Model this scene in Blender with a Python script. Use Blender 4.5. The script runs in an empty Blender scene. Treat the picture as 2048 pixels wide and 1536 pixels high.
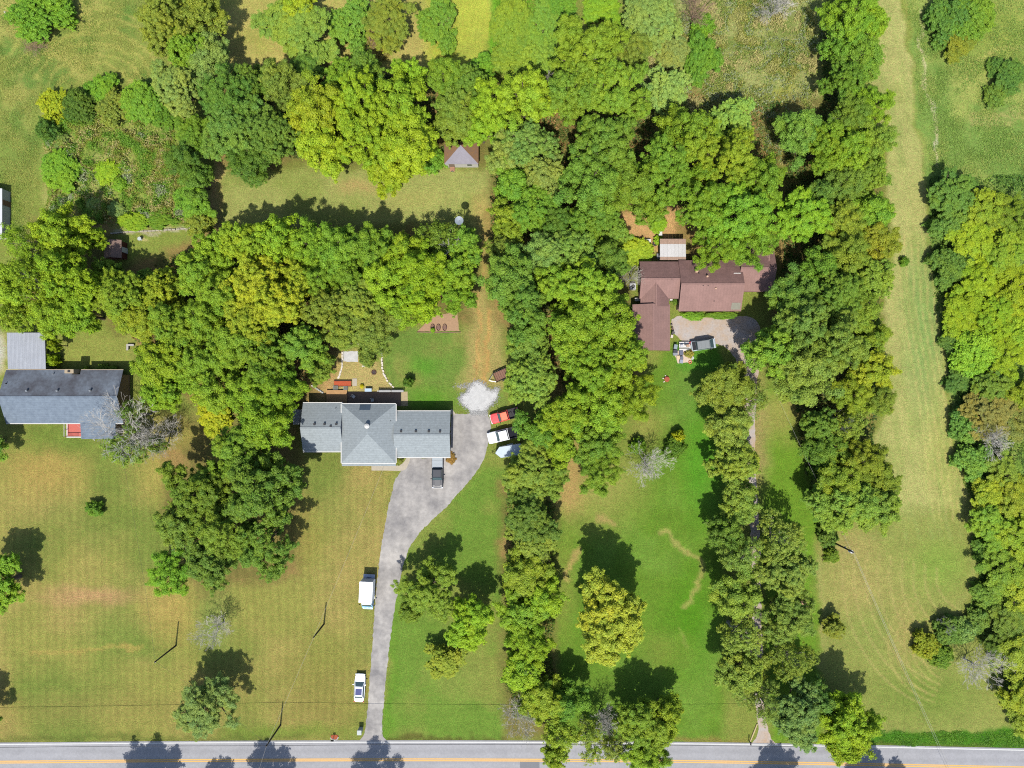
import bpy, bmesh, math, random
import numpy as np
from mathutils import Vector, Matrix

# ------------------------------------------------------------------ camera, light, exposure
SC = bpy.context.scene
COL = SC.collection
S = 0.088            # metres on the ground per photograph pixel
H = 122.0            # height of the drone above the ground
CX, CY = 1024.0, 768.0

cam_d = bpy.data.cameras.new('camera')
cam_d.sensor_fit = 'HORIZONTAL'
cam_d.angle = 2 * math.atan(CX * S / H)
cam_d.clip_start = 1.0
cam_d.clip_end = 3000.0
cam = bpy.data.objects.new('camera', cam_d)
COL.objects.link(cam)
cam.location = (0, 0, H)
cam.rotation_euler = (0, 0, 0)
SC.camera = cam

SUN_EL = math.radians(60.0)
SUN_AZ = math.radians(186.0)          # compass bearing of the sun: just west of south
world = bpy.data.worlds.new('World')
SC.world = world
world.use_nodes = True
wn = world.node_tree
wn.nodes.clear()
sky = wn.nodes.new('ShaderNodeTexSky')
sky.sky_type = 'NISHITA'
sky.sun_disc = False
sky.sun_elevation = SUN_EL
sky.sun_rotation = SUN_AZ
sky.air_density = 1.0
sky.dust_density = 1.2
bg = wn.nodes.new('ShaderNodeBackground')
bg.inputs['Strength'].default_value = 0.135
wo = wn.nodes.new('ShaderNodeOutputWorld')
wn.links.new(sky.outputs['Color'], bg.inputs['Color'])
wn.links.new(bg.outputs['Background'], wo.inputs['Surface'])

sun_d = bpy.data.lights.new('sun', 'SUN')
sun_d.energy = 4.6
sun_d.angle = math.radians(0.53)
sun_d.color = (1.0, 0.955, 0.88)
sun = bpy.data.objects.new('sun', sun_d)
COL.objects.link(sun)
to_sun = Vector((math.sin(SUN_AZ) * math.cos(SUN_EL), math.cos(SUN_AZ) * math.cos(SUN_EL), math.sin(SUN_EL)))
sun.rotation_euler = (-to_sun).to_track_quat('-Z', 'Y').to_euler()
sun.location = to_sun * 150

SC.view_settings.view_transform = 'Standard'
SC.view_settings.look = 'None'
SC.view_settings.gamma = 1.0
SC.view_settings.use_curve_mapping = False
SC.view_settings.exposure = 1.08
SC.cycles.use_denoising = False
SC.cycles.pixel_filter_type = 'BLACKMAN_HARRIS'
SC.cycles.filter_width = 1.1
SC.cycles.max_bounces = 6
SC.cycles.diffuse_bounces = 3
SC.cycles.transmission_bounces = 4
SC.cycles.transparent_max_bounces = 4

# ------------------------------------------------------------------ helpers
RND = random.Random(7)
KLUM = 2.78          # how bright a sunlit horizontal albedo-1 surface comes out


def lin(c):
    c = c / 255.0
    return c / 12.92 if c <= 0.04045 else ((c + 0.055) / 1.055) ** 2.4


def sr(r, g, b, k=1.0):
    """albedo of a surface that looks (r, g, b) when the sun is on it"""
    return (min(lin(r) / KLUM * k, .85), min(lin(g) / KLUM * k, .85), min(lin(b) / KLUM * k, .85))


def G(px, py, z=0.0):
    k = (H - z) / H
    return Vector(((px - CX) * S * k, (CY - py) * S * k, z))


MATS = {}


def mat(name, col, rough=0.8, metal=0.0, var=0.0, vscale=3.0, col2=None, bump=0.0, bscale=20.0, spec=0.3, coat=0.0, lines=None):
    if name in MATS:
        return MATS[name]
    m = bpy.data.materials.new(name)
    m.use_nodes = True
    nt = m.node_tree
    b = nt.nodes['Principled BSDF']
    b.inputs['Roughness'].default_value = rough
    b.inputs['Metallic'].default_value = metal
    b.inputs['Specular IOR Level'].default_value = spec
    b.inputs['Coat Weight'].default_value = coat
    b.inputs['Base Color'].default_value = (*col, 1)
    tc = nt.nodes.new('ShaderNodeTexCoord')
    out = None
    if var > 0 or col2 is not None:
        n = nt.nodes.new('ShaderNodeTexNoise')
        n.inputs['Scale'].default_value = vscale
        n.inputs['Detail'].default_value = 6
        n.inputs['Roughness'].default_value = 0.65
        nt.links.new(tc.outputs['Object'], n.inputs['Vector'])
        r = nt.nodes.new('ShaderNodeValToRGB')
        r.color_ramp.elements[0].position = 0.32
        r.color_ramp.elements[1].position = 0.68
        c2 = col2 if col2 is not None else col
        r.color_ramp.elements[0].color = tuple(x * (1 - var) for x in col) + (1,)
        r.color_ramp.elements[1].color = tuple(min(.9, x * (1 + var)) for x in c2) + (1,)
        nt.links.new(n.outputs['Fac'], r.inputs['Fac'])
        out = r.outputs['Color']
        # a finer grain on top
        n2 = nt.nodes.new('ShaderNodeTexNoise')
        n2.inputs['Scale'].default_value = vscale * 7
        n2.inputs['Detail'].default_value = 3
        nt.links.new(tc.outputs['Object'], n2.inputs['Vector'])
        mr = nt.nodes.new('ShaderNodeMapRange')
        mr.inputs[1].default_value = 0.3
        mr.inputs[2].default_value = 0.7
        mr.inputs[3].default_value = 1 - var * .8
        mr.inputs[4].default_value = 1 + var * .8
        nt.links.new(n2.outputs['Fac'], mr.inputs[0])
        mx = nt.nodes.new('ShaderNodeMix')
        mx.data_type = 'RGBA'
        mx.blend_type = 'MULTIPLY'
        mx.inputs['Factor'].default_value = 1.0
        nt.links.new(out, mx.inputs['A'])
        nt.links.new(mr.outputs[0], mx.inputs['B'])
        out = mx.outputs['Result']
    if lines:
        axis, per, amt = lines
        w = nt.nodes.new('ShaderNodeTexWave')
        w.wave_type = 'BANDS'
        w.bands_direction = axis
        w.inputs['Scale'].default_value = 6.2832 / per / 20.0
        w.inputs['Distortion'].default_value = 1.0
        w.inputs['Detail'].default_value = 2
        w.inputs['Detail Scale'].default_value = 3
        nt.links.new(tc.outputs['Object'], w.inputs['Vector'])
        mr = nt.nodes.new('ShaderNodeMapRange')
        mr.inputs[3].default_value = 1 - amt
        mr.inputs[4].default_value = 1 + amt
        nt.links.new(w.outputs['Fac'], mr.inputs[0])
        mx = nt.nodes.new('ShaderNodeMix')
        mx.data_type = 'RGBA'
        mx.blend_type = 'MULTIPLY'
        mx.inputs['Factor'].default_value = 1.0
        if out is None:
            mx.inputs['A'].default_value = (*col, 1)
        else:
            nt.links.new(out, mx.inputs['A'])
        nt.links.new(mr.outputs[0], mx.inputs['B'])
        out = mx.outputs['Result']
    if out is not None:
        nt.links.new(out, b.inputs['Base Color'])
    if bump > 0:
        n = nt.nodes.new('ShaderNodeTexNoise')
        n.inputs['Scale'].default_value = bscale
        n.inputs['Detail'].default_value = 4
        nt.links.new(tc.outputs['Object'], n.inputs['Vector'])
        bp = nt.nodes.new('ShaderNodeBump')
        bp.inputs['Strength'].default_value = bump
        bp.inputs['Distance'].default_value = 0.05
        nt.links.new(n.outputs['Fac'], bp.inputs['Height'])
        nt.links.new(bp.outputs['Normal'], b.inputs['Normal'])
    MATS[name] = m
    return m


def link(o, parent=None):
    COL.objects.link(o)
    if parent is not None:
        o.parent = parent
    return o


def tag(o, label=None, cat=None, group=None, kind=None):
    if label:
        o['label'] = label
    if cat:
        o['category'] = cat
    if group:
        o['group'] = group
    if kind:
        o['kind'] = kind
    return o


def thing(name, label, cat, loc=(0, 0, 0), rz=0.0, group=None):
    o = bpy.data.objects.new(name, None)
    o.empty_display_size = 0.3
    COL.objects.link(o)
    o.location = loc
    o.rotation_euler = (0, 0, rz)
    return tag(o, label, cat, group)


class MB:
    def __init__(self):
        self.v, self.f = [], []

    def add(self, vs, fs):
        k = len(self.v)
        self.v += [tuple(p) for p in vs]
        self.f += [tuple(i + k for i in f) for f in fs]
        return self

    def box(self, c, s, rz=0.0, rx=0.0, ry=0.0):
        m = Matrix.Rotation(rz, 3, 'Z') @ Matrix.Rotation(ry, 3, 'Y') @ Matrix.Rotation(rx, 3, 'X')
        c = Vector(c)
        vs = []
        for x in (-.5, .5):
            for y in (-.5, .5):
                for z in (-.5, .5):
                    vs.append(c + m @ Vector((x * s[0], y * s[1], z * s[2])))
        return self.add(vs, [(0, 1, 3, 2), (4, 6, 7, 5), (0, 4, 5, 1), (2, 3, 7, 6), (0, 2, 6, 4), (1, 5, 7, 3)])

    def b2(self, x0, x1, y0, y1, z0, z1):
        return self.box(((x0 + x1) / 2, (y0 + y1) / 2, (z0 + z1) / 2), (x1 - x0, y1 - y0, z1 - z0))

    def prism(self, pts, z0, z1):
        """pts counter-clockwise (x, y)"""
        n = len(pts)
        vs = [(p[0], p[1], z0) for p in pts] + [(p[0], p[1], z1) for p in pts]
        fs = [tuple(range(n - 1, -1, -1)), tuple(range(n, 2 * n))]
        fs += [(i, (i + 1) % n, n + (i + 1) % n, n + i) for i in range(n)]
        return self.add(vs, fs)

    def cyl(self, c, r, h, n=10, r2=None):
        r2 = r if r2 is None else r2
        a = [2 * math.pi * i / n for i in range(n)]
        vs = [(c[0] + r * math.cos(t), c[1] + r * math.sin(t), c[2]) for t in a]
        vs += [(c[0] + r2 * math.cos(t), c[1] + r2 * math.sin(t), c[2] + h) for t in a]
        fs = [tuple(range(n - 1, -1, -1)), tuple(range(n, 2 * n))]
        fs += [(i, (i + 1) % n, n + (i + 1) % n, n + i) for i in range(n)]
        return self.add(vs, fs)

    def tube(self, pts, rad, n=5):
        pts = [Vector(p) for p in pts]
        if not hasattr(rad, '__len__'):
            rad = [rad] * len(pts)
        vs, fs = [], []
        for i, p in enumerate(pts):
            d = (pts[min(i + 1, len(pts) - 1)] - pts[max(i - 1, 0)]).normalized()
            u = d.cross(Vector((0, 0, 1)) if abs(d.z) < .95 else Vector((1, 0, 0))).normalized()
            w = d.cross(u)
            for j in range(n):
                t = 2 * math.pi * j / n
                vs.append(p + (u * math.cos(t) + w * math.sin(t)) * rad[i])
        for i in range(len(pts) - 1):
            for j in range(n):
                a, b = i * n + j, i * n + (j + 1) % n
                fs.append((a, b, b + n, a + n))
        fs.append(tuple(range(n - 1, -1, -1)))
        k = (len(pts) - 1) * n
        fs.append(tuple(range(k, k + n)))
        return self.add(vs, fs)

    def loft(self, secs):
        """secs: list of equal rings of points; closed at both ends"""
        n = len(secs[0])
        vs = [p for s in secs for p in s]
        fs = []
        for i in range(len(secs) - 1):
            for j in range(n):
                a, b = i * n + j, i * n + (j + 1) % n
                fs.append((a, b, b + n, a + n))
        fs.append(tuple(range(n - 1, -1, -1)))
        k = (len(secs) - 1) * n
        fs.append(tuple(range(k, k + n)))
        return self.add(vs, fs)

    def mesh(self, name, m=None, smooth=False):
        me = bpy.data.meshes.new(name)
        me.from_pydata(self.v, [], self.f)
        me.update()
        bm = bmesh.new()
        bm.from_mesh(me)
        bmesh.ops.recalc_face_normals(bm, faces=bm.faces)
        bm.to_mesh(me)
        bm.free()
        if smooth:
            for p in me.polygons:
                p.use_smooth = True
        if m:
            me.materials.append(m)
        return me

    def build(self, name, m, parent=None, smooth=False, loc=None):
        o = bpy.data.objects.new(name, self.mesh(name, m, smooth))
        link(o, parent)
        if loc is not None:
            o.location = loc
        return o


def np_mesh(name, verts, nper, m=None, attrs=None):
    """mesh of separate polygons with nper corners each"""
    me = bpy.data.meshes.new(name)
    nv = len(verts)
    nf = nv // nper
    me.vertices.add(nv)
    me.vertices.foreach_set('co', verts.astype(np.float32).ravel())
    me.loops.add(nv)
    me.loops.foreach_set('vertex_index', np.arange(nv, dtype=np.int32))
    me.polygons.add(nf)
    me.polygons.foreach_set('loop_start', (np.arange(nf) * nper).astype(np.int32))
    me.update(calc_edges=True)
    for k, (dom, typ, arr) in (attrs or {}).items():
        a = me.attributes.new(k, typ, dom)
        a.data.foreach_set('color' if 'COLOR' in typ else 'value', arr.astype(np.float32).ravel())
    if m:
        me.materials.append(m)
    return me


def vnoise(x, y, scale, seed, octaves=3):
    out = np.zeros_like(x, dtype=float)
    amp, tot = 1.0, 0.0
    for o in range(octaves):
        rng = np.random.RandomState(seed * 17 + o)
        g = rng.rand(128, 128)
        u, v = x / scale * 2 ** o + 37.3, y / scale * 2 ** o + 11.7
        i, j = np.floor(u).astype(int), np.floor(v).astype(int)
        fu, fv = u - i, v - j
        fu, fv = fu * fu * (3 - 2 * fu), fv * fv * (3 - 2 * fv)
        i0, i1, j0, j1 = i % 128, (i + 1) % 128, j % 128, (j + 1) % 128
        out += amp * ((g[i0, j0] * (1 - fu) + g[i1, j0] * fu) * (1 - fv) + (g[i0, j1] * (1 - fu) + g[i1, j1] * fu) * fv)
        tot += amp
        amp *= .55
    return out / tot


def poly_sd(x, y, pts):
    """signed distance to a polygon in pixels, positive inside"""
    d = np.full(x.shape, 1e9)
    inside = np.zeros(x.shape, bool)
    n = len(pts)
    for i in range(n):
        x0, y0 = pts[i]
        x1, y1 = pts[(i + 1) % n]
        dx, dy = x1 - x0, y1 - y0
        t = np.clip(((x - x0) * dx + (y - y0) * dy) / (dx * dx + dy * dy + 1e-9), 0, 1)
        d = np.minimum(d, np.hypot(x - x0 - t * dx, y - y0 - t * dy))
        if y0 != y1:
            c = ((y0 > y) != (y1 > y)) & (x < (x1 - x0) * (y - y0) / (y1 - y0) + x0)
            inside ^= c
    return np.where(inside, d, -d)


def line_d(x, y, pts):
    d = np.full(x.shape, 1e9)
    for (x0, y0), (x1, y1) in zip(pts[:-1], pts[1:]):
        dx, dy = x1 - x0, y1 - y0
        t = np.clip(((x - x0) * dx + (y - y0) * dy) / (dx * dx + dy * dy + 1e-9), 0, 1)
        d = np.minimum(d, np.hypot(x - x0 - t * dx, y - y0 - t * dy))
    return d


def smooth_pts(pts, n=6):
    """Catmull-Rom through the points"""
    out = []
    P = [pts[0]] + list(pts) + [pts[-1]]
    for i in range(1, len(P) - 2):
        p0, p1, p2, p3 = [np.array(q, float) for q in P[i - 1:i + 3]]
        for k in range(n):
            t = k / n
            out.append(tuple(.5 * (2 * p1 + (p2 - p0) * t + (2 * p0 - 5 * p1 + 4 * p2 - p3) * t * t + (3 * p1 - p0 - 3 * p2 + p3) * t ** 3)))
    out.append(tuple(pts[-1]))
    return out
# ------------------------------------------------------------------ the ground
STRIP = [(1758, -60), (1752, 60), (1745, 160), (1772, 300), (1770, 420), (1788, 520), (1768, 620), (1760, 700), (1790, 790), (1745, 880), (1770, 960),
         (1800, 1050), (1680, 1075), (1640, 1120), (1640, 1330), (1700, 1400), (1760, 1468), (2060, 1462), (1995, 1400), (1940, 1290), (1920, 1220), (1950, 1160),
         (1952, 1060), (1925, 960), (1905, 850), (1885, 700), (1862, 560), (1852, 430), (1848, 340), (1832, 250), (1822, 120), (1804, 30), (1800, -60)]


class Paint:
    def __init__(self, x, y):
        self.x, self.y = x, y
        # wander the borders so no edge runs ruler-straight
        self.xw = x + (vnoise(x, y, 40, 3) - .5) * 26 + (vnoise(x, y, 9, 4, 2) - .5) * 9
        self.yw = y + (vnoise(x, y, 40, 5) - .5) * 26 + (vnoise(x, y, 9, 6, 2) - .5) * 9
        self.c = np.zeros(x.shape + (3,))
        self.c[:] = sr(134, 144, 66)

    def mixin(self, a, col):
        self.c += (np.array(col) - self.c) * np.clip(a, 0, 1)[..., None]

    def poly(self, pts, col, soft=10, op=1.0, wander=True):
        x, y = (self.xw, self.yw) if wander else (self.x, self.y)
        self.mixin(op * np.clip(poly_sd(x, y, pts) / soft + .5, 0, 1), col)

    def blob(self, cx, cy, rx, ry, col, op=1.0, pw=1.0):
        d = np.hypot((self.xw - cx) / rx, (self.yw - cy) / ry)
        self.mixin(op * np.clip(1.25 - d, 0, 1) ** pw, col)

    def line(self, pts, w, col, op=1.0, wander=True):
        x, y = (self.xw, self.yw) if wander else (self.x, self.y)
        self.mixin(op * np.clip(1.3 - line_d(x, y, pts) / w, 0, 1), col)

    def speck(self, pts, col, scale, lo, hi, op, seed):
        n = vnoise(self.x, self.y, scale, seed, 4)
        m = np.clip((n - lo) / (hi - lo), 0, 1)
        if pts is not None:
            m = m * np.clip(poly_sd(self.xw, self.yw, pts) / 20 + .5, 0, 1)
        self.mixin(op * m, col)


def rect(x0, y0, x1, y1):
    return [(x0, y0), (x1, y0), (x1, y1), (x0, y1)]


def paint_ground(x, y):
    P = Paint(x, y)
    GRN, TAN, KEL, ORG = sr(112, 138, 56), sr(182, 156, 96), sr(92, 142, 32), sr(196, 152, 92)
    # front lawns west of the drive
    lawnW = rect(-300, 840, 790, 1490)
    P.poly(lawnW, sr(148, 146, 74), 40)
    P.speck(lawnW, sr(170, 150, 90), 150, .48, .72, .7, 11)
    P.speck(lawnW, sr(108, 130, 54), 170, .50, .72, .7, 12)
    P.blob(180, 1190, 110, 22, sr(186, 146, 104), .8)
    P.blob(60, 1010, 120, 60, TAN, .35)
    P.blob(340, 1215, 60, 80, sr(184, 156, 88), .55)
    P.blob(90, 940, 90, 60, sr(182, 150, 86), .6)
    P.blob(110, 880, 90, 30, sr(112, 134, 54), .7)
    P.blob(330, 930, 60, 90, sr(170, 156, 80), .6)
    P.blob(430, 1240, 50, 80, sr(110, 140, 66), .55)
    P.blob(225, 1270, 70, 50, sr(112, 136, 56), .6)
    P.line([(60, 1310), (180, 1298), (280, 1290)], 5, sr(186, 158, 88), .5)
    P.blob(590, 1060, 60, 80, sr(158, 142, 74), .6)
    P.blob(660, 1000, 60, 80, GRN, .4)
    P.blob(640, 1380, 90, 120, sr(126, 124, 56), .55)
    P.blob(560, 1465, 160, 18, sr(112, 138, 50), .7)
    P.blob(180, 1420, 260, 40, sr(150, 138, 76), .5)
    P.line([(-80, 1478), (600, 1476)], 7, sr(96, 108, 46), .55)
    # lawn between the drive and the tree line
    lawnM = [(770, 1490), (800, 1080), (960, 940), (1020, 940), (1010, 1490)]
    P.poly(lawnM, sr(112, 142, 54), 20)
    P.speck(lawnM, sr(142, 146, 72), 110, .48, .7, .8, 13)
    P.blob(900, 1340, 60, 90, sr(128, 150, 66), .5)
    P.line([(790, 1180), (772, 1470)], 14, sr(98, 146, 40), .6)
    P.line([(780, 1478), (1010, 1480)], 6, sr(92, 88, 42), .75)
    # bright lawn of the brown house
    lawnE = [(1110, 1490), (1105, 1060), (1130, 960), (1240, 820), (1330, 700), (1420, 690), (1450, 760), (1430, 900), (1450, 1000), (1450, 1490)]
    P.poly(lawnE, sr(104, 138, 42), 26)
    P.speck(lawnE, sr(116, 150, 58), 90, .5, .72, .7, 14)
    P.blob(1190, 960, 110, 110, sr(160, 156, 84), .85)
    P.blob(1130, 900, 70, 90, sr(176, 156, 92), .6)
    P.blob(1290, 850, 50, 50, sr(158, 150, 80), .7)
    P.blob(1380, 780, 50, 90, sr(112, 146, 62), .7)
    P.blob(1400, 930, 40, 130, sr(86, 150, 34), .8)
    P.blob(1380, 1240, 60, 120, sr(80, 138, 18), .7)
    P.blob(1250, 1380, 130, 50, sr(112, 146, 52), .5)
    P.blob(1330, 1300, 60, 40, sr(132, 142, 62), .5)
    P.blob(1130, 1170, 26, 110, sr(140, 150, 66), .7)
    P.line(smooth_pts([(1320, 1064), (1342, 1062), (1358, 1090), (1385, 1108), (1402, 1130), (1396, 1180), (1372, 1215)]), 6, sr(180, 166, 100), .62)
    P.line(smooth_pts([(1160, 1100), (1142, 1125), (1138, 1150)]), 7, sr(188, 164, 100), .85)
    P.line([(1200, 1035), (1228, 1052)], 7, sr(190, 162, 104), .6)
    P.line([(1355, 1255), (1370, 1290)], 3, sr(150, 160, 80), .5)
    P.line([(1345, 1476), (1490, 1484)], 8, sr(140, 128, 66), .8)
    # strip along the gravel drive, east side
    P.poly([(1530, 760), (1600, 790), (1600, 900), (1640, 1030), (1645, 1480), (1540, 1480), (1520, 1000)], sr(110, 146, 42), 16)
    P.blob(1560, 830, 50, 60, sr(162, 158, 84), .8)
    P.line([(1643, 1240), (1650, 1290)], 8, sr(190, 150, 100), .8)
    P.blob(1500, 880, 40, 160, sr(176, 150, 104), .6)
    # mown strip and field on the east
    P.poly(STRIP, sr(176, 174, 106), 7)
    P.speck(STRIP, sr(150, 158, 84), 60, .45, .72, .6, 15)
    P.blob(1850, 660, 45, 190, sr(126, 158, 84), .85)
    P.blob(1825, 560, 30, 60, sr(130, 158, 84), .6)
    P.blob(1900, 900, 50, 120, sr(166, 168, 88), .6)
    fld = [(1640, 1075), (1945, 1000), (1950, 1160), (1920, 1230), (2060, 1470), (1700, 1470), (1640, 1330)]
    P.poly(fld, sr(146, 152, 78), 30)
    P.blob(1700, 1090, 60, 40, sr(170, 154, 94), .7)
    P.blob(1880, 1130, 60, 60, sr(132, 158, 66), .8)
    P.blob(1720, 1170, 80, 70, sr(176, 158, 98), .6)
    P.blob(1800, 1260, 30, 70, sr(178, 152, 98), .4)
    P.blob(1850, 1390, 120, 60, sr(116, 138, 56), .8)
    P.blob(1740, 1260, 60, 60, sr(136, 148, 74), .5)
    for k in range(9):
        r = 70 + k * 26
        arc = [(1935 - r * math.cos(t) * .9, 1150 + r * math.sin(t) * 1.0) for t in np.linspace(-.2, 1.2, 12)]
        P.line(arc, 2.6, sr(186, 170, 108), .42, False)
    for k in range(5):
        arc = [(1900 - (60 + 16 * k) * math.cos(t), 1290 + (70 + 12 * k) * math.sin(t)) for t in np.linspace(-.9, 1.3, 12)]
        P.line(arc, 2.4, sr(186, 170, 104), .45, False)
    for k in range(7):
        o = k * 13
        P.line([(1795 + o, 470), (1805 + o, 620), (1838 + o, 800), (1858 + o, 960), (1868 + o, 1040)], 2.4, sr(198, 184, 116), .5, False)
    st_ = vnoise(x * 1.0 - .22 * (y - 400), y * .12, 9, 77, 3)
    P.mixin(np.clip((st_ - .5) * 5, 0, 1) * .55 * np.clip(poly_sd(P.xw, P.yw, STRIP) / 20, 0, 1) * (y < 1080), sr(150, 162, 88))
    P.poly([(1735, 1462), (2200, 1458), (2200, 1500), (1735, 1492)], sr(74, 126, 26), 8)
    P.line([(1740, 1490), (2100, 1496)], 5, sr(84, 96, 40), .7)
    # meadow east of the strip
    mead = [(1808, -80), (1826, 120), (1838, 250), (1852, 350), (1870, 560), (1895, 720), (1915, 860), (1950, 1060), (2400, 1100), (2400, -80)]
    P.poly(mead, sr(124, 152, 72), 8)
    P.speck(mead, sr(168, 172, 92), 70, .44, .68, .8, 16)
    P.speck(mead, sr(92, 128, 50), 30, .58, .78, .6, 17)
    P.blob(1990, 60, 120, 90, sr(156, 164, 72), .6)
    P.line(smooth_pts([(1840, 20), (1842, 90), (1850, 170), (1862, 220), (1868, 290), (1875, 330)]), 2.6, sr(205, 192, 150), .8)
    P.blob(1871, 288, 5, 10, sr(225, 215, 190), .9)
    P.blob(1863, 215, 4, 12, sr(220, 208, 180), .8)
    P.line(smooth_pts([(1935, 180), (1945, 140), (1975, 105), (2020, 88), (2080, 86)]), 3.5, sr(192, 180, 106), .6)
    for k in range(4):
        P.line(smooth_pts([(1938, 234 + 6 * k), (1990, 228 + 6 * k), (2070, 214 + 8 * k)]), 2.6, sr(190, 172, 110), .5)
    # north-west meadow
    nw = [(-300, -80), (330, -80), (320, 180), (190, 160), (80, 190), (75, 470), (-300, 480)]
    P.poly(nw, sr(140, 150, 72), 16)
    P.speck(nw, sr(174, 168, 92), 60, .46, .7, .8, 18)
    P.speck(nw, sr(98, 132, 56), 45, .5, .68, .85, 19)
    for k in range(6):
        arc = [(190 + (90 + 24 * k) * math.cos(t), 230 - (100 + 22 * k) * math.sin(t)) for t in np.linspace(.3, 2.6, 14)]
        P.line(arc, 4, sr(186, 178, 96), .55)
    P.blob(35, 300, 60, 120, sr(116, 140, 62), .6)
    scr = [(80, 195), (340, 190), (430, 460), (90, 470)]
    P.poly(scr, sr(148, 162, 76), 14)
    P.speck(scr, sr(178, 168, 104), 34, .5, .7, .7, 20)
    P.speck(scr, sr(92, 124, 42), 26, .52, .7, .9, 21)
    # clearing at the top
    clr = [(430, -80), (995, -80), (990, 150), (820, 140), (430, 150)]
    P.poly(clr, sr(184, 172, 98), 12)
    P.poly([(850, -80), (992, -80), (988, 150), (860, 130)], sr(178, 184, 72), 26)
    P.speck(clr, sr(150, 158, 70), 60, .5, .7, .5, 22)
    P.poly([(990, -80), (1100, -80), (1090, 150), (980, 150)], sr(110, 160, 40), 12)
    # scrub north of the brown house
    ns = [(1270, -80), (1650, -80), (1640, 220), (1570, 330), (1480, 240), (1280, 240)]
    P.poly(ns, sr(158, 162, 98), 16)
    P.speck(ns, sr(116, 132, 62), 26, .5, .68, .85, 23)
    P.poly([(1540, 180), (1580, 170), (1570, 350), (1540, 330)], sr(170, 172, 80), 14)
    # back lawn strip
    bl = [(430, 345), (990, 335), (985, 520), (960, 520), (930, 440), (430, 470)]
    P.poly(bl, sr(160, 164, 92), 16)
    P.speck(bl, sr(140, 152, 74), 80, .48, .7, .7, 24)
    P.blob(960, 420, 26, 40, sr(196, 170, 104), .7)
    P.blob(720, 375, 60, 16, sr(188, 158, 104), .6)
    P.blob(830, 400, 70, 26, sr(176, 172, 98), .6)
    P.line([(436, 330), (432, 420), (425, 470)], 14, sr(212, 180, 120), .8)
    P.poly([(238, 466), (400, 458), (385, 545), (235, 545)], sr(138, 150, 68), 10)
    P.line([(225, 468), (300, 462), (380, 458)], 3.5, sr(196, 186, 160), .9)
    P.blob(283, 480, 6, 4, sr(215, 195, 140), .8)
    # behind the grey house
    bk = [(765, 700), (800, 655), (930, 650), (1000, 640), (1010, 820), (905, 830), (815, 810), (775, 770)]
    P.poly(bk, sr(114, 140, 60), 12)
    P.speck(bk, sr(148, 148, 78), 60, .5, .7, .6, 25)
    P.blob(845, 735, 40, 26, sr(90, 148, 42), .7)
    P.blob(870, 800, 60, 22, sr(94, 148, 38), .8)
    P.poly([(925, 600), (965, 560), (1000, 640), (1010, 770), (920, 780), (935, 690)], sr(176, 158, 98), 22, .85)
    P.line([(955, 590), (958, 690), (950, 765)], 4, sr(200, 156, 96), .7)
    P.line([(978, 620), (975, 700), (965, 765)], 4, sr(202, 156, 94), .7)
    P.line([(966, 700), (962, 765)], 5, sr(196, 154, 94), .4)
    P.line([(965, 560), (970, 470), (975, 420)], 12, sr(190, 162, 96), .8)
    P.blob(958, 800, 70, 48, sr(140, 140, 72), .4)
    P.poly([(680, 706), (765, 700), (768, 750), (790, 790), (610, 800), (600, 760), (672, 752)], sr(184, 166, 106), 10)
    P.poly([(570, 700), (680, 680), (670, 790), (590, 830), (570, 760)], sr(190, 156, 104), 14)
    # under the trees: litter and bare soil
    for pts in ([(440, 460), (930, 450), (960, 520), (940, 640), (800, 650), (690, 690), (600, 830), (420, 830), (250, 700), (190, 560)],
                [(980, 160), (1290, 170), (1560, 200), (1560, 540), (1260, 520), (1280, 740), (1230, 830), (1130, 830), (1100, 780), (990, 640), (970, 440), (990, 300)],
                [(430, 140), (980, 150), (980, 330), (430, 330)],
                [(1560, 190), (1650, 200), (1760, 180), (1770, 560), (1740, 880), (1610, 900), (1540, 700), (1560, 540)],
                [(1000, 960), (1110, 1000), (1110, 1480), (1010, 1480)],
                [(330, 830), (600, 860), (600, 1150), (400, 1190), (320, 1020)],
                [(60, 440), (230, 420), (230, 520), (180, 660), (60, 640)]):
        P.poly(pts, sr(122, 112, 62), 26, .85)
        P.speck(pts, sr(170, 138, 88), 60, .5, .68, .65, 26)
    for a in ((1110, 700, 26, 90), (1120, 870, 18, 90), (1145, 950, 26, 60), (1095, 760, 22, 40), (1140, 1000, 36, 40)):
        P.blob(*a, sr(186, 150, 98), .6)
    P.poly([(1228, 430), (1350, 420), (1350, 500), (1240, 505), (1225, 480)], sr(200, 160, 108), 12)
    P.blob(1275, 505, 40, 22, sr(150, 160, 60), .7)
    P.poly([(1350, 690), (1440, 690), (1440, 740), (1350, 740)], sr(92, 142, 44), 10)
    P.blob(455, 935, 40, 50, sr(170, 170, 70), .6)
    P.poly([(95, 678), (270, 672), (268, 742), (95, 742)], sr(146, 152, 74), 10)
    P.poly([(-40, 660), (15, 660), (15, 745), (-40, 745)], sr(176, 168, 110), 10)
    P.blob(-5, 700, 18, 40, sr(205, 205, 205), .9)
    P.blob(340, 870, 70, 30, sr(168, 158, 78), .7)
    # mowing lanes: grass laid over in alternate directions
    lanes = .5 + .5 * np.sin(x / 16.0 * 2 * math.pi + (vnoise(x, y, 200, 31) - .5) * 5)
    msk = np.clip(poly_sd(x, y, rect(-300, 930, 800, 1470)) / 40, 0, 1)
    P.c *= (1 + .075 * (lanes - .5) * 2 * msk)[..., None]
    lanes2 = .5 + .5 * np.sin(y / 18.0 * 2 * math.pi + x / 90)
    msk = np.clip(poly_sd(x, y, rect(-300, 1180, 420, 1470)) / 60, 0, 1)
    P.c *= (1 + .025 * (lanes2 - .5) * 2 * msk)[..., None]
    lanes3 = .5 + .5 * np.sin((x + .2 * y) / 11.0 * 2 * math.pi)
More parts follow.
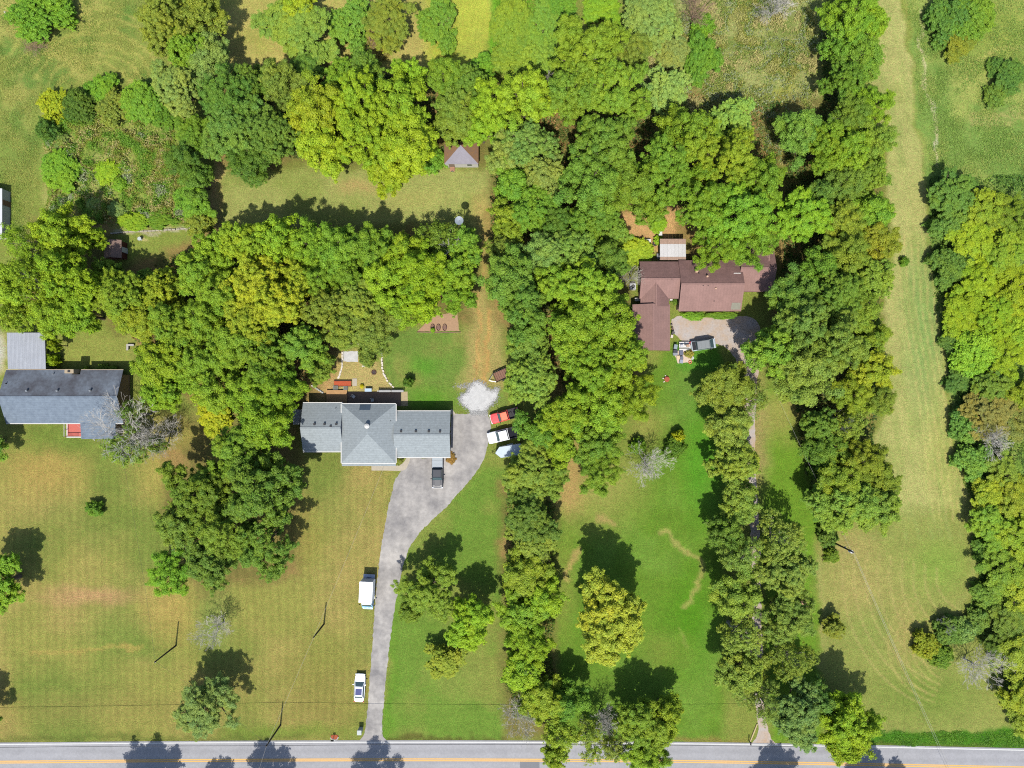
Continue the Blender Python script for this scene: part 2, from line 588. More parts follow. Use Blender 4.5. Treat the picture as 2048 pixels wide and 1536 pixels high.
    msk = np.clip(poly_sd(x, y, rect(880, -100, 985, 140)) / 20, 0, 1)
    P.c *= (1 + .05 * (lanes3 - .5) * 2 * msk)[..., None]
    P.c *= (1 + .22 * (vnoise(x, y, 14, 41, 4) - .5))[..., None]
    P.c *= np.array([.99, 1.0, .96])
    return P.c


def axis_coords(lo, hi, step, far):
    fine = np.arange(lo, hi + 1, step, dtype=float)
    out = [-far, -far * .6, -far * .35, -far * .2]
    return np.concatenate([[lo + o for o in (-9000, -4500, -2000, -900, -350, -120)], fine, [hi + o for o in (120, 350, 900, 2000, 4500, 9000)]])


def leafgrass_material():
    m = bpy.data.materials.new('ground_grass')
    m.use_nodes = True
    nt = m.node_tree
    b = nt.nodes['Principled BSDF']
    b.inputs['Roughness'].default_value = 0.95
    b.inputs['Specular IOR Level'].default_value = 0.1
    at = nt.nodes.new('ShaderNodeAttribute')
    at.attribute_name = 'Col'
    tc = nt.nodes.new('ShaderNodeTexCoord')
    prev = at.outputs['Color']
    for sc, amt, lo, hi in ((6.0, .34, .36, .64), (1.5, .13, .34, .66), (.4, .09, .3, .7)):
        n = nt.nodes.new('ShaderNodeTexNoise')
        n.inputs['Scale'].default_value = sc
        n.inputs['Detail'].default_value = 4
        n.inputs['Roughness'].default_value = .7
        nt.links.new(tc.outputs['Object'], n.inputs['Vector'])
        mr = nt.nodes.new('ShaderNodeMapRange')
        mr.inputs[1].default_value, mr.inputs[2].default_value = lo, hi
        mr.inputs[3].default_value, mr.inputs[4].default_value = 1 - amt, 1 + amt
        nt.links.new(n.outputs['Fac'], mr.inputs[0])
        mx = nt.nodes.new('ShaderNodeMix')
        mx.data_type = 'RGBA'
        mx.blend_type = 'MULTIPLY'
        mx.inputs['Factor'].default_value = 1
        nt.links.new(prev, mx.inputs['A'])
        nt.links.new(mr.outputs[0], mx.inputs['B'])
        prev = mx.outputs['Result']
    # hue drift between straw and green
    n = nt.nodes.new('ShaderNodeTexNoise')
    n.inputs['Scale'].default_value = 2.6
    n.inputs['Detail'].default_value = 5
    nt.links.new(tc.outputs['Object'], n.inputs['Vector'])
    r = nt.nodes.new('ShaderNodeValToRGB')
    r.color_ramp.elements[0].position, r.color_ramp.elements[1].position = .35, .65
    r.color_ramp.elements[0].color = (.92, 1.03, .92, 1)
    r.color_ramp.elements[1].color = (1.08, .99, 1.05, 1)
    nt.links.new(n.outputs['Fac'], r.inputs['Fac'])
    mx = nt.nodes.new('ShaderNodeMix')
    mx.data_type = 'RGBA'
    mx.blend_type = 'MULTIPLY'
    mx.inputs['Factor'].default_value = 1
    nt.links.new(prev, mx.inputs['A'])
    nt.links.new(r.outputs['Color'], mx.inputs['B'])
    nt.links.new(mx.outputs['Result'], b.inputs['Base Color'])
    n = nt.nodes.new('ShaderNodeTexNoise')
    n.inputs['Scale'].default_value = 4.0
    n.inputs['Detail'].default_value = 5
    nt.links.new(tc.outputs['Object'], n.inputs['Vector'])
    bp = nt.nodes.new('ShaderNodeBump')
    bp.inputs['Strength'].default_value = .35
    bp.inputs['Distance'].default_value = .12
    nt.links.new(n.outputs['Fac'], bp.inputs['Height'])
    nt.links.new(bp.outputs['Normal'], b.inputs['Normal'])
    return m


def build_ground():
    xs = axis_coords(-40, 2088, 4.6, 0)
    ys = axis_coords(-40, 1600, 4.6, 0)
    X, Y = np.meshgrid(xs, ys)
    c = paint_ground(X, Y)
    z = np.zeros_like(X)
    v = np.stack([(X - CX) * S, (CY - Y) * S, z], -1).reshape(-1, 3)
    ny, nx = X.shape
    idx = np.arange(ny * nx).reshape(ny, nx)
    f = np.stack([idx[:-1, :-1], idx[1:, :-1], idx[1:, 1:], idx[:-1, 1:]], -1).reshape(-1, 4)
    me = bpy.data.meshes.new('ground')
    me.vertices.add(len(v))
    me.vertices.foreach_set('co', v.astype(np.float32).ravel())
    me.loops.add(f.size)
    me.loops.foreach_set('vertex_index', f.astype(np.int32).ravel())
    me.polygons.add(len(f))
    me.polygons.foreach_set('loop_start', (np.arange(len(f)) * 4).astype(np.int32))
    me.update(calc_edges=True)
    a = me.attributes.new('Col', 'FLOAT_COLOR', 'POINT')
    a.data.foreach_set('color', np.concatenate([c.reshape(-1, 3), np.ones((len(v), 1))], 1).astype(np.float32).ravel())
    me.materials.append(leafgrass_material())
    return tag(link(bpy.data.objects.new('ground', me)), 'grass covered ground under the whole scene', kind='structure')


ground = build_ground()

# ------------------------------------------------------------------ paved surfaces
ASPH = mat('road_asphalt', sr(170, 170, 173), .9, var=.08, vscale=.35, bump=.15, bscale=30, lines=('Y', 1.7, .05))
ASPH2 = mat('drive_asphalt', sr(150, 147, 146), .92, var=.13, vscale=.22, col2=sr(192, 187, 180), bump=.15, bscale=30, lines=('X', 1.5, .035))
PATCH = mat('asphalt_patch', sr(134, 135, 140), .9, var=.05, vscale=1.5)
WHITEP = mat('white_paint', sr(226, 226, 222), .7, var=.06, vscale=4)
YELP = mat('yellow_paint', sr(238, 186, 96), .7, var=.08, vscale=4)
CONC = mat('concrete', sr(196, 186, 166), .9, var=.08, vscale=1.5)
GRAVW = mat('white_gravel', sr(212, 212, 210), .95, var=.13, vscale=1.2, bump=.6, bscale=14)
GRAV = mat('drive_gravel', sr(206, 178, 148), .95, var=.10, vscale=.5, col2=sr(186, 180, 176), bump=.4, bscale=14)


def sheet(name, pts, z, m, label=None, jit=0.0, step=None):
    """flat polygon from photo pixels, thin, with optional ragged edge"""
    if jit:
        out = []
        n = len(pts)
        rr = random.Random(len(pts) * 31 + int(pts[0][0]))
        for i in range(n):
            a, b = pts[i], pts[(i + 1) % n]
            L = math.hypot(b[0] - a[0], b[1] - a[1])
            k = max(1, int(L / (step or 6)))
            for j in range(k):
                t = j / k
                out.append((a[0] + (b[0] - a[0]) * t + rr.uniform(-jit, jit), a[1] + (b[1] - a[1]) * t + rr.uniform(-jit, jit)))
        pts = out
    vs = [G(p[0], p[1], 0) + Vector((0, 0, z)) for p in pts]
    bm = bmesh.new()
    bv = [bm.verts.new(p) for p in vs]
    f = bm.faces.new(bv)
    f.normal_update()
    if f.normal.z < 0:
        f.normal_flip()
    bmesh.ops.triangulate(bm, faces=bm.faces[:])
    me = bpy.data.meshes.new(name)
    bm.to_mesh(me)
    bm.free()
    me.materials.append(m)
    o = link(bpy.data.objects.new(name, me))
    if label:
        o['label'] = label
    o['kind'] = 'structure'
    return o


ROADC = smooth_pts([(-900, 1530), (0, 1524), (350, 1521), (700, 1519.5), (1024, 1519.8), (1400, 1523), (1740, 1529), (2048, 1535.5), (3000, 1556)], 8)


def road_y(x):
    """photo y of the road centre line"""
    return float(np.interp(x, [p[0] for p in ROADC], [p[1] for p in ROADC]))


XS = list(range(-900, 3001, 60))


def road_band(name, o0, o1, z, m, label, xs=XS):
    top = [(x, road_y(x) + o0) for x in xs]
    bot = [(x, road_y(x) + o1) for x in reversed(xs)]
    return sheet(name, top + bot, z, m, label)


road_band('road', -39, 39, .030, ASPH, 'grey two lane asphalt road along the bottom')
road_band('edge_line', -36.2, -34.2, .035, WHITEP, 'white painted edge line on the near side of the road')
road_band('edge_line', 34.2, 36.2, .035, WHITEP, 'white painted edge line on the far side of the road')
road_band('centre_line', -2.9, -0.5, .035, YELP, 'upper yellow stripe of the double centre line')
road_band('centre_line', 0.6, 3.0, .035, YELP, 'lower yellow stripe of the double centre line')
road_band('asphalt_patch', 3.2, 33, .0325, PATCH, 'darker rectangular repair in the far lane', [1040, 1060, 1079])

DRIVE = [(722, 1488), (728, 1470), (733, 1440), (738, 1380), (744, 1300), (751, 1200), (759, 1120), (768, 1060), (778, 1010), (790, 960), (806, 935),
         (816, 916), (900, 916), (902, 838), (905, 828), (976, 828), (982, 850), (978, 880), (972, 908), (962, 930), (942, 958), (918, 985), (896, 1010), (870, 1035),
         (838, 1066), (816, 1100), (804, 1140), (796, 1180), (786, 1240), (778, 1300), (772, 1360), (766, 1420), (764, 1455), (766, 1475), (776, 1488)]
sheet('driveway', DRIVE, .020, ASPH2, 'grey paved driveway curving from the road to the garage', jit=1.1, step=4)
sheet('driveway_apron', [(712, 1489.5), (728, 1470), (765, 1472), (782, 1489.5)], .024, mat('apron_asphalt', sr(174, 168, 164), .9, var=.06), 'pale flared mouth of the paved driveway')
sheet('gravel_patch', smooth_pts([(944, 829), (932, 815), (921, 803), (922, 792), (934, 785), (937, 775), (945, 766), (957, 763), (968, 768), (976, 779), (987, 780), (996, 777), (994, 797), (984, 808),
                                  (974, 818), (969, 828)], 5), .016, GRAVW, 'fresh white gravel patch at the end of the driveway', jit=1.6, step=3)
sheet('front_walk', smooth_pts([(743, 931), (770, 932), (795, 931), (806, 926), (814, 915), (821, 913), (816, 930), (806, 941), (770, 941), (743, 941)], 4), .026, CONC, 'curved concrete front walk of the grey house')
sheet('concrete_pad', [(901, 819), (905, 819), (912, 829), (901, 829)], .024, CONC, 'small concrete pad at the garage corner')
GR2 = smooth_pts([(1342, 640), (1360, 632), (1420, 636), (1475, 632), (1510, 640), (1525, 680), (1515, 760), (1510, 860), (1512, 960), (1520, 1080), (1522, 1200), (1527, 1320), (1530, 1420), (1540, 1470), (1556, 1490)], 5) \
    + smooth_pts([(1500, 1490), (1516, 1465), (1512, 1420), (1508, 1320), (1504, 1200), (1502, 1080), (1494, 960), (1492, 860), (1486, 770), (1470, 716), (1440, 690), (1400, 690), (1365, 682), (1345, 660)], 5)
sheet('gravel_drive', GR2, .014, GRAV, 'gravel drive running under the trees to the brown house', jit=1.4, step=6)
# ------------------------------------------------------------------ buildings
SHG = mat('grey_shingles', sr(158, 167, 170), .9, var=.13, vscale=2.4, bump=.25, bscale=12, lines=('Y', .42, .05))
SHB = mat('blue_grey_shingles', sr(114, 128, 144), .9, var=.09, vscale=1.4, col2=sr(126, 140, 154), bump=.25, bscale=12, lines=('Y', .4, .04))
SHBD = mat('shade_and_stain_shingles', sr(92, 92, 100), .92, var=.18, vscale=.3, col2=sr(120, 130, 142), bump=.25, bscale=12)  # shade of the north slope put into the darker colour, with stain patches
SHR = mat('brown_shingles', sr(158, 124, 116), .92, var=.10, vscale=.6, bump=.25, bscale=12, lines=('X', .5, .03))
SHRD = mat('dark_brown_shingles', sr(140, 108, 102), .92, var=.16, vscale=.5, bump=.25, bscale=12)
WHT = mat('white_trim', sr(236, 234, 228), .6, var=.03)
SIDW = mat('white_siding', sr(222, 220, 212), .8, var=.04)
BRK = mat('brick_wall', sr(150, 96, 78), .9, var=.12, vscale=5)
BRK2 = mat('tan_brick_wall', sr(190, 160, 130), .9, var=.10, vscale=5)
GLASS = mat('window_glass', (.03, .04, .05), .08, spec=.6)
DARKM = mat('black_metal', (.018, .018, .02), .6, spec=.1)
GALV = mat('galvanised_metal', sr(200, 204, 206), .35, metal=.6, var=.06)
WOOD = mat('deck_wood', sr(204, 158, 106), .85, var=.10, vscale=2)
DOORM = mat('garage_door_white', sr(220, 220, 216), .6)
REDF = mat('red_porch_paint', sr(214, 110, 96), .7, var=.05)
METR = mat('grey_metal_roof', sr(196, 200, 206), .45, metal=.25, var=.06, vscale=.8)
METW = mat('rusty_white_metal_roof', sr(226, 224, 222), .5, var=.05, vscale=.7, col2=sr(232, 230, 228))
RUST = mat('rust_stained_metal', sr(190, 160, 140), .7, var=.14, vscale=2.5)


def wrect(px0, py0, px1, py1, z):
    a, b = G(px0, py1, z), G(px1, py0, z)
    return a.x, b.x, a.y, b.y       # x0 x1 y0 y1 in metres


class House:
    def __init__(self, name, label, cat, wall_m, loc_px):
        g = G(*loc_px)
        self.o = thing(name, label, cat, (g.x, g.y, 0))
        self.l = g
        self.wall_m = wall_m

    def part(self, mb, name, m, parent=None):
        mb.v = [(v[0] - self.l.x, v[1] - self.l.y, v[2]) for v in mb.v]
        return mb.build(name, m, parent or self.o)

    def gable(self, r, ez, rz, axis, mats, over=.45, ridge=None, t=.10, base=0.02, fascia=WHT, ends=(True, True), name='roof'):
        """r: eave rectangle in world metres; mats: (south/west slope, north/east slope)"""
        x0, x1, y0, y1 = r
        if axis == 'X':
            m_ = (y0 + y1) / 2 if ridge is None else ridge
            slopes = [[(x0, y0, ez), (x1, y0, ez), (x1, m_, rz), (x0, m_, rz)], [(x1, y1, ez), (x0, y1, ez), (x0, m_, rz), (x1, m_, rz)]]
        else:
            m_ = (x0 + x1) / 2 if ridge is None else ridge
            slopes = [[(x0, y1, ez), (x0, y0, ez), (m_, y0, rz), (m_, y1, rz)], [(x1, y0, ez), (x1, y1, ez), (m_, y1, rz), (m_, y0, rz)]]
        roofs = []
        for q, mm in zip(slopes, mats):
            mb = MB()
            mb.add([(p[0], p[1], p[2]) for p in q] + [(p[0], p[1], p[2] - t) for p in q], [(0, 1, 2, 3), (7, 6, 5, 4), (0, 4, 5, 1), (1, 5, 6, 2), (2, 6, 7, 3), (3, 7, 4, 0)])
            roofs.append(self.part(mb, name, mm))
        # walls with gable ends
        o = over
        if axis == 'X':
            a, b = x0 + o * .6, x1 - o * .6
            prof = [(y0 + o, base), (y1 - o, base), (y1 - o, ez + (rz - ez) * o / (y1 - m_) - t - .03), (m_, rz - t - .04), (y0 + o, ez + (rz - ez) * o / (m_ - y0) - t - .03)]
            self.part(MB().loft([[(a, p[0], p[1]) for p in prof], [(b, p[0], p[1]) for p in prof]]), 'wall', self.wall_m)
        else:
            a, b = y0 + o * .6, y1 - o * .6
            prof = [(x0 + o, base), (x1 - o, base), (x1 - o, ez + (rz - ez) * o / (x1 - m_) - t - .03), (m_, rz - t - .04), (x0 + o, ez + (rz - ez) * o / (m_ - x0) - t - .03)]
            self.part(MB().loft([[(p[0], a, p[1]) for p in prof], [(p[0], b, p[1]) for p in prof]]), 'wall', self.wall_m)
        # gutters along the eaves
        if fascia:
            if axis == 'X':
                self.part(MB().b2(x0, x1, y0 - .13, y0 - .004, ez - .16, ez - .02), 'gutter', fascia)
                self.part(MB().b2(x0, x1, y1 + .004, y1 + .13, ez - .16, ez - .02), 'gutter', fascia)
            else:
                self.part(MB().b2(x0 - .13, x0 - .004, y0, y1, ez - .16, ez - .02), 'gutter', fascia)
                self.part(MB().b2(x1 + .004, x1 + .13, y0, y1, ez - .16, ez - .02), 'gutter', fascia)
        # ridge cap
        if axis == 'X':
            self.part(MB().box(((x0 + x1) / 2, m_, rz + .015), (x1 - x0 - .02, .26, .05)), 'ridge_cap', mats[0])
        else:
            self.part(MB().box((m_, (y0 + y1) / 2, rz + .015), (.26, y1 - y0 - .02, .05)), 'ridge_cap', mats[0])
        return roofs

    def hip(self, r, ez, a, b, mats, over=.45, t=.1, base=.02, fascia=WHT):
        """a (south or west) and b ridge ends in metres; mats S E N W"""
        x0, x1, y0, y1 = r
        A, B = Vector(a), Vector(b)
        c = [(x0, y0, ez), (x1, y0, ez), (x1, y1, ez), (x0, y1, ez)]
        if abs(A.y - B.y) >= abs(A.x - B.x):
            q = [[c[0], c[1], A], [c[1], c[2], B, A], [c[2], c[3], B], [c[3], c[0], A, B]]
        else:
            q = [[c[0], c[1], B, A], [c[1], c[2], B], [c[2], c[3], A, B], [c[3], c[0], A]]
        for f, mm in zip(q, mats):
            if (Vector(f[-1]) - Vector(f[-2])).length < 1e-4:
                f = f[:-1]
            n = len(f)
            mb = MB().add([tuple(p) for p in f] + [(p[0], p[1], p[2] - t) for p in f],
                          [tuple(range(n)), tuple(range(2 * n - 1, n - 1, -1))] + [(i, n + i, n + (i + 1) % n, (i + 1) % n) for i in range(n)])
            self.part(mb, 'roof_slope', mm)
        self.part(MB().b2(x0 + over, x1 - over, y0 + over, y1 - over, base, ez - .02), 'wall', self.wall_m)
        if fascia:
            for bb in ((x0, x1, y0 - .13, y0 - .004), (x0, x1, y1 + .004, y1 + .13), (x0 - .13, x0 - .004, y0, y1), (x1 + .004, x1 + .13, y0, y1)):
                self.part(MB().b2(*bb, ez - .16, ez - .02), 'gutter', fascia)

    def win(self, x, y, face, w=1.1, h=1.2, z=1.0):
        """face: 'S','N','E','W' side of the wall the window sits in"""
        d = {'S': (0, -1), 'N': (0, 1), 'E': (1, 0), 'W': (-1, 0)}[face]
        sx, sy = (w, .06) if d[0] == 0 else (.06, w)
        f = self.part(MB().box((x + d[0] * .02, y + d[1] * .02, z + h / 2), (sx + (.14 if d[0] == 0 else 0), sy + (.14 if d[1] == 0 else 0), h + .14)), 'window', WHT)
        self.part(MB().box((x + d[0] * .035, y + d[1] * .035, z + h / 2), (sx, sy, h)), 'pane', GLASS, f)
        return f

    def vent(self, px, py, z, m=DARKM, s=.34, h=.14):
        g = G(px, py, z)
        return self.part(MB().box((g.x, g.y, z + h / 2 - .02), (s, s, h)), 'roof_vent', m)

    def pipe(self, px, py, z, r=.07, h=.35, m=DARKM, name='vent_pipe'):
        g = G(px, py, z)
        return self.part(MB().cyl((g.x, g.y, z - .1), r, h, 8), name, m)


# --- grey-roofed house with the garage
h = House('grey_roofed_house', 'long house with grey shingle roofs, a square hip in the middle and a garage wing', 'house', BRK, (745, 868))
rW = wrect(606, 806, 686, 903, 2.8)
h.gable(rW, 2.8, 4.5, 'X', (SHG, SHG))
rE = wrect(790, 822.5, 901, 914.5, 2.8)
h.gable(rE, 2.8, 4.4, 'X', (SHG, SHG))
rC = wrect(683, 808, 791.5, 926, 3.5)
ap = G(735, 868, 5.9)
ap2 = G(735, 854, 5.9)
h.hip(rC, 3.5, ap, ap2, (SHG, SHG, SHG, SHG))
# low porch roof running along the front of the hip
x0, x1, y0, y1 = rC
h.part(MB().add([(x0, y0 - .55, 3.22), (x1, y0 - .55, 3.22), (x1, y0 + .05, 3.38), (x0, y0 + .05, 3.38), (x0, y0 - .55, 3.12), (x1, y0 - .55, 3.12), (x1, y0 + .05, 3.2), (x0, y0 + .05, 3.2)],
                [(0, 1, 2, 3), (7, 6, 5, 4), (0, 4, 5, 1), (1, 5, 6, 2), (2, 6, 7, 3), (3, 7, 4, 0)]), 'porch_roof', SHG)
for fx in (.06, .35, .65, .94):
    h.part(MB().box((x0 + (x1 - x0) * fx, y0 - .35, 1.57), (.16, .16, 3.1)), 'porch_post', WHT)
# small side roof at the west end
rS = wrect(588, 819, 606, 849, 2.4)
h.part(MB().box(((rS[0] + rS[1]) / 2, (rS[2] + rS[3]) / 2, 2.4), (rS[1] - rS[0], rS[3] - rS[2], .12)), 'side_roof', SHG)
for yy in (rS[2] + .15, rS[3] - .15):
    h.part(MB().box((rS[0] + .15, yy, 1.18), (.12, .12, 2.32)), 'porch_post', WHT)
h.part(MB().b2(rS[0] - .1, rS[0] - .004, rS[2], rS[3], 2.3, 2.45), 'gutter', WHT)
for p in ((629, 848), (649, 848), (672.5, 848), (661.5, 852.5)):
    h.vent(*p, 4.4)
for p in ((802, 862.5), (831.5, 862.5), (857.5, 862.5), (880, 863)):
    h.vent(*p, 4.28)
h.pipe(672, 816, 3.1)
h.pipe(704, 818.5, 3.8)
h.pipe(781.5, 841.5, 3.75)
g = G(734.5, 852, 5.85)
tv = h.part(MB().cyl((g.x, g.y, 5.75), .17, .3, 10).cyl((g.x, g.y, 6.05), .36, .16, 12, .42).cyl((g.x, g.y, 6.21), .42, .2, 12, .12), 'turbine_vent', WHT)
# dark panel on the back slope
x0, x1, y0, y1 = rC
sl = (5.9 - 3.5) / ((y1 - ap2.y))
for k, (pa, pb) in enumerate(((720, 731), (731.6, 741))):
    qa, qb = G(pa, 808, 3.6), G(pb, 818, 3.9)
    yA, yB = y1 - .1, y1 - 1.0
    zA, zB = 3.5 + (y1 - yA) * sl + .05, 3.5 + (y1 - yB) * sl + .05
    h.part(MB().add([(qa.x, yA, zA), (qb.x, yA, zA), (qb.x, yB, zB), (qa.x, yB, zB), (qa.x, yA, zA - .06), (qb.x, yA, zA - .06), (qb.x, yB, zB - .06), (qa.x, yB, zB - .06)],
                    [(3, 2, 1, 0), (4, 5, 6, 7), (1, 5, 4, 0), (2, 6, 5, 1), (3, 7, 6, 2), (0, 4, 7, 3)]), 'skylight', GLASS)
# doors and windows
for fx in (.2, .5, .8):
    h.win(rW[0] + (rW[1] - rW[0]) * fx, rW[2] + .45, 'S')
    h.win(rW[0] + (rW[1] - rW[0]) * fx, rW[3] - .45, 'N')
for fx in (.3, .72):
    cx_ = rE[0] + (rE[1] - rE[0]) * fx
    d = h.part(MB().box((cx_, rE[2] + .44, 1.12), (2.7, .08, 2.15)), 'garage_door', DOORM)
    for k in range(4):
        h.part(MB().box((cx_, rE[2] + .39, .32 + k * .53), (2.5, .04, .42)), 'door_panel', DOORM, d)
for fx in (.2, .8):
    h.win(rC[0] + (rC[1] - rC[0]) * fx, rC[2] + .45, 'S', 1.6, 1.4, 1.0)
    h.win(rC[0] + (rC[1] - rC[0]) * fx, rC[3] - .45, 'N', 1.4, 1.3, 1.0)
h.part(MB().box((rC[0] + (rC[1] - rC[0]) * .5, rC[2] + .43, 1.08), (1.0, .08, 2.05)), 'front_door', mat('door_green', sr(70, 80, 60), .5))
h.win(rE[1] - .27, (rE[2] + rE[3]) / 2, 'E')

# --- blue-grey house on the left
h = House('blue_grey_house', 'ranch house with a blue-grey shingle roof and red front porch', 'house', BRK2, (120, 795))
x0, x1, y0, y1 = wrect(12, 740, 246.5, 846.5, 2.7)
rz = 4.6
xe = G(-6, 791, rz).x
m_ = (y0 + y1) / 2
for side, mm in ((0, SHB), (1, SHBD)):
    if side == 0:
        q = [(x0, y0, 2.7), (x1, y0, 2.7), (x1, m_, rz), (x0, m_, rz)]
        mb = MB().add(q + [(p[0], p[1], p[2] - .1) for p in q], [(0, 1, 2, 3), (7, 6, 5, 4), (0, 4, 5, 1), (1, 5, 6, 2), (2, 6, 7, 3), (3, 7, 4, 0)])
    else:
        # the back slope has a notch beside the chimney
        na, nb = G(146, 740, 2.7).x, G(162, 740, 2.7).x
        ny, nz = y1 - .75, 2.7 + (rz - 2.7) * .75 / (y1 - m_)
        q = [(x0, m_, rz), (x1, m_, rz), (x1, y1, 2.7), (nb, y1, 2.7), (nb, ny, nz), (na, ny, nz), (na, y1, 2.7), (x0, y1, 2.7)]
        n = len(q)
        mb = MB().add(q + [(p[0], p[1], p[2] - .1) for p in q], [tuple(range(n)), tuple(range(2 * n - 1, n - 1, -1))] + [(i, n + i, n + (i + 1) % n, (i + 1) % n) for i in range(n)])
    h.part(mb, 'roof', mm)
prof = [(y0 + .45, .02), (y1 - .8, .02), (y1 - .8, 2.95), (m_, rz - .15), (y0 + .45, 2.85)]
h.part(MB().loft([[(x0 + .3, p[0], p[1]) for p in prof], [(x1 - .3, p[0], p[1]) for p in prof]]), 'wall', BRK2)
h.part(MB().b2(x0, x1, y0 - .13, y0 - .004, 2.54, 2.68), 'gutter', WHT)
h.part(MB().b2(x0, na, y1 + .004, y1 + .1, 2.56, 2.68), 'gutter', mat('tan_gutter', sr(205, 185, 160), .6))
h.part(MB().b2(nb, x1, y1 + .004, y1 + .1, 2.56, 2.68), 'gutter', MATS['tan_gutter'])
h.part(MB().box(((x0 + x1) / 2, m_, rz + .015), (x1 - x0 - .02, .24, .05)), 'ridge_cap', SHB)
ca, cb = G(129, 746, 4.2), G(147, 739, 4.2)
ch = h.part(MB().b2(ca.x, cb.x, ca.y - .05, cb.y + .05, .02, 4.2), 'chimney', mat('chimney_stone', sr(186, 168, 140), .9, var=.12, vscale=6))
h.part(MB().box(((ca.x + cb.x) / 2, (ca.y + cb.y) / 2, 4.24), (.4, .35, .12)), 'flue', DARKM, ch)
for p in ((54, 781.5), (115, 781.5), (181, 781)):
    g = G(*p, 4.3)
    h.part(MB().cyl((g.x, g.y, 4.1), .14, .45, 10).cyl((g.x, g.y, 4.55), .2, .12, 10, .1), 'roof_vent', GALV)
h.pipe(13, 767, 3.7, .09, .4)
h.pipe(107, 748, 3.1, .08, .45, GALV)
# front extension with its own roof
ex0, ex1, ey0, _ = wrect(162, 840, 232, 878, 2.55)
zt = 2.55 + (y0 + .4 - ey0) * .2
h.part(MB().add([(ex0, ey0, 2.5), (ex1, ey0, 2.5), (ex1, y0 + .02, 2.78), (ex0, y0 + .02, 2.78), (ex0, ey0, 2.4), (ex1, ey0, 2.4), (ex1, y0 + .02, 2.6), (ex0, y0 + .02, 2.6)],
                [(0, 1, 2, 3), (7, 6, 5, 4), (0, 4, 5, 1), (1, 5, 6, 2), (2, 6, 7, 3), (3, 7, 4, 0)]), 'front_roof', SHB)
h.part(MB().b2(ex0 + .3, ex1 - .3, ey0 + .3, y0 + .44, .02, 2.4), 'wall', BRK2)
h.part(MB().box(((ex0 + ex1) / 2, ey0 + .28, 1.5), (1.8, .08, 1.2)), 'window', GLASS)
# red porch, white rails
px0, px1 = G(138, 870).x, ex0 + .25
py0, py1 = G(138, 872.5).y, y0 + .44
pf = h.part(MB().b2(px0, px1, py0, py1, .02, .42), 'porch_floor', REDF)
h.part(MB().b2(px0 - .25, px1, py0 - .22, py0 - .004, .02, .30), 'porch_step', WHT)
h.part(MB().b2(px0 - .25, px0 - .004, py0 - .004, py1, .02, .30), 'porch_step', WHT)
for i in range(3):
    h.part(MB().box((px0 + .08, py0 + .1 + i * (py1 - py0 - .5) / 2, .92), (.1, .1, 1.0)), 'rail_post', WHT)
h.part(MB().b2(px0 + .05, px0 + .13, py0 + .05, py1 - .35, 1.42, 1.50), 'hand_rail', WHT)
h.part(MB().b2(px0 + .131, px1 - .1, py0 + .05, py0 + .13, 1.42, 1.50), 'hand_rail', mat('dark_red_paint', sr(120, 40, 42), .6))
for i in range(9):
    h.part(MB().box((px0 + .3 + i * .2, py0 + .09, .9), (.04, .04, 1.0)), 'baluster', MATS['dark_red_paint'])
g = G(188, 880)
h.part(MB().tube([(g.x, g.y + .5, 2.3), (g.x, g.y + .4, .15), (g.x + .15, g.y - .1, .1)], .06), 'downspout', WHT)
for fx in (.12, .3, .46):
    h.win(x0 + (x1 - x0) * fx, y0 + .45, 'S')

# --- metal carport
c = thing('metal_carport', 'carport with a corrugated grey metal roof behind the blue-grey house', 'carport', G(53, 702))
l = G(53, 702)
x0, x1, y0, y1 = wrect(15, 665.5, 91, 738, 2.9)
npan = 10
for i in range(npan):
    a, b = x0 + (x1 - x0) * i / npan, x0 + (x1 - x0) * (i + 1) / npan - .012
    secs = []
    ring = []
    nr = 12
    for k in range(nr + 1):
        t = k / nr
        ring.append((a + (b - a) * t - l.x, 2.82 + (.045 if (k % 4) in (1, 2) else 0)))
    top = [[(p[0], y - l.y, p[1] + (0.25 if y > y0 + 1 else 0)) for p in ring] for y in (y0, y1)]
    mb = MB()
    n = len(ring)
    vs = top[0] + top[1]
    mb.add(vs, [(k, k + 1, n + k + 1, n + k) for k in range(n - 1)])
    mb.add([(p[0], p[1], p[2] - .02) for p in vs], [(k, n + k, n + k + 1, k + 1) for k in range(n - 1)])
    mb.build('roof_panel', METR, c)
for xx in (x0 + .2, (x0 + x1) / 2, x1 - .2):
    for yy in (y0 + .3, y1 - .2):
        zt = 2.8 + (.22 if yy > y0 + 1 else 0)
        MB().box((xx - l.x, yy - l.y, zt / 2 + .01), (.1, .1, zt - .04)).build('post', GALV, c)
MB().b2(x0 - l.x, x1 - l.x, y0 + .25 - l.y, y0 + .35 - l.y, 2.68, 2.8).build('beam', GALV, c)
MB().b2(x0 - l.x, x1 - l.x, y1 - .25 - l.y, y1 - .15 - l.y, 2.9, 3.02).build('beam', GALV, c)

# --- white metal building at the left edge
h = House('white_metal_building', 'white metal roofed building cut by the left edge', 'building', SIDW, (-30, 425))
WMR = mat('white_metal_roof', sr(232, 234, 236), .5, var=.03)
h.gable((-95.0, -88.2, G(0, 474, 2.1).y, G(0, 377, 2.1).y), 2.1, 3.3, 'Y', (WMR, WMR), over=.06, fascia=None)
h.part(MB().box((-88.2, G(0, 410).y, 1.0), (.06, .9, 1.9)), 'side_door', mat('brown_door', sr(150, 110, 90), .7))

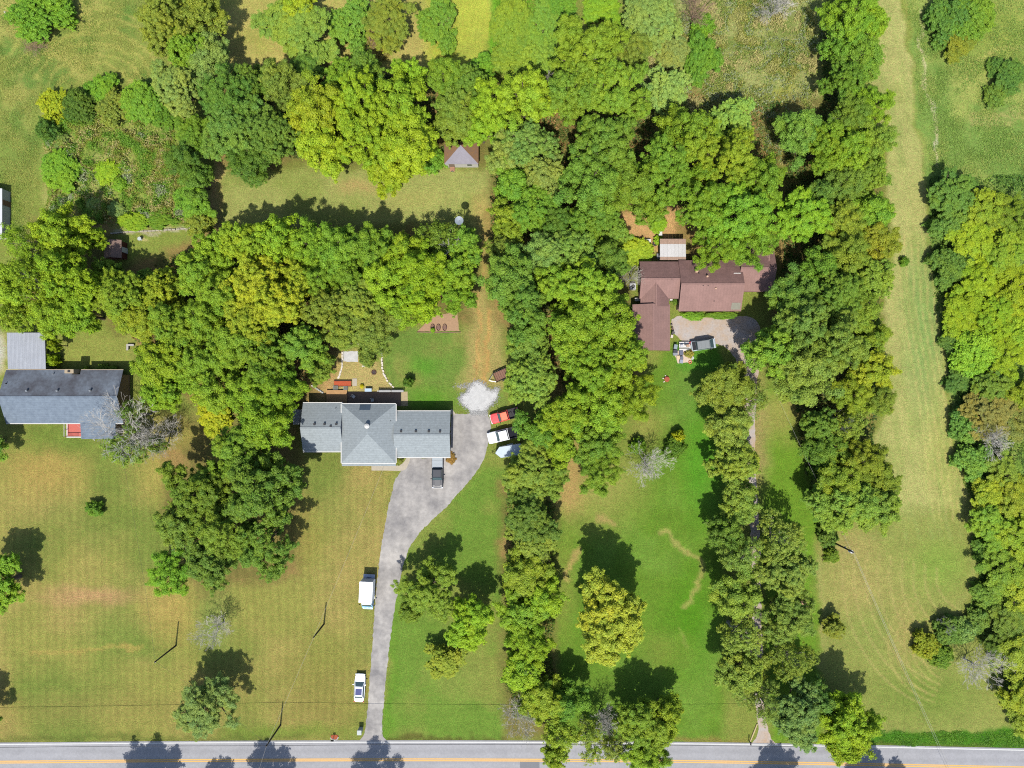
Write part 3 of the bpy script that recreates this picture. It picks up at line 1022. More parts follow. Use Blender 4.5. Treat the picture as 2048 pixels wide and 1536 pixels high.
# --- small brown shed
h = House('small_brown_shed', 'small dark red shed with a brown roof beside a square of lawn', 'shed', mat('red_shed_wall', sr(112, 52, 44), .8, var=.08), (225, 500))
r_ = wrect(208, 480, 243, 516, 2.2)
h.gable(r_, 2.2, 3.0, 'Y', (mat('shed_shingles', sr(150, 124, 112), .9, var=.14, vscale=2), MATS['shed_shingles']), over=.2, fascia=None)
h.part(MB().box((r_[1] - .08, (r_[2] + r_[3]) / 2, 1.0), (.06, .9, 1.8)), 'door', WHT)

# --- hip-roofed shed
h = House('hip_roofed_shed', 'white walled shed with a hip roof brown on three sides and grey in front', 'shed', SIDW, (922, 312))
r_ = wrect(888.5, 283, 957, 328, 2.3)
LB = mat('leaf_covered_shingles', sr(158, 128, 108), .95, var=.18, vscale=2.4, col2=sr(150, 112, 70))
LG = mat('old_grey_shingles', sr(158, 154, 164), .92, var=.08, vscale=1.5, bump=.3, bscale=9)
ap = G(921, 290, 4.6)
ap.y = max(ap.y, 0)
h.hip(r_, 2.3, ap, ap, (LG, LB, LB, LB), over=.12, fascia=None)
h.part(MB().box((r_[0] + 1.2, r_[2] + .1, 1.0), (1.0, .06, 1.9)), 'door', mat('grey_wood', sr(150, 130, 110), .9, var=.1))
h.win(r_[1] - 1.6, r_[2] + .12, 'S', .8, .8, 1.1)

# --- brown-roofed house
h = House('brown_roofed_house', 'rambling house with brown shingle roofs half hidden by trees', 'house', BRK2, (1410, 570))
rA = wrect(1279, 523, 1358, 597, 2.7)
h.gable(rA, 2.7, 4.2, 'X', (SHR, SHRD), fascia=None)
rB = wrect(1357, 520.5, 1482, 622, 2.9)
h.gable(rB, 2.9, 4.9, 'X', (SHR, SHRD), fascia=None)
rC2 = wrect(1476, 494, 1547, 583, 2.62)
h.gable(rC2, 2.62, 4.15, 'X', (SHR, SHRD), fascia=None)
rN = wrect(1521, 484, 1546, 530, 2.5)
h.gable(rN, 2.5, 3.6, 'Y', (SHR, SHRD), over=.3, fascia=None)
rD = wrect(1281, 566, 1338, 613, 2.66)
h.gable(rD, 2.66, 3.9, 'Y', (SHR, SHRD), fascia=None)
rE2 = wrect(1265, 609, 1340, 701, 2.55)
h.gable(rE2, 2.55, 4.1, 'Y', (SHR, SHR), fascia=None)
for r_, e in ((rA, 2.7), (rB, 2.9), (rC2, 2.62), (rE2, 2.55)):
    h.part(MB().b2(r_[0], r_[1], r_[2] - .07, r_[2] - .004, e - .17, e - .03), 'fascia', mat('brown_fascia', sr(120, 90, 78), .8))
# patch of mossy panel on the south-east corner of the middle roof
mp = wrect(1462, 606, 1480, 619, 3.1)
x0, x1, y0, y1 = rB
my = (y0 + y1) / 2
sl = (4.9 - 2.9) / (my - y0)
h.part(MB().add([(mp[0], mp[2], 2.9 + (mp[2] - y0) * sl + .03), (mp[1], mp[2], 2.9 + (mp[2] - y0) * sl + .03), (mp[1], mp[3], 2.9 + (mp[3] - y0) * sl + .03), (mp[0], mp[3], 2.9 + (mp[3] - y0) * sl + .03),
                 (mp[0], mp[2], 2.9 + (mp[2] - y0) * sl - .03), (mp[1], mp[2], 2.9 + (mp[2] - y0) * sl - .03), (mp[1], mp[3], 2.9 + (mp[3] - y0) * sl - .03), (mp[0], mp[3], 2.9 + (mp[3] - y0) * sl - .03)],
                [(0, 1, 2, 3), (7, 6, 5, 4), (0, 4, 5, 1), (1, 5, 6, 2), (2, 6, 7, 3), (3, 7, 4, 0)]), 'roof_patch', mat('mossy_patch', sr(148, 146, 130), .9, var=.1, vscale=3))
BEIGE = mat('beige_pipe', sr(226, 186, 156), .7)
for p, z, r0, hh in (((1392, 543), 4.1, .2, .75), ((1414, 553), 4.4, .14, .45), ((1431, 577), 4.5, .12, .4)):
    g = G(*p, z)
    h.part(MB().cyl((g.x, g.y, z - .1), r0, hh, 10).cyl((g.x, g.y, z + hh - .1), r0 * 1.4, .1, 10, r0 * .7), 'chimney_pipe', BEIGE)
for p, z in (((1406, 571.5), 4.75), ((1416, 571), 4.75), ((1428, 602.5), 3.6), ((1343.5, 558.5), 4.1), ((1398, 546.5), 4.2)):
    h.pipe(*p, z, .07, .3)
g0, g1 = G(1467, 547, 3.9), G(1481, 546.5, 3.9)
h.part(MB().box(((g0.x + g1.x) / 2, g0.y, 3.98), (g1.x - g0.x, .18, .1)), 'flashing', WHT)
for fx in (.2, .5, .8):
    h.win(rB[0] + (rB[1] - rB[0]) * fx, rB[2] + .45, 'S')
h.win(rC2[0] + 3.5, rC2[2] + .45, 'S')
h.win(rE2[1] - .45, rE2[2] + 3, 'E')
h.part(MB().box(((rE2[0] + rE2[1]) / 2, rE2[2] + .25, 1.1), (2.6, .08, 2.1)), 'garage_door', DOORM)

# --- rusty white metal patio roof
c = thing('patio_cover', 'rust streaked white metal patio cover behind the brown house', 'patio cover', G(1346, 500))
l = G(1346, 500)
x0, x1, y0, y1 = wrect(1320, 477.5, 1372, 520, 2.5)
npan = 7
for i in range(npan):
    a, b = x0 + (x1 - x0) * i / npan, x0 + (x1 - x0) * (i + 1) / npan - .012
    ring = [(a + (b - a) * k / 12 - l.x, .05 if (k % 4) in (1, 2) else 0) for k in range(13)]
    n = 13
    for (ya, yb, mm, nm) in ((y0 + .55, y1 - .9, METW, 'roof_panel'),):
        vs = [(p[0], y - l.y, 2.5 + p[1] - (y - y0) * .02) for y in (ya, yb) for p in ring]
        MB().add(vs, [(k, k + 1, n + k + 1, n + k) for k in range(n - 1)]).add([(p[0], p[1], p[2] - .02) for p in vs], [(k, n + k, n + k + 1, k + 1) for k in range(n - 1)]).build(nm, mm, c)
    for (ya, yb) in ((y0, y0 + .54), (y1 - .89, y1)):
        vs = [(p[0], y - l.y, 2.5 + p[1] - (y - y0) * .02) for y in (ya, yb) for p in ring]
        MB().add(vs, [(k, k + 1, n + k + 1, n + k) for k in range(n - 1)]).add([(p[0], p[1], p[2] - .02) for p in vs], [(k, n + k, n + k + 1, k + 1) for k in range(n - 1)]).build('rusty_panel', RUST, c)
for xx in (x0 + .15, x1 - .15):
    MB().box((xx - l.x, y1 - .15 - l.y, 1.2), (.1, .1, 2.38)).build('post', WHT, c)
    MB().box((xx - l.x, y0 + .25 - l.y, 1.22), (.1, .1, 2.42)).build('post', WHT, c)
# ------------------------------------------------------------------ vehicles
TYRE = mat('tyre_rubber', (.018, .018, .018), .85)
RIM = mat('wheel_rim', (.45, .45, .46), .35, metal=.8)
CHROME = mat('bumper_chrome', (.30, .31, .32), .4, metal=.6)
BLKP = mat('black_plastic', (.015, .015, .017), .7, spec=.08)
HEADL = mat('headlight_lens', (.35, .37, .4), .2)
TAILL = mat('taillight_lens', (.4, .02, .02), .2)
AGL = mat('vehicle_glass', (.03, .05, .055), .06, spec=.6)


def paint(name, c):
    return mat(name, c, .3, spec=.4, coat=.15)


def wheel(t, x, y, r=.37, w=.24):
    o = bpy.data.objects.new('wheel', None)
    link(o, t)
    o.location = (x, y, r)
    n = 16
    ring = lambda rr, yy: [(rr * math.cos(2 * math.pi * i / n), yy, rr * math.sin(2 * math.pi * i / n)) for i in range(n)]
    MB().loft([ring(r * .9, -w / 2), ring(r, -w / 2 + .04), ring(r, w / 2 - .04), ring(r * .9, w / 2)]).build('tyre', TYRE, o)
    MB().loft([ring(r * .62, -w / 2 - .01), ring(r * .62, w / 2 + .01)]).build('rim', RIM, o)


def body_sec(x, w, zb, zt, sh=.12):
    return [(x, -w + .06, zb), (x, -w, zb + .15), (x, -w, zt - sh), (x, -w + sh, zt), (x, 0, zt + .025), (x, w - sh, zt), (x, w, zt - sh), (x, w, zb + .15), (x, w - .06, zb)]


def greenhouse(t, pm, xr, xf, xrt, xft, w, wt, z0, z1, roof_m=None, glass=AGL):
    """tapered cabin: xr..xf along the belt, xrt..xft along the roof"""
    def P(x, y, z):
        return Vector((x, y, z))
    lo = [P(xr, -w, z0), P(xf, -w, z0), P(xf, w, z0), P(xr, w, z0)]
    hi = [P(xrt, -wt, z1), P(xft, -wt, z1), P(xft, wt, z1), P(xrt, wt, z1)]
    mid = [(a * .12 + b * .88) for a, b in zip(lo, hi)]
    MB().loft([[tuple(p) for p in lo], [tuple(p) for p in mid]]).build('cabin', pm, t)
    top = [P(xrt + .05, -wt + .09, z1 + .05), P(xft - .06, -wt + .09, z1 + .05), P(xft - .06, wt - .09, z1 + .05), P(xrt + .05, wt - .09, z1 + .05)]
    roof = MB().loft([[tuple(p) for p in mid], [tuple(p) for p in hi], [tuple(p) for p in top]]).build('cab_roof', roof_m or pm, t)

    def pane(name, a, b, c, d, off, ins=.06):
        ctr = (a + b + c + d) / 4
        q = []
        for p in (a, b, c, d):
            v = ctr - p
            q.append(p + v.normalized() * ins * 1.4 + off)
        q2 = [p - off * 1.6 for p in q]
        MB().add([tuple(p) for p in q] + [tuple(p) for p in q2], [(0, 1, 2, 3), (7, 6, 5, 4), (0, 4, 5, 1), (1, 5, 6, 2), (2, 6, 7, 3), (3, 7, 4, 0)]).build(name, glass, t)
    pane('windshield', lo[1], lo[2], mid[2], mid[1], Vector((.012, 0, .012)), .04)
    pane('rear_window', lo[3], lo[0], mid[0], mid[3], Vector((-.012, 0, .012)), .05)
    pane('side_window', lo[0], lo[1], mid[1], mid[0], Vector((0, -.014, .004)))
    pane('side_window', lo[2], lo[3], mid[3], mid[2], Vector((0, .014, .004)))
    return roof


def lights_mirrors(t, L, w, pm, zh=.8, mx=.7):
    for s in (-1, 1):
        MB().box((L / 2 - .07, s * (w - .24), zh), (.16, .34, .16)).build('headlight', HEADL, t)
        MB().box((-L / 2 + .03, s * (w - .12), zh + .05), (.1, .16, .3)).build('taillight', TAILL, t)
        MB().box((mx, s * (w + .11), 1.12), (.14, .22, .16)).build('side_mirror', pm, t)


def pickup(name, label, loc, ang, L, W, pm, bed_m=None, cover=None, roof_m=None, bed_len=None, group='pickup trucks by the grey house'):
    t = thing(name, label, 'pickup truck', loc, ang, group)
    w = W / 2
    bl = bed_len or L * .36
    xb = -L / 2 + bl              # front of the bed
    xc = L / 2 - L * .25          # base of the windshield
    secs = [body_sec(L / 2, w - .24, .45, .82), body_sec(L / 2 - .12, w - .08, .38, .96), body_sec(L / 2 - .5, w, .35, 1.03), body_sec(xc, w, .35, 1.08), body_sec(xb, w, .35, 1.05, .06)]
    MB().loft(secs).build('body', pm, t, smooth=False)
    # raised centre of the hood
    MB().loft([[(L / 2 - .3, -w * .5, .97), (L / 2 - .3, w * .5, .97), (L / 2 - .35, w * .45, 1.06), (L / 2 - .35, -w * .45, 1.06)],
               [(xc - .02, -w * .6, 1.02), (xc - .02, w * .6, 1.02), (xc - .05, w * .55, 1.14), (xc - .05, -w * .55, 1.14)]]).build('hood', pm, t)
    greenhouse(t, pm, xb + .06, xc, xb + .22, xc - .62, w - .08, w - .22, 1.04, 1.76, roof_m)
    # bed
    bm = bed_m or BLKP
    MB().b2(-L / 2 + .05, xb - .002, -w + .09, w - .09, .5, .62).build('bed_floor', bm, t)
    for s in (-1, 1):
        MB().b2(-L / 2 + .02, xb - .002, min(s * w, s * (w - .085)), max(s * w, s * (w - .085)), .38, 1.06).build('bed_side', pm, t)
        MB().box(((-L / 2 + xb) / 2, s * (w - .045), 1.075), (bl - .06, .1, .03)).build('bed_rail', BLKP, t)
    MB().b2(-L / 2, -L / 2 + .07, -w + .09, w - .09, .45, 1.04).build('tailgate', pm, t)
    if cover:
        for k in range(3):
            a = -L / 2 + .05 + (bl - .08) * k / 3
            MB().b2(a, a + (bl - .08) / 3 - .02, -w + .06, w - .06, 1.06, 1.12).build('bed_cover', cover, t)
    MB().box((L / 2 + .03, 0, .5), (.12, W - .12, .2)).build('bumper', CHROME, t)
    MB().box((-L / 2 - .06, 0, .52), (.14, W - .2, .16)).build('bumper', CHROME, t)
    lights_mirrors(t, L, w, BLKP, .78, xc - .25)
    for x in (L / 2 - .95, -L / 2 + 1.15):
        for s in (-1, 1):
            wheel(t, x, s * (w - .13))
    return t


def A(dx, dy):
    """heading from a pixel vector"""
    return math.atan2(-dy, dx)


BEDD = mat('dark_bed_liner', (.025, .025, .028), .8, spec=.08, var=.15, vscale=6)
pickup('pickup_truck', 'black pickup truck with a grey bed cover backed up to the garage', G(876, 943), A(0, 1), 5.5, 1.95, mat('black_paint', (.014, .016, .022), .42, spec=.22), cover=mat('grey_tonneau', sr(176, 186, 192), .6))
t = pickup('pickup_truck', 'red pickup truck parked beside the white gravel', G(1009, 831), A(-52, 15), 4.9, 1.78, paint('red_paint', (.42, .035, .035)), BEDD, roof_m=paint('faded_red_paint', (.48, .10, .05)))
MB().box((-1.05, 0, .74), (.55, .6, .2)).build('bed_load', TYRE, t)
t = pickup('pickup_truck', 'white pickup truck with an empty black bed', G(1008, 869), A(-62, 15), 5.6, 1.98, paint('white_paint_truck', (.52, .54, .57)), mat('black_bed_liner', (.008, .009, .013), .8, spec=.06))

# sedan on the lawn
t = thing('sedan_car', 'white sedan with a dark glass roof parked on the lawn', 'car', G(721, 1372), A(3, -56))
WP = paint('white_paint_car', (.54, .56, .60))
L, w = 4.85, .92
MB().loft([body_sec(L / 2, w - .36, .38, .62, .08), body_sec(L / 2 - .15, w - .16, .28, .70), body_sec(L / 2 - .5, w - .04, .24, .78), body_sec(1.0, w, .22, .92), body_sec(-.9, w, .22, .93), body_sec(-1.7, w - .03, .24, .95),
           body_sec(-L / 2 + .2, w - .12, .3, .92), body_sec(-L / 2, w - .3, .42, .82, .08)]).build('body', WP, t, smooth=False)
greenhouse(t, WP, -1.78, 1.15, -1.15, .35, w - .08, w - .28, .9, 1.42)
MB().box((-.42, 0, 1.478), (1.15, (w - .36) * 2, .012)).build('glass_roof', mat('tinted_glass_roof', (.012, .02, .08), .12, spec=.35), t)
lights_mirrors(t, L, w, WP, .66, .72)
for x in (1.45, -1.4):
    for s in (-1, 1):
        wheel(t, x, s * (w - .12), .33, .21)

# box truck
ang = A(-2.5, 58)
t = thing('box_truck', 'white box truck with a pale blue cab parked on the lawn by the driveway', 'truck', G(738.5, 1181), ang)
MB().loft([[(-2.35, -1.1, .75), (-2.35, 1.1, .75), (-2.35, 1.1, 3.02), (-2.35, -1.1, 3.02)], [(1.2, -1.1, .75), (1.2, 1.1, .75), (1.2, 1.1, 3.02), (1.2, -1.1, 3.02)]]).build('cargo_box', mat('white_box_paint', (.72, .72, .73), .5), t)
MB().b2(-2.37, 1.22, -1.13, 1.13, 3.02, 3.07).build('box_roof', MATS['white_box_paint'], t)
for s in (-1, 1):
    MB().b2(-2.3, 1.15, min(s * 1.1, s * 1.14), max(s * 1.1, s * 1.14), .72, .84).build('side_rail', CHROME, t)
MB().b2(-2.39, -2.352, -1.0, 1.0, .85, 2.9).build('rear_door', mat('rear_door_grey', (.3, .32, .36), .5), t)
MB().b2(-3.05, -2.4, -1.0, 1.0, .62, .72).build('tail_platform', mat('steel_platform', (.24, .27, .33), .55, metal=.4, var=.1), t)
BLU = paint('pale_blue_paint', (.22, .48, .72))
MB().loft([body_sec(2.95, .72, .5, .95), body_sec(2.8, .85, .42, 1.12), body_sec(2.3, .95, .4, 1.28), body_sec(1.25, .95, .4, 1.3)]).build('cab', BLU, t)
greenhouse(t, BLU, 1.23, 2.45, 1.24, 1.78, .93, .82, 1.26, 2.05, mat('white_cab_roof', (.62, .68, .74), .4))
MB().b2(-2.5, 2.6, -.4, .4, .4, .74).build('chassis', BLKP, t)
for s in (-1, 1):
    MB().box((2.9, s * .6, .85), (.12, .28, .18)).build('headlight', HEADL, t)
    MB().tube([(2.0, s * .95, 1.4), (2.05, s * 1.25, 1.45)], .025).build('mirror_arm', BLKP, t)
    MB().box((2.06, s * 1.3, 1.5), (.08, .16, .34)).build('side_mirror', BLKP, t)
    MB().tube([(2.55, s * .1, 1.32), (2.62, s * .5, 1.30)], .02).build('wiper', BLKP, t)
MB().box((2.98, 0, .5), (.14, 1.7, .22)).build('bumper', CHROME, t)
for x in (2.15, -1.4):
    for s in (-1, 1):
        wheel(t, x, s * .86, .38, .26)

# cargo trailer
t = thing('cargo_trailer', 'white enclosed cargo trailer with a wedge nose beside the white pickup', 'trailer', G(1017, 900), A(-58, 9))
TW = mat('white_trailer_skin', sr(214, 226, 232), .45, var=.04)
pts = [(-2.3, -.92), (1.45, -.92), (2.25, -.05), (2.25, .05), (1.45, .92), (-2.3, .92)]
MB().prism(pts, .45, 2.15).build('trailer_body', TW, t)
MB().prism([(p[0] * 1.008, p[1] * 1.02) for p in pts], 2.15, 2.22).build('trailer_roof', mat('trailer_roof_skin', sr(206, 222, 232), .4, var=.05), t)
MB().tube([(1.5, -.6, .42), (3.0, 0, .42), (1.5, .6, .42)], .05).build('tongue', DARKM, t)
MB().tube([(2.85, 0, .1), (2.85, 0, .75)], .04).build('jack_stand', DARKM, t)
MB().b2(-2.34, -2.305, -.8, .8, .55, 2.05).build('rear_door', WHT, t)
MB().box((.6, -.94, 1.25), (.8, .03, 1.5)).build('side_door', WHT, t)
for s in (-1, 1):
    MB().box((-.4, s * 1.0, .74), (1.1, .18, .08)).build('fender', TW, t)
    wheel(t, -.4, s * 1.0, .33, .18)

# open utility trailer
t = thing('utility_trailer', 'small open trailer with brown slatted deck under the tree edge', 'trailer', G(1001, 751), A(-50, 22))
DW = mat('weathered_brown_boards', sr(150, 112, 92), .9, var=.14, vscale=3)
for k in range(6):
    MB().b2(-1.3 + k * .40, -1.3 + k * .40 + .36, -.8, .8, .52, .57).build('deck_board', DW, t)
for s in (-1, 1):
    MB().b2(-1.35, 1.15, min(s * .82, s * .89), max(s * .82, s * .89), .48, .9).build('side_rail', DARKM, t)
    MB().tube([(1.1, s * .75, .5), (2.2, 0, .48)], .05).build('tongue', GALV, t)
    wheel(t, -.2, s * 1.02, .3, .18)
MB().b2(1.1, 1.17, -.8, .8, .48, .95).build('front_rail', DARKM, t)

# grey van by the brown house
t = thing('grey_van', 'boxy grey van parked on grass at the edge of the gravel', 'van', G(1404, 690), A(47, -7))
GP = paint('grey_van_paint', (.22, .25, .27))
L, w = 4.3, .88
MB().loft([body_sec(L / 2, w - .2, .4, .85), body_sec(L / 2 - .2, w - .05, .34, 1.0), body_sec(1.2, w, .3, 1.05), body_sec(-L / 2 + .1, w, .32, 1.05), body_sec(-L / 2, w - .08, .42, .95)]).build('body', GP, t)
greenhouse(t, GP, -1.35, 1.75, -1.25, .85, w - .04, w - .16, 1.03, 1.72, mat('dull_grey_roof', sr(142, 148, 150), .6, var=.05))
MB().b2(-L / 2 + .15, -1.38, -w + .15, w - .15, 1.06, 1.12).build('rear_deck', BLKP, t)
lights_mirrors(t, L, w, BLKP, .72, 1.15)
for k in range(2):
    MB().b2(.1 - k * .75, .16 - k * .75, -.6, .6, 1.78, 1.81).build('roof_bar', MATS['dull_grey_roof'], t)
for x in (1.25, -1.3):
    for s in (-1, 1):
        wheel(t, x, s * (w - .12), .34, .22)

# ------------------------------------------------------------------ poles and wires
PW = mat('pole_wood', sr(70, 62, 54), .9, var=.1)


def pole(px, py, hgt, label, name='utility_pole', arm=False, xf=False, r=.15, ins=True):
    g = G(px, py)
    t = thing(name, label, 'utility pole', g, 0, 'utility poles')
    MB().cyl((0, 0, 0), r, hgt, 8, r * .72).build('pole_shaft', PW, t)
    if arm:
        MB().box((0, 0, hgt - .4), (1.8, .1, .12), rz=.5).build('cross_arm', PW, t)
    if ins:
        MB().cyl((.0, -.14, hgt - .35), .05, .16, 6).build('insulator', WHT, t)
    if xf:
        MB().cyl((.32, -.22, hgt - 2.0), .26, .85, 12).build('transformer', mat('transformer_grey', sr(222, 226, 232), .4), t)
        MB().cyl((-.02, .25, hgt - 2.9), .09, .35, 8).build('cable_box', WHT, t)
    return g


p1 = pole(352, 1291, 7.3, 'dark wooden pole standing alone in the left lawn')
p2 = pole(648, 1248, 6.6, 'dark wooden pole between the left lawn and the box truck')
p3 = pole(561, 1450, 7.2, 'dark wooden pole near the road left of the driveway')
p4 = pole(1661, 1082, 8.2, 'wooden pole with a grey transformer beside the east field', xf=True, r=.17)
WIRE = mat('cable_black', (.03, .03, .03), .6)
WIRES = mat('cable_highlight_grey', (.22, .21, .19), .6)  # paler than the black cable; highlights along the wire put into its colour


def wire(name, a, b, sag, r, m, label, grp='overhead wires'):
    pts = []
    a, b = Vector(a), Vector(b)
    for k in range(25):
        t = k / 24
        p = a.lerp(b, t)
        p.z -= sag * 4 * t * (1 - t)
        pts.append(p)
    o = MB().tube(pts, r, 4).build(name, m)
    return tag(o, label, 'wire', grp)


Z = Vector((0, 0, 1))
wire('overhead_wire', G(-420, 1462) + Z * 7.0, p3 + Z * 7.0, .5, .035, WIRE, 'roadside cable from the left edge to the pole near the road')
wire('overhead_wire', p3 + Z * 7.0, G(1560, 1452) + Z * 7.0, .6, .035, WIRE, 'roadside cable from the pole near the road to the east')
wire('overhead_wire', p3 + Z * 6.9, p2 + Z * 6.4, .2, .011, WIRES, 'pale wire between the two poles left of the driveway')
wire('overhead_wire', p2 + Z * 6.4, G(772, 924, 3.3), .4, .011, WIRES, 'pale service wire from the pole to the grey house')
wire('overhead_wire', p3 + Z * 6.9, G(500, 1640) + Z * 7.0, .2, .011, WIRES, 'pale wire crossing the road below the left pole')
wire('overhead_wire', p1 + Z * 7.1, p3 + Z * 6.6, .5, .012, WIRE, 'thin dark wire from the lone lawn pole to the roadside pole')
wire('overhead_wire', p1 + Z * 7.1, G(236, 868, 2.9), .6, .012, WIRE, 'thin dark wire from the lone lawn pole to the blue-grey house')
p5 = G(1888, 1590)
wire('overhead_wire', p4 + Z * 8.0, p5 + Z * 8.0, .7, .014, WIRES, 'left one of two pale wires across the east field')
wire('overhead_wire', p4 + Z * 7.6 + Vector((.35, 0, 0)), p5 + Z * 7.6 + Vector((.55, 0, 0)), .7, .014, WIRES, 'right one of two pale wires across the east field')
wire('overhead_wire', p4 + Z * 7.7, G(1545, 770, 2.9), .5, .011, WIRES, 'pale wire from the transformer pole to the brown house')
pole(1888, 1590, 8.2, 'roadside pole south of the road, holding the two field wires')
pole(-420, 1462, 7.2, 'roadside pole west of the frame')
pole(1560, 1452, 7.2, 'wooden pole under the trees at the mouth of the gravel drive')

# ------------------------------------------------------------------ roadside things
g = G(722, 1457.5)
t = thing('mailbox_pillar', 'pale square mailbox pillar at the driveway mouth', 'mailbox', g)
STN = mat('pale_stone', sr(206, 214, 210), .85, var=.08, vscale=5)
MB().b2(-.32, .32, -.34, .34, 0, 1.35).build('pillar', STN, t)
MB().b2(-.38, .38, -.40, .40, 1.352, 1.45).build('cap', STN, t)
MB().box((0, -.36, 1.0), (.24, .06, .26)).build('mailbox_door', GALV, t)

t = thing('post_mailbox', 'mailbox on a pale post in a red mulch bed by the road', 'mailbox', G(668, 1474.5))
MB().cyl((0, 0, 0), .06, 1.15, 8).build('post', WHT, t)
MB().loft([[(x, -.1, 1.15), (x, .1, 1.15), (x, .1, 1.3), (x, .05, 1.37), (x, -.05, 1.37), (x, -.1, 1.3)] for x in (-.24, .24)]).build('box', DARKM, t)
t = thing('mulch_bed', 'small red mulch bed edged with stones round the roadside mailbox', 'flower bed', G(669, 1474))
MB().prism([(-.62, -.42), (.6, -.46), (.66, .3), (.1, .42), (-.6, .34)], .0, .09).build('mulch', mat('red_mulch', sr(178, 92, 56), .95, var=.25, vscale=9), t)
for k in range(9):
    a = -2.9 + k * .36
    MB().box((.66 * math.cos(a), .48 * math.sin(a), .07), (.16, .14, .14), rz=k).build('stone', STN, t)
t = thing('post_mailbox', 'dark mailbox on a post at the mouth of the gravel drive', 'mailbox', G(1497, 1480))
MB().box((0, 0, .55), (.1, .1, 1.1)).build('post', PW, t)
MB().loft([[(-.1, y, 1.1), (.1, y, 1.1), (.1, y, 1.25), (.05, y, 1.33), (-.05, y, 1.33), (-.1, y, 1.25)] for y in (-.28, .26)]).build('box', DARKM, t)
MB().box((.12, .1, 1.25), (.02, .04, .16)).build('flag', TAILL, t)
a, b = G(1514, 1447), G(1500, 1482)
tag(MB().tube([a + Z * .12, a.lerp(b, .5) + Z * .14, b + Z * .12], [.1, .12, .1], 7).build('timber_rail', mat('pale_timber', sr(222, 200, 150), .85, var=.1)), 'long pale timber lying along the gravel drive mouth', 'timber')

# ------------------------------------------------------------------ back yard of the grey house
PAV = mat('patio_pavers', sr(150, 124, 104), .9, var=.12, vscale=2)
sheet('patio', [(694, 783), (802, 784), (802, 812), (694, 812)], .018, PAV, 'brown paved patio behind the grey house')
sheet('side_walk', [(802.6, 784), (815, 783), (816, 812), (802.6, 812)], .022, mat('tan_walk', sr(190, 172, 132), .9, var=.1), 'tan walk at the end of the patio')
t = thing('wooden_deck', 'tan wooden deck against the back wall of the grey house', 'deck', G(674, 794))
a, b = G(654, 806), G(695, 780)
n = 14
for k in range(n):
    y0_ = a.y + (b.y - a.y) * k / n
    MB().b2(a.x - G(674, 794).x, b.x - G(674, 794).x, y0_ - G(674, 794).y, y0_ + (b.y - a.y) / n - .02 - G(674, 794).y, .36, .40).build('board', WOOD, t)
MB().b2(a.x + .05 - G(674, 794).x, b.x - .05 - G(674, 794).x, a.y + .1 - G(674, 794).y, b.y - .05 - G(674, 794).y, .02, .35).build('deck_base', mat('deck_frame', sr(120, 84, 60), .9), t)
l = G(686, 767)
t = thing('raised_bed', 'long raised bed of red mulch beside the deck', 'raised bed', l)
MB().b2(-1.5, 1.5, -.42, .42, .0, .3).build('mulch', mat('red_mulch_bed', sr(196, 92, 56), .95, var=.25, vscale=8), t)
for y in (-.48, .48):
    MB().b2(-1.56, 1.56, y - .05, y + .05, 0, .36).build('edging', mat('dark_edging', sr(90, 60, 50), .9), t)
l = G(709.5, 764.5)
tag(MB().b2(-.4, .4, -.66, .66, 0, .06).build('stepping_slab', CONC, None, loc=l), 'pale upright stepping slab beside the raised bed', 'slab')
for px, py, sx, sy, lab in ((672, 775, .85, .65, 'grey planter box left of the deck steps'), (692, 776, .7, .6, 'grey planter box nearer the stepping slab')):
    t = thing('planter_box', lab, 'planter', G(px, py), 0, 'planter boxes by the deck')
    MB().b2(-sx / 2, sx / 2, -sy / 2, sy / 2, .0, .45).build('box', mat('planter_grey', sr(160, 164, 160), .8, var=.1), t)
    MB().b2(-sx / 2 + .06, sx / 2 - .06, -sy / 2 + .06, sy / 2 - .06, .45, .47).build('soil', mat('soil', sr(120, 120, 110), .95, var=.2, vscale=8), t)
t = thing('patio_table', 'pale blue patio table behind the grey house', 'table', G(738, 780))
MB().b2(-.6, .6, -.28, .28, .68, .74).build('table_top', mat('pale_blue_plastic', sr(190, 214, 232), .5), t)
for x in (-.5, .5):
    for y in (-.2, .2):
        MB().box((x, y, .34), (.05, .05, .67)).build('leg', GALV, t)
for px, py, rz, lab in ((745.5, 800, .1, 'white patio chair near the back door'), (708, 793, .9, 'white patio chair on the shaded patio near the deck')):
    t = thing('patio_chair', lab, 'chair', G(px, py), rz, 'patio chairs')
    MB().b2(-.26, .26, -.26, .26, .40, .45).build('seat', WHT, t)
    MB().box((0, .27, .72), (.5, .05, .55), rx=-.15).build('backrest', WHT, t)
    for x in (-.22, .22):
        for y in (-.22, .22):
            MB().box((x, y, .2), (.05, .05, .4)).build('leg', WHT, t)
t = thing('patio_railing', 'white railing with square posts along the patio edge', 'railing', G(783, 782))
for k in range(3):
    MB().box((-2.2 + k * 2.2, 0, .55), (.16, .16, 1.1)).build('post', WHT, t)
for k in range(2):
    MB().b2(-2.1 + k * 2.2, -.1 - 0.02 + k * 2.2, -.05, .05, .95, 1.03).build('top_rail', WHT, t)
    MB().b2(-2.1 + k * 2.2, -.1 - 0.02 + k * 2.2, -.2, .2, .12, .5).build('planter_wall', mat('grey_wall_panel', sr(150, 152, 156), .8, var=.1), t)
# white stone edging
SW = mat('white_stone', sr(236, 226, 210), .9, var=.08, vscale=6)


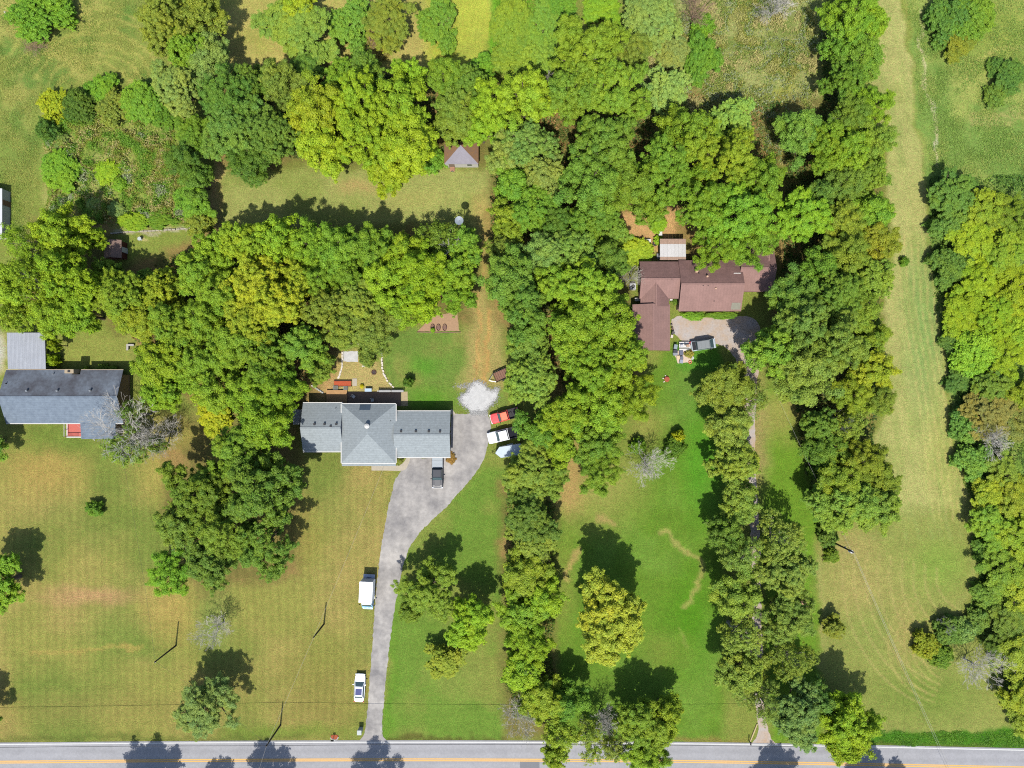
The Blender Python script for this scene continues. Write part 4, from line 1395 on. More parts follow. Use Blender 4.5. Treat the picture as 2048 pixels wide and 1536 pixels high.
def stones(pts, label, n):
    p0 = G(*pts[0])
    t = thing('stone_border', label, 'stone border', p0, 0, 'white stone borders')
    rr = random.Random(n)
    P_ = smooth_pts(pts, 10)
    L = [0]
    for u, v in zip(P_[:-1], P_[1:]):
        L.append(L[-1] + math.hypot(v[0] - u[0], v[1] - u[1]))
    meshes = []
    for k in range(3):
        mb = MB()
        mb.prism([(.24, -.12), (.27, .06), (.12, .16), (-.16, .15), (-.27, .02), (-.18, -.14)], 0, .16 + .03 * k)
        meshes.append(mb.mesh('stone', SW))
    for k in range(n):
        s_ = L[-1] * k / (n - 1)
        i = min(range(len(L)), key=lambda q: abs(L[q] - s_))
        g = G(*P_[i]) - p0
        o = bpy.data.objects.new('stone', meshes[k % 3])
        link(o, t)
        o.location = (g.x + rr.uniform(-.06, .06), g.y + rr.uniform(-.06, .06), 0)
        q = P_[min(i + 1, len(P_) - 1)]
        w_ = P_[max(i - 1, 0)]
        o.rotation_euler = (0, 0, math.atan2(-(q[1] - w_[1]), q[0] - w_[0]) + rr.uniform(-.25, .25))
        o.scale = (rr.uniform(.8, 1.15), rr.uniform(.8, 1.2), rr.uniform(.7, 1.3))


stones([(685, 706), (684, 722), (683, 738), (677, 754)], 'curved white stone border on the deck side of the dry yard', 10)
stones([(764, 698), (764, 722), (766, 742), (774, 760), (786, 774)], 'curved white stone border between dry yard and green lawn', 16)
stones([(686, 690), (710, 688), (740, 688), (758, 690)], 'straight white stone border at the top of the dry yard', 13)
sheet('gravel_pad', [(686, 703), (718, 702), (716, 724), (687, 723)], .012, GRAVW, 'square white gravel pad in the dry yard', jit=.8, step=4)
t = thing('fire_ring', 'dark fire ring of stones in the dry yard', 'fire pit', G(748, 745))
for k in range(8):
    a = k * math.pi / 4
    MB().box((.36 * math.cos(a), .36 * math.sin(a), .1), (.22, .18, .2), rz=a).build('stone', mat('sooty_stone', sr(110, 80, 72), .95, var=.2, vscale=6), t)
MB().cyl((0, 0, .0), .3, .08, 12).build('ash', mat('ash', (.03, .025, .025), .95), t)
tag(MB().prism([(-.3, -.2), (.25, -.25), (.35, .15), (-.1, .3)], 0, .12).build('flat_stone', SW, None, loc=G(727, 731.5)), 'single pale flat stone below the shrub in the dry yard', 'stone')
t = thing('rock_edging', 'row of grey boulders left of the deck', 'boulders', G(635, 778))
for k in range(7):
    MB().cyl((-.9 + k * .3, .6 - k * .2, 0), .22, .3, 7, .13).build('boulder', mat('grey_rock', sr(206, 206, 200), .9, var=.1), t)

# garden plot with three bed rings
l = G(878, 645)
GS = mat('garden_soil', sr(184, 150, 116), .95, var=.12, vscale=3)
sheet('garden_plot', [(834, 663), (866, 632), (900, 626), (915, 625), (918, 662)], .010, GS, 'bare brown garden plot', jit=.6, step=5)
for k, (px, lab) in enumerate(((865.5, 'left oval wire bed ring in the garden plot, plant inside'), (877, 'middle oval wire bed ring in the garden plot'), (889.5, 'right oval wire bed ring in the garden plot'))):
    t = thing('bed_ring', lab, 'bed ring', G(px, 655), 0, 'oval rings in the garden plot')
    pts = [(.34 * math.cos(a), .56 * math.sin(a), .16) for a in np.linspace(0, 2 * math.pi, 19)]
    MB().tube(pts, .055, 5).build('rim', mat('dark_ring', sr(96, 62, 60), .8), t)
    MB().cyl((0, 0, 0), .33, .1, 14).build('soil', mat('ring_soil', sr(140, 108, 96), .95, var=.2, vscale=8), t)
tag(MB().tube([G(834, 664) + Z * .08, G(866, 665) + Z * .08, G(900, 665) + Z * .08, G(922, 664) + Z * .08], .07).build('garden_edging', mat('edge_timber', sr(150, 120, 100), .9)), 'thin timber edging along the bottom of the garden plot', 'edging')
t = thing('garden_swing', 'weathered orange wooden glider between the trees above the garden plot', 'bench', G(885, 592))
ORW = mat('orange_wood', sr(232, 170, 120), .8, var=.1)
for k in range(5):
    MB().b2(-.6, .6, -.3 + k * .13, -.3 + k * .13 + .1, .42, .46).build('slat', ORW, t)
for k in range(4):
    MB().b2(-.6, .6, .36 + k * .03, .39 + k * .03, .5 + k * .14, .6 + k * .14).build('back_slat', ORW, t)
for x in (-.55, .55):
    MB().b2(x - .04, x + .04, -.3, .4, .0, .42).build('leg', ORW, t)

# dish among the trees
t = thing('satellite_dish', 'round silver dish on a mast among the trees', 'satellite dish', G(925, 462))
dz = 7.6
MB().cyl((0, 0, 0), .07, dz, 8).build('mast', GALV, t)
n = 18
rings = [[(r_ * math.cos(2 * math.pi * i / n), r_ * math.sin(2 * math.pi * i / n), dz + .02 + r_ * r_ * .35) for i in range(n)] for r_ in (.05, .3, .52, .7)]
MB().loft(rings + [[(p[0] * 1.02, p[1] * 1.02, p[2] + .03) for p in rings[3]], [(p[0] * .98, p[1] * .98, p[2] + .05) for p in rings[2]], [(p[0], p[1], p[2] + .05) for p in rings[0]]]).build('dish', mat('dish_metal', sr(160, 170, 178), .6, metal=.2, var=.1), t)
MB().tube([(0, 0, dz + .05), (.1, -.15, dz + .6)], .03).build('feed_arm', GALV, t)

# cart in front of the hip-roofed shed
t = thing('wooden_cart', 'weathered pinkish wooden cart at the front of the hip-roofed shed', 'cart', G(905, 338))
PK = mat('pinkish_wood', sr(188, 142, 112), .9, var=.12, vscale=4)
for k in range(4):
    MB().b2(-.42, .42, -.55 + k * .28, -.55 + k * .28 + .25, .4, .45).build('plank', PK, t)
for s in (-1, 1):
    wheel(t, 0, s * .5, .28, .08)
MB().b2(-.42, .42, .56, .62, .4, .85).build('end_board', PK, t)

# edging wall / log along the little lawn, left
t = thing('low_stone_wall', 'long low pale wall along the top of the small shed lawn', 'wall', G(225, 466))
base = G(225, 466)
W_ = smooth_pts([(226, 467), (262, 464), (300, 462.5), (340, 460), (378, 457.5)], 5)
ms = MB().box((0, 0, .14), (.62, .22, .28)).mesh('stone', mat('pale_wall_stone', sr(196, 188, 166), .9, var=.12, vscale=5))
for k, p in enumerate(W_):
    g = G(*p) - base
    o = link(bpy.data.objects.new('stone', ms), t)
    o.location = (g.x, g.y, 0)
    o.rotation_euler = (0, 0, .05 + (k % 3 - 1) * .05)
t = thing('stone_bird_bath', 'small round bird bath on the shed lawn', 'bird bath', G(283, 479))
MB().cyl((0, 0, 0), .18, .1, 10).cyl((0, 0, .1), .08, .5, 8).build('stem', STN, t)
MB().cyl((0, 0, .6), .16, .14, 12, .34).build('bowl', STN, t)
t = thing('concrete_bench', 'grey corner bench at the tree edge behind the blue-grey house', 'bench', G(263, 694))
MB().b2(-.65, .65, .15, .5, .4, .48).build('seat', mat('bench_grey', sr(190, 186, 176), .9, var=.08), t)
MB().b2(-.66, -.3, -.6, .148, .4, .48).build('seat_return', MATS['bench_grey'], t)
for p in ((-.5, -.4), (-.5, .3), (.5, .3)):
    MB().box((p[0], p[1], .2), (.12, .12, .4)).build('leg', MATS['bench_grey'], t)

# ------------------------------------------------------------------ around the brown house
t = thing('air_conditioner', 'white air conditioning unit at the west wall of the brown house', 'air conditioner', G(1264.5, 574))
MB().b2(-.48, .48, -.52, .52, .04, .85).build('cabinet', mat('ac_grey', sr(214, 218, 222), .6), t)
MB().cyl((0, 0, .852), .34, .04, 16).build('fan_grille', BLKP, t)
MB().box((0, 0, .9), (.5, .06, .02)).build('fan_guard', GALV, t)
MB().b2(-.55, .55, -.6, .6, 0, .04).build('base_pad', CONC, t)
for px, py, sx, sy, hh, m_, nm, lab in ((1294, 483.5, 1.1, .65, .6, WHT, 'chest_cooler', 'white chest freezer on bare earth behind the brown house'),
                                        (1319, 469, .55, .65, .8, WHT, 'white_cabinet', 'white cabinet at the corner of the rusty patio cover'),
                                        (1301, 501, .45, .35, .35, WHT, 'storage_box', 'small white box in the weeds behind the brown house'),
                                        (1316, 513, .6, .8, .5, GALV, 'metal_bin', 'grey metal bin beside the patio cover'),
                                        (1273, 600, .8, .5, .7, SIDW, 'storage_box', 'pale storage box at the west wall of the brown house'),
                                        (1342.5, 598, .7, .6, .5, WHT, 'storage_box', 'white box in the corner between the brown wings')):
    t = thing(nm, lab, 'box', G(px, py))
    MB().b2(-sx / 2, sx / 2, -sy / 2, sy / 2, .0, hh).build('case', m_, t)
    MB().b2(-sx / 2 - .02, sx / 2 + .02, -sy / 2 - .02, sy / 2 + .02, hh + .003, hh + .06).build('lid', m_, t)
    MB().box((0, -sy / 2 - .035, hh - .02), (sx * .3, .03, .06)).build('handle', GALV, t)
t = thing('old_tyre', 'old black tyre lying behind the brown house', 'tyre', G(1310, 487))
pts = [(.34 * math.cos(a), .34 * math.sin(a), .14) for a in np.linspace(0, 2 * math.pi, 17)]
MB().tube(pts, .14, 7).build('tyre_ring', TYRE, t)

# junk round the garage wing
sheet('pale_tarp', [(1354, 702), (1376, 700), (1384, 724), (1356, 727), (1350, 712)], .012, mat('tarp_tan', sr(226, 204, 182), .8, var=.1, vscale=3), 'pale tarp spread on the grass below the junk table', jit=.8, step=4)
t = thing('junk_table', 'white folding table piled with odds and ends by the brown garage wing', 'table', G(1367, 692))
MB().b2(-.95, .95, -.32, .32, .70, .75).build('table_top', WHT, t)
for x in (-.85, .85):
    for y in (-.25, .25):
        MB().box((x, y, .35), (.05, .05, .69)).build('leg', GALV, t)
for y0_, lab in ((686, 'white bench behind the junk table'), (699.5, 'white bench in front of the junk table')):
    t = thing('white_bench', lab, 'bench', G(1367, y0_), 0, 'white benches by the junk table')
    MB().b2(-.85, .85, -.18, .18, .42, .47).build('seat', WHT, t)
    for x in (-.7, .7):
        MB().box((x, 0, .21), (.06, .3, .42)).build('leg', WHT, t)
rr = random.Random(5)
ITEMS = [(1361, 692, 'crate', (.45, .35, .25), (214, 214, 220), .75, 'white crate on the junk table, left end'), (1368, 690, 'bucket', (.3, .3, .3), (90, 90, 96), .75, 'dark bucket on the junk table'),
         (1373, 692, 'carton', (.5, .4, .3), (196, 160, 130), .75, 'brown carton on the junk table, right end'),
         (1380, 687, 'red_cooler', (.55, .4, .4), (200, 60, 60), 0, 'red cooler beside the junk table'), (1380, 693, 'white_cooler', (.5, .42, .42), (226, 222, 222), 0, 'white cooler next to the red cooler'),
         (1381, 698, 'plastic_tub', (.5, .45, .35), (190, 196, 206), 0, 'pale plastic tub behind the grey van'),
         (1349, 694, 'grey_bin', (.55, .75, .9), (150, 164, 172), 0, 'pale grey wheeled bin at the garage wing corner'), (1349, 703, 'dark_bin', (.7, .55, .8), (60, 62, 72), 0, 'dark bin at the garage wing corner'),
         (1349.5, 708, 'grey_tote', (.75, .5, .5), (148, 156, 168), 0, 'flat grey tote below the dark bin'), (1361, 706, 'slate_tote', (.6, .8, .55), (104, 110, 130), 0, 'slate blue tote on the tarp'),
         (1362, 716, 'slate_tote', (.5, .5, .5), (110, 116, 132), 0, 'smaller slate tote lower on the tarp'), (1361.5, 723, 'grey_tote', (.55, .6, .4), (160, 166, 184), 0, 'pale lilac tote at the bottom of the tarp'),
         (1356, 715, 'carton', (.5, .6, .3), (232, 206, 168), 0, 'tan carton at the left edge of the tarp'),
         (1344, 657, 'orange_pot', (.4, .4, .4), (236, 160, 96), 0, 'orange pot against the garage wing wall'), (1342.5, 650, 'cream_pot', (.35, .35, .4), (240, 214, 180), 0, 'cream pot above the orange pot'),
         (1344.5, 666, 'dark_barrel', (.55, .7, .9), (84, 92, 98), 0, 'dark barrel against the garage wing wall'), (1343, 673, 'white_sack', (.35, .5, .3), (230, 216, 206), 0, 'white sack below the dark barrel')]
for i, (px, py, nm, s_, c_, z_, lab) in enumerate(ITEMS):
    t = thing(nm, lab, nm.split('_')[-1], G(px, py) + Vector((0, 0, z_ + (.004 if z_ else 0))), rr.uniform(-.2, .2))
    mm = mat('junk_%d_%d_%d' % c_, sr(*c_), .6, var=.06, vscale=5)
    if nm in ('bucket', 'orange_pot', 'cream_pot', 'dark_barrel'):
        MB().cyl((0, 0, 0), s_[0] / 2 * .85, s_[2], 12, s_[0] / 2).build('shell', mm, t)
        MB().cyl((0, 0, s_[2] + .002), s_[0] / 2 * .9, .02, 12).build('top', mat('junk_dark', (.05, .045, .04), .9), t)
    else:
        MB().b2(-s_[0] / 2, s_[0] / 2, -s_[1] / 2, s_[1] / 2, 0, s_[2]).build('case', mm, t)
        MB().b2(-s_[0] / 2 - .02, s_[0] / 2 + .02, -s_[1] / 2 - .02, s_[1] / 2 + .02, s_[2] + .002, s_[2] + .04).build('lid', mm, t)
t = thing('white_tub', 'round white tub at the edge of the tarp', 'tub', G(1383.5, 716))
MB().cyl((0, 0, 0), .26, .35, 14, .3).build('shell', WHT, t)
MB().cyl((0, 0, .352), .24, .01, 14).build('water', mat('tub_water', sr(200, 206, 210), .1), t)
t = thing('orange_ring', 'orange ring lying on the tarp corner', 'ring', G(1380, 724))
MB().tube([(.24 * math.cos(a), .24 * math.sin(a), .1) for a in np.linspace(0, 2 * math.pi, 15)], .08, 6).build('tube_ring', mat('orange_plastic', sr(240, 130, 96), .5), t)
t = thing('metal_fire_pit', 'round rusty red fire pit alone on the lawn', 'fire pit', G(1333, 758.5))
MB().cyl((0, 0, 0), .3, .12, 14, .36).cyl((0, 0, .12), .36, .3, 14, .46).build('bowl', mat('rusty_red_metal', sr(200, 92, 66), .8, var=.15, vscale=6), t)
MB().cyl((0, 0, .421), .4, .02, 14).build('embers', mat('ember_red', sr(180, 96, 70), .95, var=.25, vscale=8), t)
for k in range(3):
    a = 1.9 + k * 1.0
    MB().box((.62 * math.cos(a), .62 * math.sin(a), .08), (.25, .18, .16), rz=a).build('stone', SW, t)

# fallen log and litter
tag(MB().tube([G(29, 38) + Z * 2.4, G(34, 46) + Z * 2.3, G(39, 54) + Z * 2.0], [.16, .14, .1], 7).build('bare_log', mat('bleached_wood', sr(214, 206, 180), .85, var=.1)), 'bleached log lying on the bright green thicket', 'log')
t = thing('small_dead_stump', 'pale stump on the grass strip beside the east drive', 'stump', G(1608, 1203))
MB().cyl((0, 0, 0), .62, .22, 9, .5).build('stump_base', mat('stump_wood', sr(196, 158, 128), .9, var=.15, vscale=4), t)
MB().cyl((.75, .1, 0), .3, .15, 8, .22).build('root', MATS['stump_wood'], t)
# ------------------------------------------------------------------ foliage
def leaf_material(name, attr_col=False):
    m = bpy.data.materials.new(name)
    m.use_nodes = True
    nt = m.node_tree
    nt.nodes.clear()
    out = nt.nodes.new('ShaderNodeOutputMaterial')
    if attr_col:
        src = nt.nodes.new('ShaderNodeAttribute')
        src.attribute_name = 'Col'
        col = src.outputs['Color']
    else:
        src = nt.nodes.new('ShaderNodeObjectInfo')
        col = src.outputs['Color']
    lv = nt.nodes.new('ShaderNodeAttribute')
    lv.attribute_name = 'lv'
    mr = nt.nodes.new('ShaderNodeMapRange')
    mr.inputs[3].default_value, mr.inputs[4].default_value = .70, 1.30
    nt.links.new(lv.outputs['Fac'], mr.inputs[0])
    mx = nt.nodes.new('ShaderNodeMix')
    mx.data_type = 'RGBA'
    mx.blend_type = 'MULTIPLY'
    mx.inputs['Factor'].default_value = 1
    nt.links.new(col, mx.inputs['A'])
    nt.links.new(mr.outputs[0], mx.inputs['B'])
    res = mx.outputs['Result']
    if not attr_col:
        cl = nt.nodes.new('ShaderNodeAttribute')
        cl.attribute_name = 'cl'
        r = nt.nodes.new('ShaderNodeValToRGB')
        r.color_ramp.elements[0].color = (.76, .92, 1.1, 1)
        r.color_ramp.elements[1].color = (1.20, 1.08, .8, 1)
        nt.links.new(cl.outputs['Fac'], r.inputs['Fac'])
        m2 = nt.nodes.new('ShaderNodeMix')
        m2.data_type = 'RGBA'
        m2.blend_type = 'MULTIPLY'
        m2.inputs['Factor'].default_value = 1
        nt.links.new(res, m2.inputs['A'])
        nt.links.new(r.outputs['Color'], m2.inputs['B'])
        res = m2.outputs['Result']
    d = nt.nodes.new('ShaderNodeBsdfPrincipled')
    d.inputs['Roughness'].default_value = .55
    d.inputs['Specular IOR Level'].default_value = .12
    nt.links.new(res, d.inputs['Base Color'])
    tr = nt.nodes.new('ShaderNodeBsdfTranslucent')
    hs = nt.nodes.new('ShaderNodeMix')
    hs.data_type = 'RGBA'
    hs.blend_type = 'MULTIPLY'
    hs.inputs['Factor'].default_value = 1
    hs.inputs['B'].default_value = (1.15, 1.15, .5, 1)
    nt.links.new(res, hs.inputs['A'])
    nt.links.new(hs.outputs['Result'], tr.inputs['Color'])
    mixs = nt.nodes.new('ShaderNodeMixShader')
    mixs.inputs['Fac'].default_value = .28
    nt.links.new(d.outputs[0], mixs.inputs[1])
    nt.links.new(tr.outputs[0], mixs.inputs[2])
    nt.links.new(mixs.outputs[0], out.inputs['Surface'])
    return m


LEAF = leaf_material('tree_leaves')
LEAFC = leaf_material('weed_leaves', True)
BARK = mat('tree_bark', sr(120, 104, 88), .95, var=.2, vscale=3)
BARKP = mat('pale_bark', sr(190, 182, 168), .95, var=.12, vscale=3)
DEAD = mat('bleached_twigs', sr(214, 208, 196), .95, var=.08, vscale=3)
DEADB = mat('brown_twigs', sr(172, 140, 118), .95, var=.1, vscale=3)


def fib(n, rng, jit=.25):
    k = np.arange(n) + .5
    ph = np.arccos(1 - 2 * k / n) + rng.uniform(-jit, jit, n) / math.sqrt(n) * 2
    th = math.pi * (1 + 5 ** .5) * k + rng.uniform(-jit, jit, n) / math.sqrt(n) * 4
    return np.stack([np.cos(th) * np.sin(ph), np.sin(th) * np.sin(ph), np.cos(ph)], 1)


def unit(v):
    return v / np.maximum(np.linalg.norm(v, axis=-1, keepdims=True), 1e-9)


def make_leaves(c, nrm, L, Wd, rng, lv, cl):
    """pointed leaves at c with normals nrm"""
    n = len(c)
    t = unit(np.cross(nrm, unit(rng.normal(size=(n, 3)))))
    b = np.cross(nrm, t)
    a_, b_ = t * (L / 2)[:, None], b * (Wd / 2)[:, None]
    v = np.stack([c + a_ * 1.1, c - a_ * .8 + b_ * 1.1, c - a_ * .8 - b_ * 1.1], 1).reshape(-1, 3)
    return v, np.repeat(lv, 3), np.repeat(cl, 3)


STY = {  # lobe count, lobe size, clump radius, leaf length, density, keep, clump spacing
    'oak': dict(lobes=17, lr=.29, rc=(.42, .86), leaf=.228, dens=134, keep=1.0, sp=3.4),
    'fine': dict(lobes=24, lr=.255, rc=(.30, .62), leaf=.182, dens=180, keep=1.0, sp=3.2),
    'thin': dict(lobes=17, lr=.30, rc=(.30, .62), leaf=.21, dens=80, keep=.55, sp=3.0),
    'cedar': dict(lobes=30, lr=.22, rc=(.22, .44), leaf=.18, dens=190, keep=1.0, sp=2.3),
    'bush': dict(lobes=20, lr=.29, rc=(.24, .46), leaf=.19, dens=165, keep=1.0, sp=2.0),
}


def crown_arrays(R, h, style, seed):
    st = dict(STY[style])
    rng = np.random.RandomState(seed)
    f = rng.uniform(.78, 1.28)
    st['rc'] = tuple(q * f for q in st['rc'])
    st['lobes'] = int(st['lobes'] * rng.uniform(.75, 1.3))
    st['lr'] *= rng.uniform(.9, 1.12)
    st['leaf'] *= rng.uniform(.85, 1.15)
    st['sp'] *= rng.uniform(.85, 1.3)
    zc, Hc = {'bush': (h * .40, h * .62), 'cedar': (h * .52, h * .46)}.get(style, (h * .63, h * .37))
    nl = st['lobes']
    d = fib(int(nl * 1.35), rng, .7)
    d = d[d[:, 2] > -.5]
    ph = rng.uniform(0, 6.28, 4)
    az = np.arctan2(d[:, 1], d[:, 0])
    am = .5 if style == 'bush' else 1.0
    irr = 1 + am * (.17 * np.sin(2 * az + ph[0]) + .14 * np.sin(3 * az + ph[1]) + .10 * np.sin(5 * az + ph[2]))
    cen, lrs = [], []
    for i in range(len(d)):
        k = rng.uniform(.46, .90)
        taper = 1.0 - (.55 * max(0, d[i, 2]) if style == 'cedar' else 0)
        cen.append([d[i, 0] * R * k * irr[i] * taper, d[i, 1] * R * k * irr[i] * taper, zc + d[i, 2] * Hc * rng.uniform(.45, .9)])
        lrs.append(R * st['lr'] * rng.uniform(.7, 1.25))
    cen.append([R * rng.uniform(-.15, .15), R * rng.uniform(-.15, .15), zc + Hc * .5])
    lrs.append(R * st['lr'] * 1.1)
    cen, lrs = np.array(cen), np.array(lrs)
    V, LV, CL = [], [], []

    def clump(pc, nd, rc, tone):
        n = max(6, int(st['dens'] * rc * rc * 4 * st['keep'] * rng.uniform(.7, 1.2)))
        u = unit(rng.normal(size=(n, 3)) + np.array([nd[0] * .45, nd[1] * .45, .55]))
        rad = rc * (rng.uniform(.1, 1.0, n) ** .6 + (rng.rand(n) < .15) * rng.uniform(0, .45, n))
        c = pc + u * rad[:, None] * np.array([1, 1, .62])
        nr = unit(u * .66 + np.array([0, -.10, .58]) + rng.normal(size=(n, 3)) * .27)
        L = st['leaf'] * rng.uniform(.6, 1.35, n)
        v, a, b = make_leaves(c, nr, L, L * rng.uniform(.45, .75, n), rng, rng.rand(n), np.clip(tone + rng.normal(size=n) * .09, 0, 1))
        V.append(v); LV.append(a); CL.append(b)

    for i in range(len(cen)):
        lr = lrs[i]
        rcm = sum(st['rc']) / 2
        ns = max(7, int(4 * math.pi * lr * lr / (st['sp'] * rcm * rcm)))
        dd = fib(ns, rng, .9)
        lz = lr * min(1.0, Hc / R * .9 + .15)
        p = cen[i] + dd * np.array([lr, lr, lz]) * rng.uniform(.6, 1.14, (ns, 1))
        rel = (p - np.array([0, 0, zc])) / np.array([R, R, Hc])
        q = np.linalg.norm(rel, axis=1)
        keep = (q > .38) & (rel[:, 2] > -.42)
        if style == 'bush':
            keep = (q > .45) & (p[:, 2] > .1)
        for j in range(len(cen)):
            if j != i:
                keep &= np.linalg.norm((p - cen[j]) / lrs[j], axis=1) > .66
        keep &= rng.rand(ns) < (.93 if st['keep'] == 1 else .8)
        lobe_t = rng.rand()
        for pc, nd in zip(p[keep], dd[keep]):
            rc = rng.uniform(*st['rc'])
            clump(pc, nd, rc, .5 * lobe_t + .5 * rng.rand())
            if rng.rand() < .5:      # a spray reaching out of the lobe
                o = unit(nd + rng.normal(size=3) * .4)
                clump(pc + o * rc * rng.uniform(.9, 1.5) * np.array([1, 1, .5]), o, rc * rng.uniform(.35, .6), .5 * lobe_t + .5 * rng.rand())
    # sparse inner foliage so the crown is not hollow; inner shade put into its darker tone
    n = int(R * R * 11 * st['keep'])
    u = unit(rng.normal(size=(n, 3)))
    c = np.array([0, 0, zc - Hc * .15]) + u * np.array([R * .62, R * .62, Hc * .5]) * rng.rand(n, 1) ** .4
    c[:, 2] = np.maximum(c[:, 2], .15)
    nr = unit(np.array([0, 0, .8]) + rng.normal(size=(n, 3)) * .5)
    L = st['leaf'] * rng.uniform(1.2, 2.0, n)
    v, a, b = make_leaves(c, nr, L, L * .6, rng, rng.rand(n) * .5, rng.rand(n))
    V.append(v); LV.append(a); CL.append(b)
    return np.concatenate(V), np.concatenate(LV), np.concatenate(CL), cen, lrs, zc, Hc


def limb_mesh(name, R, h, cen, seed, m, thick=1.0, style='oak'):
    rr = random.Random(seed)
    mb = MB()
    tr = (.030 * h + .05) * thick
    fork = h * .32
    pts = [(0, 0, 0), (rr.uniform(-.1, .1), rr.uniform(-.1, .1), fork * .5), (rr.uniform(-.2, .2), rr.uniform(-.2, .2), fork), (rr.uniform(-.3, .3), rr.uniform(-.3, .3), h * .72)]
    mb.tube(pts, [tr * 1.25, tr, tr * .85, tr * .3], 7)
    for c in cen:
        if rr.random() < .9:
            a = Vector(pts[2]) * rr.uniform(.75, 1.0)
            a.z = fork * rr.uniform(.7, 1.15)
            c = Vector(c)
            mid = a.lerp(c, .5) + Vector((rr.uniform(-.3, .3), rr.uniform(-.3, .3), rr.uniform(-.1, .5)))
            mb.tube([a, mid, c], [tr * .42, tr * .28, tr * .1], 5)
            for _ in range(2):
                e = c + Vector((rr.uniform(-1, 1), rr.uniform(-1, 1), rr.uniform(-.3, .8))) * R * .25
                mb.tube([mid.lerp(c, .5), e], [tr * .16, tr * .05], 4)
    return mb.mesh(name, m)


ARCH = {}
TRIS = [0]


def arch(style, R, seed):
    key = (style, R, seed)
    if key not in ARCH:
        hh = {'bush': R * 1.15, 'cedar': R * 2.6}.get(style, R * 2.3)
        V, LV, CL, cen, lrs, zc, Hc = crown_arrays(R, hh, style, int(seed * 101 + R * 13))
        me = np_mesh('crown', V, 3, LEAF, {'lv': ('POINT', 'FLOAT', LV), 'cl': ('POINT', 'FLOAT', CL)})
        tm = limb_mesh('trunk', R, hh, cen, seed, BARKP if style == 'thin' else BARK, .55 if style == 'bush' else 1.0)
        # radius actually reached by the leaves
        rad = float(np.percentile(np.hypot(V[:, 0], V[:, 1]), 97))
        TRIS[0] += len(V) // 3
        ARCH[key] = (me, tm, hh, rad, zc / hh)
    return ARCH[key]


LEAFK = 1.58
COLS = {'D': (.040, .078, .020), 'M': (.066, .118, .018), 'L': (.105, .160, .016), 'Y': (.150, .165, .014), 'G': (.19, .18, .02),
        'B': (.095, .120, .050), 'O': (.092, .108, .028), 'K': (.062, .130, .018), 'R': (.120, .095, .050)}
SIZES = {'oak': (3.2, 4.6, 6.2), 'fine': (2.4, 3.8, 5.4), 'thin': (3.2, 4.8, 6.4), 'cedar': (1.6, 2.6, 4.0), 'bush': (1.0, 1.9, 3.4)}
NSEED = {'oak': 5, 'fine': 4, 'thin': 2, 'cedar': 2, 'bush': 3}
NAMES = {'oak': ('broadleaf_tree', 'tree'), 'fine': ('feathery_tree', 'tree'), 'thin': ('sparse_tree', 'tree'), 'cedar': ('cedar_tree', 'tree'), 'bush': ('shrub', 'shrub')}
TCOUNT = [0]


def tree(px, py, r, style, col, label, h=None, ry=None, name=None):
    TCOUNT[0] += 1
    rr = random.Random(TCOUNT[0] * 7919 + int(px))
    if style in ('oak', 'fine') and r > 30:
        r *= 1.07
    rw = r * S
    if h is None:
        h = {'bush': rw * 1.1 + .3, 'cedar': rw * 2.3 + 1.0}.get(style, min(17.0, rw * 1.9 + 2.8))
    if px > 1850 and style != 'bush':
        h *= .62
    zc = h * {'bush': .45, 'cedar': .55}.get(style, .68)
    base = G(px, py, zc)
    rw *= (H - zc) / H
    Rs = min(SIZES[style], key=lambda q: abs(math.log(q / rw)))
    me, tm, hh, rad, _ = arch(style, Rs, TCOUNT[0] % NSEED[style])
    nm, cat = NAMES[style]
    t = thing(name or nm, label, cat, (base.x, base.y, 0), 0, {'bush': 'shrubs and thickets'}.get(style, 'trees round the houses'))
    s = rw / rad
    sy = s if ry is None else s * ry / r
    rz = rr.uniform(0, 6.283) if ry is None else (0 if rr.random() < .5 else math.pi)
    t.scale = (s, sy, h / hh)
    t.rotation_euler = (0, 0, rz)
    c0 = COLS[col] if isinstance(col, str) else col
    if style != 'bush':
        c0 = tuple(p * .8 + q * .2 for p, q in zip(c0, (.098, .130, .017)))
    c0 = (max(c0[0], c0[1] * .57), c0[1], min(c0[2], c0[1] * .42))
    k = rr.uniform(.88, 1.12)
    hue = rr.uniform(-.07, .07)
    o = bpy.data.objects.new('crown', me)
    link(o, t)
    k *= LEAFK
    o.color = (c0[0] * k * (1 + hue) * .97, c0[1] * k * 1.03, c0[2] * k * (1 - hue) * .55, 1)
    o = bpy.data.objects.new('trunk', tm)
    link(o, t)
    return t


